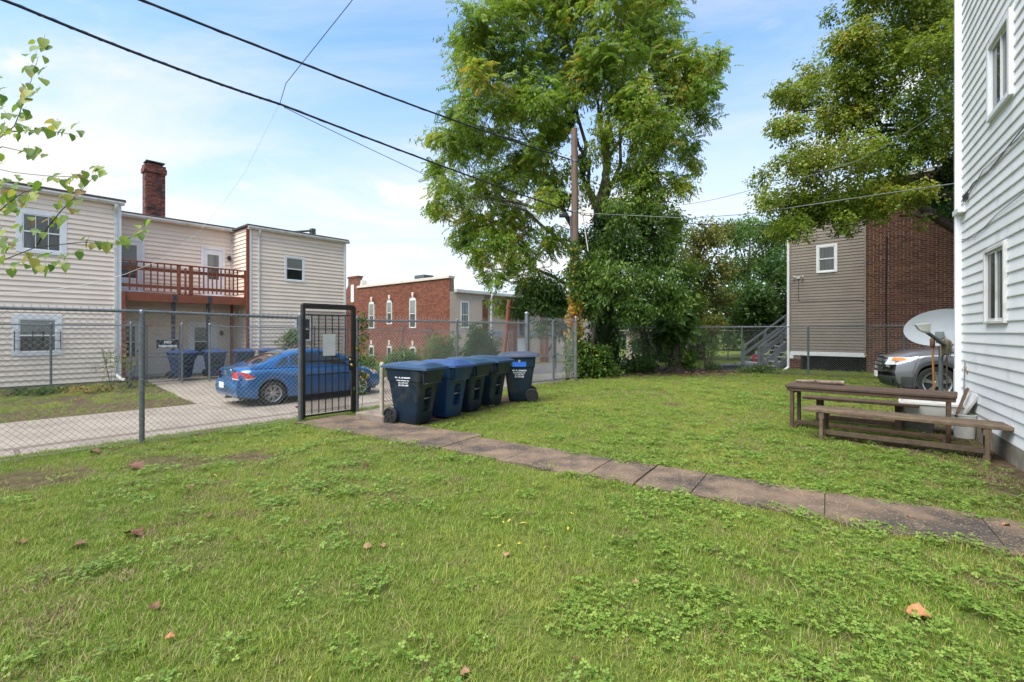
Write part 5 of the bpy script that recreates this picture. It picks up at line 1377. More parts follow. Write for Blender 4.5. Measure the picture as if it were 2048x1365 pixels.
    def side_panel(s, nm, parent, m, poly, side, off=.006, lift=None):
        """flat-ish panel following the body side; poly of (x, t) with t 0..1 from low edge to shoulder."""
        b = MB(); V = []
        for (x, z) in poly:
            R_ = s.ring(x); y = interp(sorted([(zz, yy) for yy, zz in R_[:8]]), z) + off; V.append((s.shift(x, y, z), side * y, z))
        b.add(V, [tuple(range(len(V)))]); return b.build(nm, M[m], parent)
    def yside(s, x, z):
        R_ = s.ring(x); return interp(sorted([(zz, yy) for yy, zz in R_[:8]]), z)
    def seam(s, parent, pts, side, r=.004, m='plastic_black', nm='seam'):
        b = MB(); P = []
        for (x, z) in pts: y = s.yside(x, z) ; P.append((s.shift(x, y, z), side * (y + .0005), z))
        b.tube(P, r, 5); return b.build(nm, M[m], parent)
    def lamp(s, nm, parent, m, grid, side, off=.006):
        """lamp lens wrapped round a corner: grid of (x, y fraction or None for side, z)."""
        b = MB(); nr = len(grid); nc = len(grid[0]); V = []
        for row in grid:
            for (x, yf, z) in row:
                y = s.yside(x, z) if yf is None else s.fw(x) * yf
                d = Vector((0, off, 0)) if yf is None else Vector((off * (1 if x > (s.x0 + s.x1) / 2 else -1), off * .5, .001))
                p = Vector((s.shift(x, y, z), y, z)) + d; V.append((p.x, side * p.y, p.z))
        b.add(V, [(i * nc + j, i * nc + j + 1, (i + 1) * nc + j + 1, (i + 1) * nc + j) for i in range(nr - 1) for j in range(nc - 1)])
        return b.build(nm, M[m], parent, smooth=True)
    def wheels(s, parent, spokes, rim_r, style=0):
        for xw in (s.xr, s.xf):
            for sy in (1, -1):
                tr = s.track
                b = MB(); r = s.wr; tw = .10
                b.lathe([(rim_r + .005, -tw * .9), (r * .93, -tw), (r * .99, -tw * .75), (r, -tw * .3), (r, tw * .3), (r * .99, tw * .75), (r * .93, tw), (rim_r + .005, tw * .9)], 40)
                w = b.build('wheel', M['rubber'], parent, (xw, sy * (tr - tw), r), smooth=True, angle=50)
                b = MB(); b.lathe([(rim_r * .86, sy * .03), (rim_r * .93, sy * .085), (rim_r + .003, sy * .098), (rim_r + .006, sy * .088), (rim_r * .90, sy * -.05)], 40)
                b.lathe([(0, sy * .078), (.05, sy * .078), (.062, sy * .066), (.062, sy * .03)], 20)
                for k in range(spokes):
                    a = 2 * math.pi * k / spokes + .3
                    if style == 0: offs = [(-.030, -.075), (.030, .075)]
                    else: offs = [(-.035, -.050), (.035, .050)]
                    for (o0, o1) in offs:
                        a0 = a + o0 * 4; a1 = a + o1 * 2.2
                        b.bar((.045 * math.cos(a0), sy * .066, .045 * math.sin(a0)), (rim_r * .95 * math.cos(a1), sy * .076, rim_r * .95 * math.sin(a1)), .022 if style == 0 else .034, .026, up=(0, 1, 0))
                b.build('rim', M['alloy'], w, smooth=True, angle=30)
                b = MB(); b.lathe([(0, sy * -.0), (rim_r * .88, sy * -.0), (rim_r * .90, sy * .02)], 32); b.build('brake_disc', M['steel_dark'], w)
        b = MB()
        for xw in (s.xr, s.xf):
            for sy in (1, -1):
                b.span((xw - s.arch - .02, sy * (s.track - .34), s.sill + .02), (xw + s.arch + .02, sy * (s.track - .25), s.wr + s.arch + .05))
                b.lathe([(s.arch + .015, sy * (s.track - .25)), (s.arch + .012, sy * (s.track - .005))], 28, (xw, 0, s.wr))
        b.span((s.x0 + .35, -s.W / 2 + .12, s.sill - .02), (s.x1 - .35, s.W / 2 - .12, s.sill + .10))
        b.build('underbody', M['plastic_black'], parent)

# blue saloon in the alley
F_ = Car(dict(x0=-2.27, x1=2.25, xr=-1.30, xf=1.31, wr=.315, arch=.375, sill=.20, W=1.73, track=.85, gh=.50, wroof=.56,
    shoulder=[(-2.19, .86), (-1.7, .955), (-1.0, .955), (0, .925), (.9, .90), (1.5, .84), (2.25, .66)],
    deck=[(-2.19, 1.035), (-1.75, 1.06), (-1.2, 1.06), (0, 1.02), (.95, 1.01), (1.5, .93), (2.0, .80), (2.25, .71)],
    plan=[(-2.19, .76), (-1.9, .83), (-1.3, .86), (0, .865), (1.3, .86), (1.8, .82), (2.25, .70)],
    roof=[(-1.82, 1.02), (-1.62, 1.10), (-1.25, 1.27), (-.85, 1.41), (-.45, 1.475), (0, 1.49), (.35, 1.46), (.75, 1.34), (1.20, 1.12), (1.42, 1.0)],
    rear_prof=[(.2, .10), (.34, .03), (.50, .0), (.64, .02), (.70, .075), (.86, .085), (.98, .10), (1.06, .16)],
    front_prof=[(.2, .10), (.35, .02), (.5, .0), (.62, .06), (.74, .16)], xg0=-1.82, xg1=1.42))
ct = thing('car', 'metallic blue four door saloon parked in the alley behind the fence', 'car', Vector((-6.17, 14.24, 0)) , ROT_A)
ct.location.z = float(ground_z(*uv(1, 13).xy)) + .028
F_.body(ct, 'car_blue'); F_.green(ct, 'car_blue'); F_.wheels(ct, 7, .215)
for sd_ in (1, -1):
    F_.patch('window', ct, 'car_glass', lambda k: -.86 + .10 * k, lambda k: .0 + .02 * k, .14, .90, side=sd_)
    F_.patch('window', ct, 'car_glass', lambda k: .06 + .02 * k, lambda k: .98 - .42 * k, .14, .90, side=sd_)
    F_.patch('quarter_window', ct, 'car_glass', lambda k: -1.33 + .40 * k, lambda k: -.92 + .10 * k, .16, .80, side=sd_)
    for p in ([(-.02, .30), (-.03, .60), (-.02, .94)], [(-.90, .70), (-.98, .80), (-.98, .93)], [(.88, .32), (.95, .6), (.98, .9)], [(-.9, .36), (-.05, .28), (.86, .30)]): F_.seam(ct, p, sd_)
    F_.lamp('tail_light', ct, 'red_lens', [[(-2.265, .62, .905), (-2.27, .84, .925), (-2.12, .97, .915), (-1.98, None, .87), (-1.78, None, .80)], [(-2.265, .62, .77), (-2.27, .84, .75), (-2.12, .97, .745), (-1.98, None, .745), (-1.78, None, .765)]], sd_, .012)
    F_.lamp('lens_trim', ct, 'clear_lens', [[(-2.265, .62, .77), (-2.27, .84, .75), (-2.12, .97, .745), (-1.98, None, .745), (-1.74, None, .77)], [(-2.265, .62, .735), (-2.27, .84, .72), (-2.12, .97, .715), (-1.98, None, .715), (-1.78, None, .74)]], sd_, .010)
    F_.lamp('headlight', ct, 'clear_lens', [[(2.24, .55, .72), (2.2, .9, .74), (2.0, None, .77), (1.80, None, .80)], [(2.24, .55, .60), (2.2, .9, .60), (2.0, None, .63), (1.80, None, .74)]], sd_, .012)
    F_.lamp('marker_lens', ct, 'amber_lens', [[(2.05, None, .765), (1.92, None, .785)], [(2.05, None, .64), (1.92, None, .70)]], sd_, .016)
    for (x, z) in ((-.78, .80), (.18, .78)):
        q = MB(); y = F_.yside(x, z); q.tube([(x - .09, sd_ * (y + .004), z), (x - .06, sd_ * (y + .035), z + .006), (x + .06, sd_ * (y + .035), z + .006), (x + .09, sd_ * (y + .004), z)], .013, 6); q.build('door_handle', M['car_blue'], ct, smooth=True)
    q = MB(); q.loft([[(.86, sd_ * .86, .99), (.92, sd_ * .86, .99), (.92, sd_ * .86, 1.06), (.86, sd_ * .86, 1.06)], [(.84, sd_ * 1.0, .98), (.96, sd_ * 1.0, .98), (.96, sd_ * 1.0, 1.10), (.84, sd_ * 1.0, 1.10)], [(.86, sd_ * 1.05, 1.0), (.94, sd_ * 1.05, 1.0), (.94, sd_ * 1.05, 1.08), (.86, sd_ * 1.05, 1.08)]]); q.build('mirror', M['car_blue'], ct, bevel=.015)
F_.patch('rear_window', ct, 'car_glass', lambda k: -1.63 + .07 * (3 - k), lambda k: -.86 - .04 * (3 - k), 1.25, 3, side=1); F_.patch('rear_window', ct, 'car_glass', lambda k: -1.63 + .07 * (3 - k), lambda k: -.86 - .04 * (3 - k), 1.25, 3, side=-1)
for sd_ in (1, -1): F_.patch('windscreen', ct, 'car_glass', lambda k: .62 - .04 * (3 - k), lambda k: 1.30 - .12 * (3 - k), 1.2, 3, side=sd_)
q = MB(); q.span((-2.283, -.16, .50), (-2.273, .16, .645)); q.build('number_plate', M['print_white'], ct)
q = MB(); q.span((-2.205, -.24, .835), (-2.175, .24, .862)); q.build('boot_trim', M['chrome'], ct, bevel=.005)
q = MB(); q.lathe([(0, -2.203), (.045, -2.199), (.048, -2.185)], 16, (0, 0, .90), 'x'); q.build('badge', M['chrome'], ct)
F_seam = MB(); F_seam.tube([(-2.17, -.56, .93), (-2.17, -.56, .72), (-2.21, 0, .69), (-2.17, .56, .72), (-2.17, .56, .93)], .004, 5); F_seam.build('seam', M['plastic_black'], ct)
q = MB(); q.tube([(-.62, 0, 1.46), (-.78, 0, 1.60)], .004, 5); q.loft([[(-.55, -.03, 1.465), (-.55, .03, 1.465), (-.70, .03, 1.44), (-.70, -.03, 1.44)], [(-.58, -.01, 1.50), (-.58, .01, 1.50), (-.66, .01, 1.48), (-.66, -.01, 1.48)]]); q.build('aerial', M['plastic_black'], ct)
q = MB(); q.span((-2.10, .20, .18), (-1.95, .30, .24)); q.build('exhaust', M['galv_dark'], ct)

# grey sport utility vehicle behind the dish
hd = (-.88, .475)
E_ = Car(dict(x0=-2.50, x1=2.45, xr=-1.40, xf=1.46, wr=.395, arch=.455, sill=.30, W=2.0, track=.985, gh=.58, wroof=.70,
    shoulder=[(-2.5, 1.05), (-1.5, 1.13), (0, 1.12), (1.0, 1.10), (1.6, 1.06), (2.1, .98), (2.45, .86)],
    deck=[(-2.5, 1.12), (-1.5, 1.2), (0, 1.2), (1.15, 1.22), (1.7, 1.18), (2.15, 1.09), (2.45, .98)],
    plan=[(-2.5, .92), (-2, .99), (-1, 1.0), (1.4, 1.0), (1.9, .98), (2.45, .90)],
    roof=[(-2.48, 1.15), (-2.35, 1.4), (-2.1, 1.68), (-1.6, 1.77), (-.6, 1.80), (.1, 1.77), (.6, 1.62), (1.05, 1.36), (1.32, 1.2)],
    rear_prof=[(.3, .08), (.5, 0), (.8, .05), (1.1, .08)], front_prof=[(.3, .14), (.45, .03), (.62, .0), (.80, .04), (.98, .12), (1.1, .2)], xg0=-2.48, xg1=1.32))
et = thing('car', 'dark silver grey SUV nosing out behind the satellite dish', 'car', (11.70, 11.28, -.05), math.atan2(hd[1], hd[0]))
E_.body(et, 'suv_grey'); E_.green(et, 'suv_grey'); E_.wheels(et, 5, .268, 1)
for sd_ in (1, -1):
    E_.patch('window', et, 'car_glass', lambda k: -.55 + .02 * k, lambda k: .18, .12, .9, side=sd_); E_.patch('window', et, 'car_glass', lambda k: .26, lambda k: 1.0 - .42 * k, .12, .9, side=sd_); E_.patch('window', et, 'car_glass', lambda k: -2.1 + .25 * k, lambda k: -.65, .12, .9, side=sd_)
    E_.patch('windscreen', et, 'car_glass', lambda k: .42, lambda k: 1.18 - .10 * (3 - k), 1.2, 3, side=sd_)
    # wheel-arch and sill cladding
    for xw in (E_.xr, E_.xf):
        b = MB(); V = []; n_ = 20
        for i in range(n_ + 1):
            a = R(-12 + 204 * i / n_)
            for (r_, o_) in ((E_.arch - .012, .0), (E_.arch + .01, .02), (E_.arch + .085, .018), (E_.arch + .095, -.012)):
                x, z = xw + r_ * math.cos(a), max(.31, E_.wr + r_ * math.sin(a)); y = E_.fw(x) * (.985 if z < .5 else .992) + o_ ; V.append((E_.shift(x, y, z), sd_ * y, z))
        b.add(V, [(i * 4 + k, i * 4 + k + 1, i * 4 + k + 5, i * 4 + k + 4) for i in range(n_) for k in range(3)]); b.build('arch_cladding', M['suv_clad'], et, smooth=True, angle=40)
    b = MB(); b.span((E_.xr + .5, sd_ * .955, .29), (E_.xf - .5, sd_ * 1.005, .45)); b.build('sill_cladding', M['suv_clad'], et, bevel=.02)
    # corner of the front bumper in dark cladding
    b = MB(); V = []
    cols = [(2.45, 0.0), (2.45, .3), (2.45, .6), (2.44, .80), (2.38, .93), (2.25, 1.0), (2.08, 1.0), (1.96, 1.0)]
    for (x, f_) in cols:
        for z in (.27, .36, .45, .53): y = E_.fw(x) * f_ * (.985 if z < .4 else .992); V.append((E_.shift(x, y, z) + .014, sd_ * (y + (.014 if f_ > .9 else 0)), z))
    b.add(V, [(i * 4 + k, i * 4 + k + 1, i * 4 + k + 5, i * 4 + k + 4) for i in range(len(cols) - 1) for k in range(3)]); b.build('bumper_cladding', M['suv_clad'], et, smooth=True, angle=40)
    q = MB(); q.lathe([(0, 0), (.045, .004), (.058, .02), (.068, .018)], 16, (0, 0, 0), 'x'); q.build('fog_lamp', M['plastic_black'], et, (E_.shift(2.40, .76, .42) + .02, sd_ * .76, .42), smooth=True)
    E_.lamp('headlight', et, 'clear_lens', [[(2.44, .60, .985), (2.42, .80, .99), (2.32, .96, 1.0), (2.10, None, 1.0), (1.84, None, 1.03)], [(2.45, .60, .80), (2.43, .80, .80), (2.33, .96, .82), (2.12, None, .90), (1.86, None, .99)]], sd_, .014)
    E_.lamp('marker_lens', et, 'amber_lens', [[(2.425, .78, .975), (2.33, .95, .985), (2.12, None, .990), (1.94, None, 1.010)], [(2.43, .78, .895), (2.34, .95, .91), (2.12, None, .93), (1.95, None, .985)]], sd_, .020)
    for p in ([(1.02, .50), (1.06, .8), (1.04, 1.1)], [(.22, .46), (.20, .8), (.2, 1.1)], [(2.02, .60), (1.95, .80), (1.86, .98)]): E_.seam(et, p, sd_)
    q = MB(); q.loft([[(.90, sd_ * .93, 1.14), (1.02, sd_ * .93, 1.14), (1.02, sd_ * .93, 1.24), (.90, sd_ * .93, 1.24)], [(.90, sd_ * 1.18, 1.13), (1.04, sd_ * 1.18, 1.13), (1.04, sd_ * 1.18, 1.31), (.90, sd_ * 1.18, 1.31)]]); q.build('mirror', M['plastic_black'], et, bevel=.03)
for i, z in enumerate((.90, .80, .70)):
    b = MB(); V = []
    for y in np.linspace(-.56, .56, 9):
        for zz in (z - .032, z + .032):
            V.append((E_.shift(2.45, y, zz) + .018, y, zz)); V.append((E_.shift(2.45, y, zz) - .02, y, zz))
    n_ = 9; b.add(V, [q for k in range(n_ - 1) for q in ((k * 4, k * 4 + 2, k * 4 + 6, k * 4 + 4), (k * 4 + 2, k * 4 + 3, k * 4 + 7, k * 4 + 6), (k * 4 + 1, k * 4, k * 4 + 4, k * 4 + 5))]); b.build('grille_bar', M['chrome'], et, smooth=True, angle=40)
b = MB(); V = [(E_.shift(2.45, y, z) + .006, y, z) for y in np.linspace(-.58, .58, 9) for z in (.64, .95)]; b.add(V, [(k * 2, k * 2 + 2, k * 2 + 3, k * 2 + 1) for k in range(8)]); b.build('grille', M['plastic_black'], et)
q = MB(); q.span((2.452, -.16, .46), (2.47, .16, .60)); q.build('number_plate', M['print_white'], et)
q = MB(); q.box((2.40, 0, 1.055), (.02, .9, .03)); q.build('bonnet_edge', M['plastic_black'], et)
# ------------------------------------------------------------------ trees, shrubs, vines
def spray_template(kind):
    """(verts n x 4 x 3, per-leaf shade) of one twig of leaves, about one unit long, hanging from the origin along +x and drooping."""
    L = []; 
    def leaf(base, d, length, width, nrm, fold=.25):
        d = np.array(d, float); d /= np.linalg.norm(d); n = np.array(nrm, float); s = np.cross(d, n); s /= (np.linalg.norm(s) + 1e-9); n = np.cross(s, d)
        b = np.array(base, float); m = b + d * length * .45
        L.append([b, m + s * width * .5 + n * fold * width, b + d * length - n * .12 * length, m - s * width * .5 + n * fold * width])
    if kind == 'pinnate':
        n = 7
        for k in range(n):
            t = (k + .8) / n; x = t * .95; z = -.30 * t * t
            for sd in (-1, 1):
                leaf((x, 0, z), (.5, sd * .8, -.28 - .3 * ((k * 7 + sd) % 3) / 2), .31 * (1.1 - .35 * abs(t - .5)), .125, (.3, 0, 1))
        leaf((.97, 0, -.29), (.8, 0, -.5), .28, .12, (.6, 0, 1))
    elif kind == 'leafy':
        r = random.Random(15)
        for k in range(12):
            t = r.uniform(.05, 1); y = r.uniform(-.45, .45) * (.3 + t)
            leaf((t * .85, y, r.uniform(-.22, .18) - .25 * t * t), (r.uniform(.1, 1), y * 1.6 + r.uniform(-.6, .6), r.uniform(-1.0, .05)), r.uniform(.22, .36), r.uniform(.11, .165), (r.uniform(-.6, .6), r.uniform(-.6, .6), 1), .2)
    elif kind == 'twig':
        r = random.Random(5)
        for k in range(12):
            t = r.uniform(.1, 1); a = r.uniform(-1, 1)
            leaf((t * .8, a * .42 * t, r.uniform(-.16, .16) - .2 * t * t), (r.uniform(.2, 1), a + r.uniform(-.5, .5), r.uniform(-.75, .1)), r.uniform(.17, .26), r.uniform(.13, .19), (r.uniform(-.4, .4), r.uniform(-.4, .4), 1), .18)
    elif kind == 'ivy':
        r = random.Random(9)
        for k in range(10):
            leaf((r.uniform(0, .9), r.uniform(-.5, .5), r.uniform(-.5, .5)), (r.uniform(-.2, .5), r.uniform(-.5, .5), -1), r.uniform(.20, .30), r.uniform(.20, .28), (1, r.uniform(-.5, .5), r.uniform(0, .8)), .08)
    return np.array(L)
TPL = {k: spray_template(k) for k in ('pinnate', 'leafy', 'twig', 'ivy')}
def foliage(name, parent, clumps, kind, size, m, drop=.35, shell=.55, seed=1, shade_jit=.25, outward=True, gap=0.0, gsc=1.1):
    """clumps: (centre, radii, number of twigs, shade). Leaf-sized faces spread through each clump, facing outward and down."""
    g = np.random.default_rng(seed); T = TPL[kind]; nl = len(T); Vs = []; Rs = []
    for (c, rad, n, shade) in clumps:
        n = int(n); c = np.array(c, float); rad = np.array(rad if hasattr(rad, '__len__') else (rad,) * 3, float)
        d = g.normal(size=(n, 3)); d /= np.linalg.norm(d, axis=1)[:, None]
        rr_ = (shell + (1 - shell) * g.random(n)) ** 1.0 * g.random(n) ** .33
        lump = 1 + .28 * np.sin(d[:, 0] * 4.1 + c[0] * 3) * np.sin(d[:, 2] * 3.7 + c[2] * 2) + .18 * np.sin(d[:, 1] * 7 + c[1])
        p = c + d * rad * (rr_ * lump)[:, None]
        if gap:
            kx = vnoise(p[:, 0] * gsc + p[:, 1] * .7, p[:, 2] * gsc + p[:, 1] * .4, 1.0, seed) ; ok = kx > gap; p = p[ok]; d = d[ok]; n = len(p)
        yaw = np.arctan2(d[:, 1], d[:, 0]) + g.normal(0, .8, n); pit = g.normal(-drop, .30, n) + (.35 * d[:, 2] if outward else 0); rol = g.normal(0, .5, n)
        cy_, sy_, cp, sp, cr, sr = np.cos(yaw), np.sin(yaw), np.cos(pit), np.sin(pit), np.cos(rol), np.sin(rol)
        Rm = np.empty((n, 3, 3))
        Rm[:, 0, 0] = cy_ * cp; Rm[:, 1, 0] = sy_ * cp; Rm[:, 2, 0] = sp
        Rm[:, 0, 1] = -sy_ * cr - cy_ * sp * sr; Rm[:, 1, 1] = cy_ * cr - sy_ * sp * sr; Rm[:, 2, 1] = cp * sr
        Rm[:, :, 2] = np.cross(Rm[:, :, 0], Rm[:, :, 1])
        s_ = size * g.uniform(.7, 1.25, n)
        q = np.einsum('nij,lkj->nlki', Rm, T) * s_[:, None, None, None] + p[:, None, None, :]
        q = q - (Rm[:, :, 0] * s_[:, None] * .45)[:, None, None, :]
        Vs.append(q.reshape(-1, 3)); Rs.append(np.clip(np.repeat(shade + g.normal(0, shade_jit * .6, n), nl) + g.normal(0, shade_jit * .5, n * nl), 0, 1))
    V = np.concatenate(Vs); Rn = np.concatenate(Rs); F = np.arange(len(V)).reshape(-1, 4)
    o = big_mesh(name, V, F, Rn, m, parent); return o
def limb_curve(p, q, sag=.0, n=7, wob=.12, seed=0):
    r = random.Random(seed); p, q = Vector(p), Vector(q); L = (q - p).length; P = []
    for k in range(n + 1):
        t = k / n; w = p.lerp(q, t) + Vector((0, 0, L * sag * math.sin(math.pi * t)))
        if 0 < k < n: w += Vector((r.uniform(-1, 1), r.uniform(-1, 1), r.uniform(-1, 1))) * wob * L * .25
        P.append(w)
    return P
def tree(name, label, cat, base, trunk, limbs, bark, group=None, trunk_r=(.3, .2)):
    t = thing(name, label, cat, (0, 0, 0), 0, group); t.location = base; B0 = Vector(base)
    b = MB(); P = [Vector(p) - B0 for p in trunk]; n = len(P)
    rads = [trunk_r[0] + (trunk_r[1] - trunk_r[0]) * (k / (n - 1)) ** .8 for k in range(n)]; rads[0] *= 1.35
    b.tube(P, rads, 12); b.build('trunk', M[bark], t, smooth=True)
    lb = MB()
    for i, (p, q, r0, r1, sag) in enumerate(limbs):
        C_ = limb_curve(Vector(p) - B0, Vector(q) - B0, sag, seed=i); k_ = len(C_)
        lb.tube(C_, [r0 + (r1 - r0) * (k / (k_ - 1)) ** .7 for k in range(k_)], 7)
    if limbs: lb.build('limb', M[bark], t, smooth=True)
    return t, B0
def pxc(lst, Y0, dY, seed, n_per, layers=2, flat=.9, shade=.5, sj=.12, ysp=.9):
    """clump list from picture measurements placed at true depth: (px, py, r px)."""
    g = random.Random(seed); out = []
    for (px, py, r) in lst:
        for k in range(layers):
            Y = Y0 + g.uniform(-dY, dY); rr_ = r / 950 * Y; c = at(px + g.uniform(-.2, .2) * r, py + g.uniform(-.2, .2) * r, Y)
            out.append((c, (rr_, rr_ * ysp, rr_ * flat), n_per * (rr_ ** 2), shade + g.uniform(-sj, sj)))
    return out
def rel(cl, B0): return [(Vector(c) - B0, r, n, s) for c, r, n, s in cl]

LM = {}
LM['walnut'] = leafmat('walnut_leaf', [(0, (.034, .078, .010)), (.35, (.100, .195, .017)), (.65, (.20, .315, .030)), (.90, (.31, .385, .042)), (.98, (.38, .33, .04)), (1, (.42, .26, .035))], trans=.55, patch=((.24, .315, .032), .5), pscale=.35)
LM['maple'] = leafmat('maple_leaf', [(0, (.042, .080, .010)), (.35, (.105, .170, .016)), (.68, (.195, .275, .028)), (.9, (.30, .345, .038)), (1, (.40, .31, .04))], trans=.52, patch=((.225, .265, .028), .6), pscale=.4)
LM['dark'] = leafmat('dark_leaf', [(0, (.030, .072, .015)), (.4, (.066, .138, .022)), (.75, (.120, .205, .032)), (1, (.20, .285, .048))], trans=.46)
LM['ivy'] = leafmat('ivy_leaf', [(0, (.020, .050, .011)), (.5, (.048, .100, .019)), (1, (.095, .17, .032))], trans=.28, rough=.35, spec=.5)
LM['bright'] = leafmat('bright_leaf', [(0, (.040, .090, .014)), (.5, (.085, .165, .022)), (.9, (.16, .24, .035)), (1, (.38, .34, .06))], trans=.4)
LM['yellow'] = leafmat('yellowing_leaf', [(0, (.075, .105, .018)), (.4, (.17, .19, .032)), (.75, (.29, .27, .055)), (1, (.40, .25, .07))], trans=.4)
LM['vine'] = leafmat('vine_leaf', [(0, (.050, .10, .016)), (.45, (.11, .18, .026)), (.62, (.30, .27, .03)), (.82, (.50, .32, .03)), (1, (.45, .13, .03))], trans=.35)
LM['sapling'] = leafmat('sapling_leaf', [(0, (.10, .19, .022)), (.5, (.18, .28, .032)), (.8, (.30, .36, .042)), (.93, (.38, .32, .06)), (1, (.20, .11, .05))], trans=.50, attr='object')

# big walnut tree
bx = Vector((3.75, 19.2, 0))
W = [(1080, 300, 50), (1112, 250, 42), (1040, 330, 48), (1265, 335, 46), (1100, 360, 40), (1290, 240, 40), (925, 90, 50), (1060, 200, 60), (1190, 120, 60), (1250, 190, 60), (925, 265, 40), (1090, 400, 40), (1000, 480, 50), (1340, 250, 50), (1410, 180, 45), (1280, 420, 45), (1000, 610, 24), (930, 480, 34), (960, 50, 72), (1040, 20, 80), (1130, 0, 90), (1220, 10, 90), (1305, 55, 75), (945, 140, 60), (1030, 120, 80), (1135, 95, 90), (1240, 110, 85), (1335, 125, 68), (1405, 125, 50), (1442, 118, 26), (930, 220, 52), (1005, 210, 70), (1100, 200, 70), (1290, 205, 70), (1370, 190, 55), (1408, 235, 32), (868, 275, 30), (905, 300, 50), (980, 290, 62), (1300, 285, 62), (1372, 290, 38), (872, 335, 28), (900, 375, 52), (980, 370, 66), (1058, 350, 50), (1300, 365, 55), (1358, 370, 38), (880, 425, 28), (945, 440, 52), (1030, 440, 62), (960, 510, 38), (1035, 510, 56), (985, 560, 30), (1060, 570, 44), (1105, 480, 45), (1010, -60, 90), (1120, -85, 100), (1225, -75, 95), (1310, -25, 70), (1385, 330, 25), (1350, 440, 34), (1100, 270, 36), (1215, 275, 34), (1160, 170, 50)]
wtr = [(3.75, 19.2, -.3), (3.72, 19.2, 1.5), (3.6, 19.15, 3.2), (3.55, 19.1, 5.0), (3.5, 19.1, 7.0)]
lm = []
for (px, py, Y, r0) in ((1210, 180, 19.3, .17), (1290, 120, 19.6, .12), (1120, 60, 18.6, .12)): lm.append(((3.55, 19.1, 5.0), at(px, py, Y), r0, .03, .04))
lm += [((3.7, 19.2, 5.2), at(1215, 330, 19.0), .2, .15, .0), (at(1215, 330, 19.0), at(1222, 160, 18.8), .14, .03, 0), (at(1215, 320, 19.0), at(1300, 200, 18.4), .09, .02, .05), (at(1212, 300, 19.0), at(1180, 150, 19.4), .10, .03, 0),
       ((3.6, 19.1, 3.6), at(1040, 260, 18.3), .16, .03, .08), (at(1100, 330, 18.7), at(960, 250, 17.8), .07, .02, .05), ((3.6, 19.1, 3.2), at(985, 380, 18.0), .15, .03, .06), (at(1080, 420, 18.4), at(900, 400, 17.4), .07, .02, .05), ((3.7, 19.1, 2.4), at(1020, 520, 17.8), .14, .03, .06), ((3.7, 19.2, 3.5), at(1320, 330, 19.3), .12, .03, .05), (at(1260, 300, 19.2), at(1390, 160, 18.9), .07, .015, .05), ((3.55, 19.1, 6.5), at(1090, 110, 19.2), .1, .02, 0), (at(1215, 230, 19), at(1250, 40, 19.2), .07, .02, 0)]
wt, B0 = tree('walnut_tree', 'tall walnut tree with ivy clad trunk behind the utility pole', 'tree', bx, wtr, lm, 'bark_pale', trunk_r=(.42, .22))
foliage('crown', wt, rel(pxc(W, 18.6, 2.2, 3, 96, 2, shade=.60, sj=.24), B0), 'pinnate', .40, LM['walnut'], drop=.22, seed=3, gap=.25, gsc=2.4)
foliage('crown_fill', wt, rel(pxc(W, 18.4, 2.4, 33, 40, 1, shade=.62, sj=.2) + pxc([(1200, 300, 38), (1165, 375, 36), (1245, 350, 36), (1210, 240, 34), (1270, 260, 30), (1130, 330, 34), (1240, 410, 40)], 17.3, .5, 34, 90, 1, shade=.6), B0), 'leafy', .44, LM['walnut'], drop=.25, seed=35, gap=.2, gsc=2.2)
iv = [((3.7, 19.1, z), (.62 + .25 * math.sin(z * 1.7), .62, .6), 150, .35) for z in np.arange(.3, 6.4, .55)] + [(at(1165, 330, 18.8), (.35, .3, .8), 90, .4), (at(1140, 240, 18.7), (.25, .25, .7), 60, .4), (at(1120, 400, 18.4), (.5, .4, .4), 70, .4), (at(1230, 440, 18.6), (.8, .5, .7), 160, .45), (at(1290, 470, 18.4), (.6, .5, .5), 110, .45), (at(1180, 480, 18.2), (.6, .5, .7), 120, .4)]
foliage('ivy', wt, rel(iv, B0), 'ivy', .34, LM['ivy'], drop=.2, seed=4)

# dark bushy tree in front of its trunk
dk = [(1185, 520, 48), (1245, 480, 52), (1225, 560, 62), (1300, 545, 55), (1335, 590, 42), (1190, 610, 40), (1265, 610, 48), (1320, 500, 45), (1160, 560, 34), (1290, 430, 40), (1235, 420, 34)]
b1 = Vector((2.9, 17.0, 0))
d1, B0 = tree('sumac_tree', 'dark green bushy tree with a thin leaning stem right of the pole', 'tree', b1, [(2.9, 17.0, -.2), (2.83, 17.0, .9), (2.95, 17, 1.7), (3.3, 17, 3.0), (3.6, 17, 4.0)], [((3.0, 17, 2.0), (3.9, 16.8, 2.9), .03, .012, .03), ((3.3, 17, 3.0), (2.7, 17, 4.2), .03, .012, .05), ((3.5, 17, 3.7), (4.6, 17, 3.9), .03, .01, .05)], 'bark_pale', trunk_r=(.085, .04))
foliage('crown', d1, rel(pxc(dk, 16.8, 1.0, 5, 110, 2, shade=.48, sj=.20), B0), 'leafy', .50, LM['dark'], drop=.35, seed=6, gap=.15)
lf_ = [(1075, 600, 38), (1110, 630, 34), (1040, 610, 26), (1100, 570, 34), (1120, 600, 36), (1085, 650, 20), (1130, 655, 24)]
b2 = Vector((2.0, 18.6, -.2))
d2, B0 = tree('sumac_tree', 'small dark green tree hanging over the double gates', 'tree', b2, [(2.2, 18.6, -.5), (2.1, 18.6, 1.2), (1.7, 18.4, 2.6)], [((2.1, 18.6, 1.2), at(1060, 605, 18), .04, .015, .1)], 'bark', trunk_r=(.07, .04))
foliage('crown', d2, rel(pxc(lf_, 18.2, .6, 7, 140, 2, shade=.35), B0), 'leafy', .42, LM['dark'], drop=.5, seed=8)
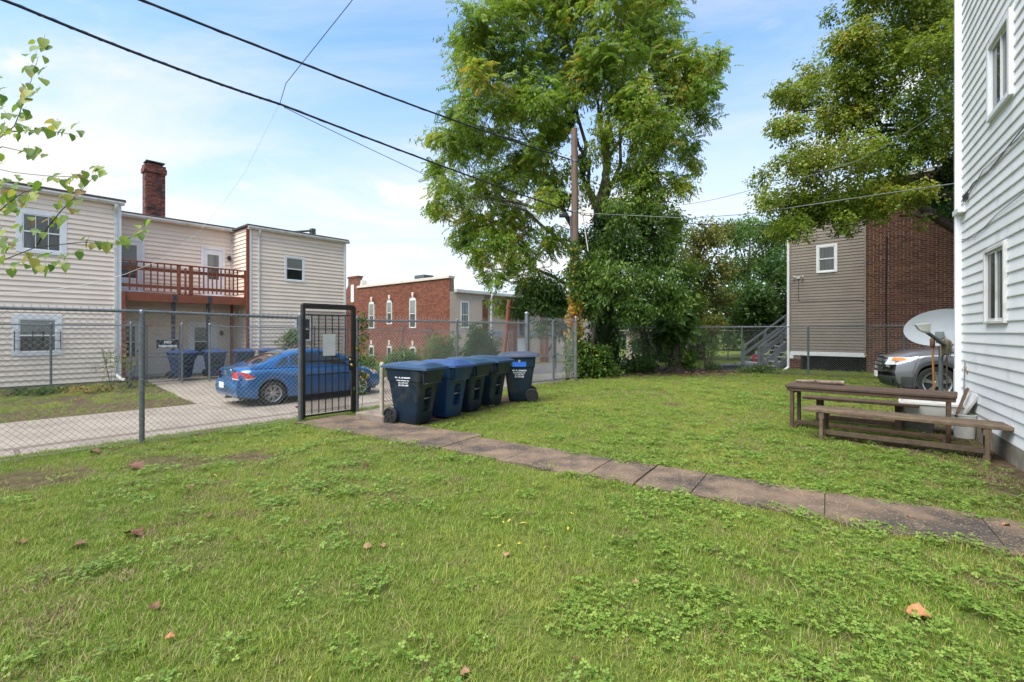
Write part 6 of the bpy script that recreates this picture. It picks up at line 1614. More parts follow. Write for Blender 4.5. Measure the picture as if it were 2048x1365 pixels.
# ailanthus-like fronds nearer the pole
b3 = Vector((2.35, 15.9, 0))
d3 = thing('shrub', 'bright green leafy shrub at the foot of the utility pole', 'shrub', b3)
foliage('foliage', d3, [((.15, .1, .45), (.75, .5, .55), 240, .5), ((.55, .3, .8), (.6, .5, .5), 170, .55), ((-.1, .1, 1.0), (.4, .35, .5), 120, .6), ((.8, .5, .35), (.6, .5, .4), 130, .45)], 'twig', .40, LM['bright'], drop=.3, seed=9)
b = MB()
for k in range(7): a = k * .9; b.tube([(0, 0, -.05), (.3 * math.cos(a), .2 * math.sin(a), .6), (.5 * math.cos(a), .35 * math.sin(a), 1.1)], [.018, .012, .005], 5)
b.build('stem', M['bark'], d3)
# ivy clad stump with a bushy head
b4 = Vector((6.35, 18.4, -.05))
d4 = thing('tree_stump', 'broken ivy covered tree stump with bushy regrowth in front of the back fence', 'stump', b4)
b = MB(); b.tube([(0, 0, -.2), (0, 0, .25), (-.05, .02, .9), (-.1, .05, 1.7), (-.05, .05, 2.1)], [.55, .30, .22, .19, .10], 11); b.tube([(.1, 0, .2), (.55, -.1, .9), (.62, -.1, 1.3)], [.12, .07, .04], 7)
for k in range(7): a = k * .92; b.tube([(.12 * math.cos(a), .12 * math.sin(a), .25), (.5 * math.cos(a), .4 * math.sin(a), .06), (.95 * math.cos(a), .7 * math.sin(a), -.04)], [.13, .08, .03], 6)
b.build('trunk', M['bark'], d4, smooth=True)
foliage('regrowth', d4, [((-.1, 0, 1.75), (.85, .6, .55), 330, .35), ((.1, 0, 2.2), (.55, .5, .4), 170, .4), ((-.45, 0, 1.35), (.4, .4, .4), 110, .3), ((.35, 0, .7), (.25, .3, .4), 60, .6)], 'pinnate', .40, LM['dark'], drop=.1, seed=11)
foliage('ivy', d4, [((0, -.1, .5), (.5, .35, .5), 60, .6), ((.5, -.1, .6), (.4, .3, .6), 70, .7)], 'ivy', .28, LM['dark'], seed=12)
d5 = thing('shrub', 'thin straggly shrub of bare stems right of the ivy stump', 'shrub', (7.75, 18.9, -.05))
b = MB()
for k in range(9): a = random.uniform(0, 6.28); e = random.uniform(.2, .5); b.tube([(0, 0, 0), (e * .5 * math.cos(a), e * .5 * math.sin(a), .7), (e * math.cos(a), e * math.sin(a), random.uniform(1.2, 1.9))], [.016, .011, .004], 5)
b.build('stem', M['bark_pale'], d5); foliage('foliage', d5, [((0, 0, 1.1), (.6, .5, .8), 45, .5), ((.3, 0, .25), (.5, .4, .25), 60, .4)], 'twig', .30, LM['dark'], seed=13)
# background trees
def back_tree(label, px, pts, Y, kind, lm_, seed, size=.55, n_per=75, name='background_tree', shade=.5, gap=.15, dY=1.5):
    x = (px - 1024) / 950 * Y; base = Vector((x, Y, -.2)); top = min(p[1] for p in pts); tp = at(px, top + 25, Y)
    t, B0 = tree(name, label, 'tree', base, [base, (x + .1, Y, tp.z * .35), (x - .1, Y, tp.z * .7), tuple(tp)], [((x, Y, tp.z * (.3 + .08 * i)), at(p[0], p[1], Y), .08, .02, .05) for i, p in enumerate(pts[:5])], 'bark', 'trees behind the back yards', (.22, .05))
    foliage('crown', t, rel(pxc(pts, Y, dY, seed, n_per, 2, shade=shade), B0), kind, size, LM[lm_], seed=seed, gap=gap); return t
back_tree('thinning yellow brown tree behind the stump', 1400, [(1400, 470, 42), (1440, 465, 34), (1380, 520, 42), (1425, 540, 45), (1390, 590, 45), (1440, 600, 38), (1370, 630, 40), (1425, 645, 30)], 27, 'twig', 'yellow', 21, .7, 60, shade=.45, gap=.3)
back_tree('airy green tree left of the brick house', 1500, [(1480, 465, 40), (1520, 455, 34), (1475, 530, 45), (1530, 520, 45), (1500, 590, 48), (1455, 590, 34), (1555, 470, 40)], 31, 'leafy', 'dark', 22, .75, 45, shade=.6, gap=.25)
back_tree('dense dark tree behind the grey stairs', 1548, [(1560, 540, 50), (1520, 600, 50), (1570, 610, 55), (1490, 630, 42), (1545, 650, 45), (1600, 560, 45)], 26, 'twig', 'dark', 23, .7, 80, shade=.35, gap=.1)
back_tree('olive green tree between the walnut and the yellow tree', 1345, [(1330, 480, 40), (1365, 540, 40), (1330, 600, 40), (1345, 430, 30), (1375, 600, 32), (1380, 655, 28)], 24, 'leafy', 'walnut', 24, .55, 75, shade=.40, gap=.18)
back_tree('low green tree over the parked car far back', 1290, [(1270, 640, 30), (1310, 625, 36), (1250, 600, 30), (1340, 650, 26)], 25, 'leafy', 'bright', 25, .5, 75, shade=.5)
# shrubs by the brick row building and the alley
def shrub(label, x, y, r, h, kind, lm_, n, seed, size=.42, shade=.45, stems=True, z0=None):
    z = float(ground_z(x, y)) if z0 is None else z0
    t = thing('shrub', label, 'shrub', (x, y, z - .05)); g = random.Random(seed); cl = []
    for k in range(6): cl.append(((g.uniform(-.5, .5) * r, g.uniform(-.4, .4) * r, h * g.uniform(.3, .75)), (r * .62, r * .55, h * .36), n / 6, shade + g.uniform(-.12, .12)))
    foliage('foliage', t, cl, kind, size, LM[lm_], seed=seed)
    b = MB()
    for k in range(6): a = g.uniform(0, 6.28); b.tube([(0, 0, 0), (.3 * r * math.cos(a), .3 * r * math.sin(a), h * .5), (.5 * r * math.cos(a), .5 * r * math.sin(a), h * .85)], [.026 * min(1, r * r + .08), .015 * min(1, r * r + .08), .005 * min(1, r + .2)], 5)
    b.build('stem', M['bark'], t); return t
shrub('large dark rounded bush behind the fence above the bins', -1.15, 22.3, 1.15, 2.7, 'twig', 'dark', 900, 31, shade=.30, z0=-.6)
shrub('scrambling green bush left of the large dark bush', -3.1, 21.5, .9, 2.3, 'twig', 'bright', 300, 32, shade=.35, z0=-.6)
shrub('low leafy scrub against the brick building', -5.0, 21.5, 1.4, 1.5, 'twig', 'bright', 380, 33, shade=.35, z0=-.6)
shrub('low leafy scrub just beyond the gate post', -5.9, 18.2, .8, 1.35, 'twig', 'bright', 200, 34, shade=.45, z0=-.5)
shrub('green bush growing by the lower window behind the blue car', *uv(9.3, 20.6).xy, .62, 1.0, 'twig', 'bright', 150, 35, .34, .5, z0=.85)
d = thing('planter', 'hanging planter pot under the green bush behind the car', 'planter', (*uv(9.3, 20.6).xy, .2))
b = MB(); b.lathe([(0, 0), (.2, 0), (.28, .5), (.25, .5), (.18, .05), (0, .05)], 14, (0, 0, 0), 'z'); b.tube([(0, 0, -.5), (0, 0, .02)], .06, 8); b.build('pot', M['rust'], d, smooth=True, angle=40)
shrub('thin reddish weed growing through the far fence', *uv(3.55, 19.4).xy, .55, 1.4, 'twig', 'yellow', 34, 36, .22, .7)
shrub('straggly green weed in front of the cream wall', *uv(3.1, 19.3).xy, .5, 1.6, 'twig', 'bright', 26, 37, .24, .6)
shrub('dry brown weed clump along the far fence', *uv(2.6, 19.2).xy, 1.0, .35, 'twig', 'yellow', 110, 38, .24, .8)
shrub('dark weeds under the far fence', *uv(1.5, 19.4).xy, .7, .35, 'twig', 'dark', 110, 39, .24, .4)
shrub('low weeds at the back fence by the brick house', 9.1, 18.0, .8, .5, 'twig', 'dark', 120, 40, .28, .45)
shrub('undergrowth below the walnut tree', 4.6, 18.3, 1.3, .8, 'ivy', 'dark', 200, 41, .3, .35)
shrub('bushes behind the back fence, left of the stump', 7.8, 25.5, 2.2, 2.3, 'twig', 'bright', 420, 42, .5, .3)
shrub('bushes behind the back fence, right of the stump', 10.6, 29.5, 2.8, 2.6, 'twig', 'dark', 520, 43, .5, .5)
# vine on the utility pole and on the gate post
v = thing('vine', 'climbing vine with yellow and orange leaves on the utility pole', 'vine', (2.10, 15.9, 0))
foliage('foliage', v, [((.0, -.05, z), (.20, .18, .28), 26, s_) for z, s_ in ((.4, .3), (.8, .35), (1.2, .45), (1.6, .5), (2.0, .8), (2.35, .82), (2.7, .55), (3.1, .35), (3.5, .3), (3.9, .3), (4.4, .25))], 'ivy', .34, LM['vine'], seed=51, shade_jit=.3)
b = MB(); b.tube([(.05 * math.sin(k), -.14, k * .25) for k in range(18)], .012, 5); b.build('stem', M['bark'], v)
v = thing('vine', 'light green vine climbing the fence post right of the gate', 'vine', uv(5.05, FV - .04))
foliage('foliage', v, [((.02 + .02 * math.sin(z * 9), -.02, z), (.06, .05, .10), 6, s_) for z, s_ in ((.5, .35), (.75, .5), (1.0, .3), (1.25, .4), (1.5, .3), (1.72, .2), (1.80, .2))], 'ivy', .17, LM['vine'], seed=52)
b = MB(); b.tube([(.02 * math.sin(k), -.03, k * .2) for k in range(10)], .005, 5); b.build('stem', M['bark'], v)

# maple leaning over the brick house, trunk hidden by the white house
mb = Vector((15.2, 14.6, 0))
MP = [(1850, 20, 85), (1755, 40, 62), (1700, 75, 52), (1660, 30, 20), (1880, 115, 80), (1785, 120, 75), (1700, 150, 60), (1630, 140, 38), (1600, 190, 46), (1565, 185, 30), (1850, 205, 85), (1755, 215, 72), (1665, 235, 62), (1590, 255, 42), (1550, 250, 22), (1880, 285, 62), (1795, 300, 70), (1705, 315, 66), (1625, 325, 58), (1562, 338, 42), (1522, 352, 26), (1585, 400, 50), (1650, 400, 50), (1535, 395, 30), (1720, 385, 42), (1600, 445, 38), (1562, 448, 26), (1790, 375, 38), (1690, 445, 26), (1840, 375, 40), (1765, 385, 42), (1700, 425, 32), (1650, 430, 28), (1690, 405, 38), (1620, 420, 36), (1800, -60, 80), (1890, -70, 90), (1740, -30, 50), (1960, 60, 80), (1970, 200, 80), (1960, 330, 60), (1760, 420, 24)]
lm = [((15.0, 14.6, 4.0), at(1850, 420, 14.2), .20, .13, .0), (at(1905, 400, 14.3), at(1730, 330, 13.6), .12, .04, .05), (at(1890, 430, 14.3), at(1800, 432, 13.8), .09, .03, .0), ((15.1, 14.6, 5.5), at(1800, 250, 13.8), .15, .05, .05), (at(1860, 270, 14), at(1690, 270, 13.4), .07, .02, .04), ((15.1, 14.6, 6.5), at(1830, 120, 14), .14, .04, .05), (at(1830, 130, 14), at(1700, 110, 13.4), .06, .015, .03), (at(1730, 330, 13.6), at(1560, 360, 13), .05, .012, .03), (at(1800, 250, 13.8), at(1600, 220, 13.2), .06, .012, .03), (at(1760, 310, 13.7), at(1620, 420, 13.2), .04, .012, .06)]
mt, B0 = tree('maple_tree', 'broad yellow green maple overhanging the brick house', 'tree', mb, [(15.2, 14.6, -.2), (15.2, 14.6, 2.5), (15.05, 14.6, 5), (15.1, 14.6, 8), (15.2, 14.6, 10.5)], lm, 'bark', trunk_r=(.38, .18))
MP2 = [(1740, 425, 26), (1765, 400, 30), (1820, 405, 26), (1843, 440, 15), (1700, 455, 14), (1585, 462, 18)]
foliage('low_leaves', mt, rel(pxc(MP2, 13.4, .5, 65, 90, 2, shade=.5), B0), 'twig', .36, LM['maple'], drop=.5, seed=66)
foliage('crown', mt, rel(pxc(MP, 13.6, 1.5, 61, 205, 2, shade=.60, sj=.2), B0), 'twig', .38, LM['maple'], drop=.3, seed=62, gap=.22, gsc=1.9)
foliage('ivy', mt, rel([(at(1890, 380, 14.6), (.9, .6, .5), 260, .5), (at(1840, 375, 14.8), (.6, .5, .45), 150, .5), (at(1910, 340, 14.5), (.8, .5, .6), 200, .5), (at(1780, 400, 15.2), (1.0, .4, .20), 170, .45), (at(1880, 420, 14.4), (.7, .4, .35), 170, .5), (at(1720, 395, 15.4), (.6, .3, .25), 90, .5)], B0), 'ivy', .30, LM['ivy'], seed=63)

# distant tree line: one mass nobody could count
far = []
g = random.Random(77)
for k in range(120):
    a = R(-78 + 156 * k / 119) + g.uniform(-.01, .01); D = g.uniform(70, 105); x, y = D * math.sin(a), D * math.cos(a); h = g.uniform(5, 8.5)
    if -.36 < x / y < .10: h *= .62
    far.append(((x, y, h * .42 - .5), (4.5, 3.5, h * .6), 130, g.uniform(.3, .6)))
ft = foliage('woodland', None, far, 'twig', 2.3, LM['dark'], seed=78); stuff(ft); ft['label'] = 'far wood beyond the houses'

# ------------------------------------------------------------------ sapling at the left edge: every leaf its own object
sb = Vector((-4.35, 3.35, 0))
sp_ = thing('sapling', 'young tree at the left edge with large yellowing heart shaped leaves', 'tree', sb)
b = MB(); b.tube([(0, 0, -.1), (.02, 0, 1.0), (.06, 0, 1.9), (.1, .02, 2.7), (.3, .0, 3.3)], [.04, .034, .028, .02, .008], 9); b.build('trunk', M['bark_pale'], sp_, smooth=True)
def sat(zx, zy, Y): return at(zx / 2.4375, 60 + zy / 2.4375, Y) - sb
BR = [([(-140, 1260), (0, 1130), (170, 1062), (400, 1035), (550, 1050), (700, 985)], 3.15), ([(180, 1050), (235, 960), (300, 880), (380, 800), (460, 715)], 3.2), ([(-120, 600), (0, 525), (70, 470), (110, 370), (145, 270), (185, 140)], 3.4), ([(20, 500), (150, 490), (300, 500), (380, 520)], 3.35), ([(-120, 900), (0, 880), (60, 830), (120, 790), (200, 770)], 3.1), ([(-120, 640), (10, 570), (100, 590), (200, 600)], 3.3)]
bm_ = MB()
for pts_, Y in BR:
    P_ = [sat(px, py, Y + .05 * math.sin(i * 2)) for i, (px, py) in enumerate(pts_)]
    if pts_[0][0] < 0: P_ = [Vector((.05, 0, max(.6, P_[0].z - .35)))] + P_
    n = len(P_)
    bm_.tube(P_, [.0048 * (1 - .7 * i / (n - 1)) for i in range(n)], 6)
bm_.build('branch', M['bark'], sp_, smooth=True)
def heart(seed):
    r = random.Random(seed); b = MB(); out = [(0, 0), (-.03, .22), (.10, .38), (.38, .42), (.72, .27), (1.08, 0), (.72, -.27), (.38, -.42), (.10, -.38), (-.03, -.22)]
    curl = r.uniform(.1, .35); V = [(0, 0, 0), (.35, 0, -.02), (.7, 0, -.06 - curl * .2)]
    for (x, y) in out[1:5]: V.append((x, y, .22 * abs(y) * curl * 3 - curl * .3 * x * x + r.uniform(-.03, .03)))
    V.append((1.05, 0, -.1 - curl * .35))
    for (x, y) in out[6:]: V.append((x, y, .22 * abs(y) * curl * 3 - curl * .3 * x * x + r.uniform(-.03, .03)))
    b.add(V, [(0, 4, 3), (0, 1, 5, 4), (1, 2, 6, 5), (2, 7, 6), (0, 11, 10), (0, 10, 9, 1), (1, 9, 8, 2), (2, 8, 7)])
    b.tube([(-.45, 0, .06), (-.2, 0, .04), (0, 0, 0)], .014, 4)
    return b.mesh('leaf', LM['sapling'], True)
hearts = [heart(k) for k in range(5)]
LV = [(430, 1040), (460, 1062), (520, 1052), (552, 1057), (588, 1047), (632, 1040), (662, 1012), (710, 990), (722, 945), (672, 968), (480, 1045), (600, 1020), (690, 1005), (350, 1100), (387, 1097), (312, 1112), (315, 1148), (250, 1160), (190, 1157), (140, 1160), (96, 1155), (55, 1178), (130, 1115), (172, 1130), (240, 1105), (280, 1140), (225, 1165), (330, 1120),
      (110, 970), (150, 925), (190, 992), (230, 940), (265, 922), (320, 918), (350, 850), (330, 815), (282, 865), (405, 800), (390, 845), (340, 775), (295, 938), (265, 965), (345, 890), (310, 818), (210, 1000), (160, 950),
      (270, 738), (310, 748), (342, 742), (370, 722), (415, 745), (465, 725), (512, 710), (500, 680), (460, 682), (415, 706), (385, 715), (290, 712), (355, 730), (400, 760),
      (190, 500), (245, 502), (303, 505), (350, 522), (385, 512), (375, 474), (262, 455), (60, 510), (90, 522), (112, 452), (128, 482), (175, 505), (215, 490), (265, 490), (40, 490), (75, 425), (95, 470), (20, 465), (130, 440),
      (170, 70), (226, 70), (188, 94), (224, 102), (132, 133), (172, 134), (220, 150), (122, 202), (217, 202), (167, 188), (208, 250), (150, 275), (190, 295), (100, 275), (120, 322), (162, 330), (100, 368), (130, 400), (110, 350), (145, 310), (85, 380), (110, 420),
      (5, 240), (15, 330), (10, 390), (25, 430), (10, 482), (0, 360), (20, 300), (120, 605), (160, 622), (196, 592), (222, 622), (170, 595), (10, 620), (8, 670),
      (20, 740), (95, 740), (42, 745), (60, 858), (20, 882), (30, 830), (102, 855), (172, 808), (145, 830), (92, 890), (8, 985), (40, 1080), (15, 1112), (62, 1058), (10, 780), (40, 800), (75, 800), (120, 820), (15, 850), (45, 880), (5, 920), (70, 770), (200, 760), (160, 760), (10, 1050), (90, 1030), (30, 1030), (5, 1000), (120, 870)]
LV += [(zx + random.uniform(-22, 22), zy + random.uniform(-18, 18)) for zx, zy in LV[::2]]
for i, (zx, zy) in enumerate(LV):
    o = bpy.data.objects.new('leaf', hearts[i % 5]); COL.objects.link(o); o.parent = sp_
    s_ = random.choice((.8, 1, 1, 1.15)) * random.uniform(.046, .066); o.scale = (s_, s_, s_)
    o.location = sat(zx + random.uniform(-4, 4), zy - 14 + random.uniform(-4, 4), 3.2 + random.uniform(-.15, .2))
    o.rotation_euler = (random.uniform(-.6, .6), random.uniform(.45, 1.35), random.uniform(-2.7, -.4))

for i in range(48):                                                  # leaves round the stem, beyond the left edge of the photo
    o = bpy.data.objects.new('leaf', hearts[i % 5]); COL.objects.link(o); o.parent = sp_
    s_ = random.uniform(.046, .066); o.scale = (s_, s_, s_); z_ = random.uniform(1.6, 3.35); a_ = random.uniform(0, 6.28); r_ = random.uniform(.04, .12)
    o.location = (.08 + .06 * (z_ - 1.6) + r_ * math.cos(a_), r_ * math.sin(a_), z_); o.rotation_euler = (random.uniform(-.6, .6), random.uniform(.45, 1.35), a_)
# ------------------------------------------------------------------ utility pole and cables
PX, PY = 2.13, 16.1
po = thing('utility_pole', 'weathered wooden utility pole in front of the big walnut tree', 'pole', (PX, PY, -.1))
b = MB(); b.tube([(0, 0, -.3), (0, 0, 3), (.0, 0, 6), (-.02, 0, 8.55)], [.145, .135, .118, .105], 14); b.build('pole_shaft', M['pole_wood'], po, smooth=True, angle=50)
b = MB(); b.span((-.165, -.06, 0.3), (-.115, .03, 5.6)); b.build('cable_guard', M['galv_dark'], po, bevel=.008)
for z in (5.72, 7.45): 
    b = MB(); b.lathe([(.125, z - .03), (.125, z + .03)], 14, (0, 0, 0), 'z'); b.tube([(-.10, -.1, z), (-.28, -.18, z)], .022, 6); b.tube([(.10, .1, z), (.22, .1, z)], .018, 6); b.build('bracket', M['galv_dark'], po)
b = MB(); b.span((-.55, -.25, 5.50), (-.25, -.12, 5.62)); b.build('splice_case', M['plastic_black'], po, bevel=.02)
b = MB(); b.tube([(.12, 0, 6.6), (.45, 0, 4.4)], .018, 6); b.build('guy_guard', M['gutter'], po)
def cable(label, pts, r, m, sag=0.0, group=None, twist=None):
    pts = [Vector(p) for p in pts]; t = thing('cable', label, 'cable', pts[0], 0, group); b = MB(); P = []
    for i in range(len(pts) - 1):
        n = 16
        for k in range(n + (i == len(pts) - 2)): u_ = k / n; P.append(pts[i].lerp(pts[i + 1], u_) - Vector((0, 0, sag * 4 * u_ * (1 - u_))) - pts[0])
    if isinstance(r, tuple): r = [r[0] + (r[1] - r[0]) * (i / (len(P) - 1)) ** .6 for i in range(len(P))]
    b.tube(P, r, 6); b.build('wire', M[m], t, smooth=True)
    if twist:
        b = MB(); Q = []
        for i in range(len(P) - 1):
            for k in range(14): w = P[i].lerp(P[i + 1], k / 14); a = (i * 14 + k) * .30; Q.append(w + Vector((0, math.cos(a), math.sin(a))) * (r * .95))
        b.tube(Q, r * .28, 4); b.build('lashing_wire', M[twist], t)
    return t
pt = lambda z, dx=-.2, dy=-.15: Vector((PX + dx, PY + dy, z))
def along(d, z): return Vector((PX - A_[0] * d, PY - A_[1] * d, z))
cable('thick upper black cable from the pole over the alley to the top left', [pt(7.36), along(11.7, 6.56), along(24, 6.7)], .023, 'cable', .10, twist='cable_grey')
cable('thick lower black cable bundle from the pole to the top left corner', [pt(5.62), along(9.77, 5.73), along(13.1, 5.80), along(24, 6.3)], .022, 'cable', .05, twist='cable_grey')
cable('thin black service wire rising from the lower cable to the top of the photo', [along(9.77, 5.75), Vector((-3.95, 8.3, 5.9)), Vector((-2.35, 7.0, 6.45)), Vector((.5, 3.0, 7.6))], .0055, 'cable')
cable('thin drop wire hanging just below the lower cable bundle', [along(9.7, 5.70), along(4.5, 5.08), pt(5.55)], .008, 'cable_grey', .03)
cable('long thin pale cable sweeping up across the cream house', [at(-60, 590, 13.5), at(0, 587, 13.5), at(90, 583, 13.6), at(170, 570, 13.8), at(250, 549, 14), at(330, 517, 14.2), at(400, 462, 14.5), at(450, 402, 15), at(490, 345, 14.0), along(9.8, 5.68)], (.013, .0022), 'cable_pale')
cable('sagging thin wire crossing behind the sapling to the roof corner', [at(-40, 330, 13), at(25, 345, 13.4), at(90, 352, 13.8), at(150, 354, 14.3)], .010, 'cable_grey')
cable('thin cable from the pole to the right above the brick house', [pt(5.62, .2, .1), at(1380, 437, 14.5), at(1500, 428, 13.2), at(1700, 398, 11), Vector((7.22, 7.6, 3.95))], .010, 'cable_grey')
cable('second dark cable from the pole to the right, just below the first', [pt(5.56, .2, .1), at(1300, 441, 17.5), at(1420, 450, 19), at(1560, 451, 22)], .014, 'cable')
cable('thin wire through the maple leaves to the white house', [at(1365, 410, 17), at(1510, 378, 13), at(1720, 320, 10), Vector((7.2, 7.62, 5.35))], .007, 'cable_grey', .05)
rp = thing('fence_post', 'leaning rusty steel post left of the double gates', 'post', uv(9.75, 8.75, -.3), 0)
b = MB(); b.tube([(-.12, 0, -.2), (.03, .05, 1.2), (.18, .1, 2.75)], .055, 10); b.tube([(.13, .02, 2.55), (.35, .1, 2.52)], .012, 5); b.build('post_shaft', M['rust'], rp, smooth=True, angle=40)
# ------------------------------------------------------------------ grey wooden stairs by the brick house
st = thing('staircase', 'grey painted wooden stairs climbing behind the brick house corner', 'stairs', (10.72, 20.9, -.1), R(12))
n = 9; rise, run = .185, .29
for y in (-.02, .98):
    b = MB(); b.bar((.25, y, .16), (.25 + n * run, y, .16 + n * rise), .05, .26, up=(0, 0, 1)); b.build('stringer', M['stair'], st)
    b = MB(); b.bar((.15, y, .98), (.15 + n * run, y, .98 + n * rise), .05, .08); b.build('handrail', M['stair'], st)
    b = MB(); b.bar((.15, y, .62), (.15 + n * run, y, .62 + n * rise), .035, .12); b.build('handrail', M['stair'], st)
    for k in (0, 4, 8):
        b = MB(); b.span((.10 + k * run, y - .045, .0 if k == 0 else .16 + k * rise), (.19 + k * run, y + .045, 1.0 + k * rise)); b.build('newel', M['stair'], st)
for k in range(n):
    b = MB(); b.span((.20 + k * run, .0, .26 + k * rise), (.20 + k * run + run * 1.05, .96, .30 + k * rise)); b.build('tread', M['stair_tread'], st, bevel=.005, seg=1)
b = MB(); b.span((-.25, -.10, -.05), (.62, 1.06, .24)); b.span((-.6, -.05, -.05), (-.24, 1.0, .11)); b.build('base_step', M['stair'], st, bevel=.01)
s2 = thing('staircase', 'lower short grey stairs right of the tall grey stairs', 'stairs', (11.15, 20.15, -.1), R(12))
for y in (0, .8):
    b = MB(); b.bar((0, y, .1), (1.2, y, .85), .05, .22); b.build('stringer', M['stair'], s2)
    b = MB(); b.bar((.0, y, .85), (1.2, y, 1.6), .05, .09); b.build('handrail', M['stair'], s2)
    b = MB(); b.span((.0, y - .05, -.05), (.10, y + .05, 1.0)); b.build('newel', M['stair'], s2)
for k in range(4):
    b = MB(); b.span((.06 + k * .29, .0, .16 + k * .19), (.36 + k * .29, .78, .20 + k * .19)); b.build('tread', M['stair_tread'], s2)
rc = thing('folding_chair', 'small red cloth folding chair under the grey stairs', 'chair', (11.1, 21.6, -.1), R(15))
b = MB(); b.add([(-.22, 0, .62), (.22, 0, .62), (.12, .02, .25), (-.02, .02, .22), (-.14, .02, .30)], [(0, 1, 2, 3, 4)]); b.add([(-.22, .012, .62), (.22, .012, .62), (.12, .03, .25), (-.02, .03, .22), (-.14, .03, .30)], [(4, 3, 2, 1, 0)]); b.build('seat', M['red_cloth'], rc)
for sx in (-1, 1): b = MB(); b.tube([(sx * .22, 0, .66), (-sx * .2, .05, 0)], .012, 6); b.build('leg', M['galv_dark'], rc)
# ------------------------------------------------------------------ small far things seen under the trees
fh = thing('house', 'small pale brick house far back between the tree trunks', 'house', at(1290, 706, 34) * 1.0, R(-12))
fh.location.z = -.3
b = MB(); b.span((-1.2, 0, -.2), (3.2, 4, 1.75)); b.build('wall', M['beige'], fh)
b = MB(); b.prism([(-1.4, 1.75), (3.4, 1.75), (3.0, 2.2), (-1.0, 2.2)], -.2, 4.2); b.build('roof', M['roof'], fh)
for x in (.55, 1.3, 2.1): b = MB(); b.span((x, -.03, .1), (x + .16, .0, 1.6)); b.build('column', M['white'], fh)
b = MB(); b.span((-.9, -.04, .3), (.1, -.005, 1.2)); b.build('garage_door', M['steel_dark'], fh)
lt = thing('leaf_litter_bag', 'dark lidded crate at the far right end of the back yard', 'crate', (9.0, 19.9, -.05), R(10))
b = MB(); b.span((-.5, -.3, 0), (.5, .3, .20)); b.build('crate_body', M['steel_dark'], lt, bevel=.02); b = MB(); b.span((-.53, -.33, .205), (.53, .33, .26)); b.build('lid', M['galv_dark'], lt, bevel=.015)
# ------------------------------------------------------------------ fallen leaves
LC = {'brown': mat('dry_brown_leaf', (.16, .065, .03), .7, col2=(.09, .038, .02), scale=40), 'tan': mat('tan_leaf', (.27, .15, .072), .7, col2=(.18, .095, .045), scale=40), 'orange': mat('orange_leaf', (.42, .17, .065), .7, col2=(.30, .115, .045), scale=40), 'yellow': mat('yellow_leaf', (.50, .42, .06), .6, col2=(.40, .30, .05), scale=40)}
def dead_leaf(seed, narrow=False):
    r = random.Random(seed); b = MB(); n = 9; L = []; w = .14 if narrow else .42
    for k in range(n):
        t = k / (n - 1); ww = w * (math.sin(math.pi * min(.98, t * .95 + .03)) ** .7) * (1 + (0 if narrow else .35 * (k % 2))); z = .16 * math.sin(t * 3.0) * r.uniform(.6, 1.3)
        c = r.uniform(.25, .6) * (1 if k % 3 else .6)
        L.append([(t - .5, -ww, z + ww * c), (t - .5, -ww * .45, z + ww * c * .2), (t - .5, 0, z), (t - .5, ww * .45, z + ww * c * .3), (t - .5, ww, z + ww * c * 1.2)])
    V = [p for q in L for p in q]; b.add(V, [(i * 5 + j, (i + 1) * 5 + j, (i + 1) * 5 + j + 1, i * 5 + j + 1) for i in range(n - 1) for j in range(4)])
    b.tube([(-.75, .02, .08), (-.5, 0, .02)], .02, 4)
    return b
def fallen(px, py, spx, col, label, group='fallen leaves on the lawn', narrow=False, seed=0):
    Y = 950 * (EYE - .045) / (py - 665); X = (px - 1024) / 950 * Y; s_ = .84 * spx / 950 * Y
    o = dead_leaf(seed * 7 + int(px), narrow).build('fallen_leaf', LC[col], None, (X, Y, .022), random.uniform(0, 6.28), smooth=True)
    o.scale = (s_, s_, s_ * .9); o.rotation_euler = (random.uniform(-.3, .3), random.uniform(-.3, .3), random.uniform(-.5, .5) if spx > 20 else random.uniform(0, 6.28))
    return tag(o, label, 'leaf', group)
fallen(1838, 1221, 46, 'orange', 'large curled orange leaf lying alone on the lower right lawn')
fallen(266, 1064, 40, 'brown', 'large crumpled brown leaf cluster on the left lawn, biggest of the brown leaves')
fallen(158, 1084, 24, 'brown', 'curled brown leaf left of the biggest crumpled brown leaf')
fallen(42, 1080, 22, 'brown', 'dark brown leaf nearest the left edge of the lawn')
fallen(375, 972, 22, 'tan', 'tan leaf on the lawn in front of the fence post')
fallen(270, 932, 34, 'brown', 'brown leaf heap on the bare patch by the left fence post')
fallen(190, 902, 20, 'brown', 'reddish brown leaf right against the chain link fence')
fallen(636, 975, 13, 'brown', 'small dark leaf in the middle of the lawn near the walkway')
fallen(340, 1266, 20, 'orange', 'small upright orange brown leaf at the lower left')
fallen(930, 1337, 24, 'tan', 'tan curled leaf at the bottom edge of the lawn')
fallen(735, 1088, 20, 'tan', 'left of two pale curled leaves lying close together mid lawn'); fallen(764, 1086, 18, 'tan', 'right of two pale curled leaves lying close together mid lawn')
fallen(416, 1027, 18, 'brown', 'thin dark leaf with a long stalk on the left lawn')
fallen(733, 928, 14, 'brown', 'small dark red leaf beside the walkway bend'); fallen(1271, 1160, 20, 'tan', 'pale brown leaf in the clover below the walkway')
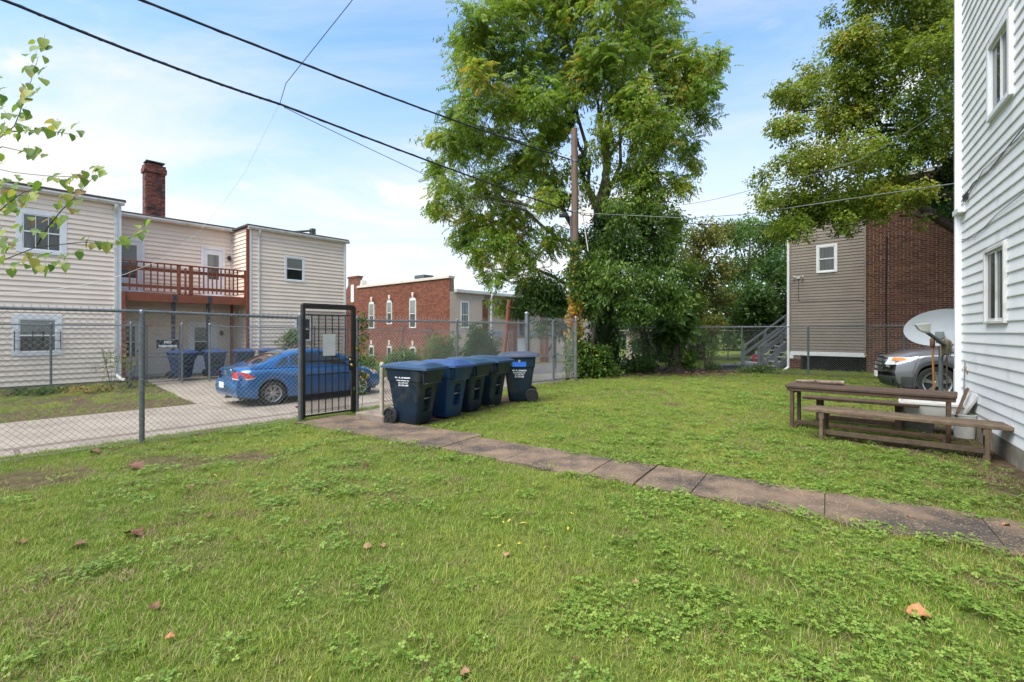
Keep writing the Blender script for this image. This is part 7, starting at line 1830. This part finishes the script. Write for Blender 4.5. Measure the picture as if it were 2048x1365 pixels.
fallen(1822, 1030, 18, 'tan', 'tan leaf on the edge of the walkway at the right'); fallen(2012, 1046, 16, 'orange', 'orange leaf on the upper walkway edge at the far right')
fallen(1150, 1308, 14, 'brown', 'small brown leaf in the bottom clover patch'); fallen(310, 1205, 22, 'brown', 'dark brown leaf low on the left lawn'); fallen(470, 1070, 12, 'brown', 'tiny brown leaf right of the crumpled leaf cluster')
fallen(1013, 1103, 16, 'tan', 'twisted tan twig like leaf in the centre of the lawn')
for i, (px, py) in enumerate(((1005, 1040), (990, 1032), (1020, 1036), (1048, 1042), (1135, 1052), (1140, 1023), (428, 948), (1040, 1082), (1090, 1088), (998, 1086), (806, 1083), (620, 1347), (1890, 1082))):
    fallen(px, py, 19 if i < 8 else 12, 'yellow', {(428, 948): 'single narrow yellow leaflet on the upper left lawn near the fence post', (1135, 1052): 'larger of two yellow leaflets right of the scattered group', (1140, 1023): 'yellow leaflet of the right hand pair, nearer the walkway', (620, 1347): 'tiny yellow leaflet at the very bottom edge of the lawn', (1890, 1082): 'yellow leaflet against the lower walkway edge at the right', (806, 1083): 'small yellow leaflet just right of the two pale curled leaves'}.get((px, py), 'narrow yellow leaflet lying in the scattered group mid lawn'), 'yellow leaflets on the lawn', True, i)
g = random.Random(5)
lb = MB()
for k in range(420):
    a = g.uniform(0, 6.28); r_ = g.uniform(0, 2.6) ** 1.0; x, y = 6.3 + r_ * math.cos(a) * 1.3, 18.2 + r_ * math.sin(a) * .8
    if k > 260: x, y = g.uniform(2.4, 8.5), 20.6 - (g.uniform(2.4, 8.5)) * .0 - .62 * (g.uniform(2, 8) - 4) * .0 + g.uniform(-2.6, -.6)
    s_ = g.uniform(.05, .10); z = .02; d_ = g.uniform(0, 6.28); c_, q_ = math.cos(d_) * s_, math.sin(d_) * s_
    lb.add([(x - c_, y - q_, z), (x + q_ * .5, y - c_ * .5, z + g.uniform(0, .05)), (x + c_, y + q_, z + .02), (x - q_ * .5, y + c_ * .5, z + g.uniform(0, .05))], [(0, 1, 2, 3)])
ll = lb.build('leaf_litter', LC['tan'], None); stuff(ll); ll['label'] = 'scattered dry leaf litter under the trees'
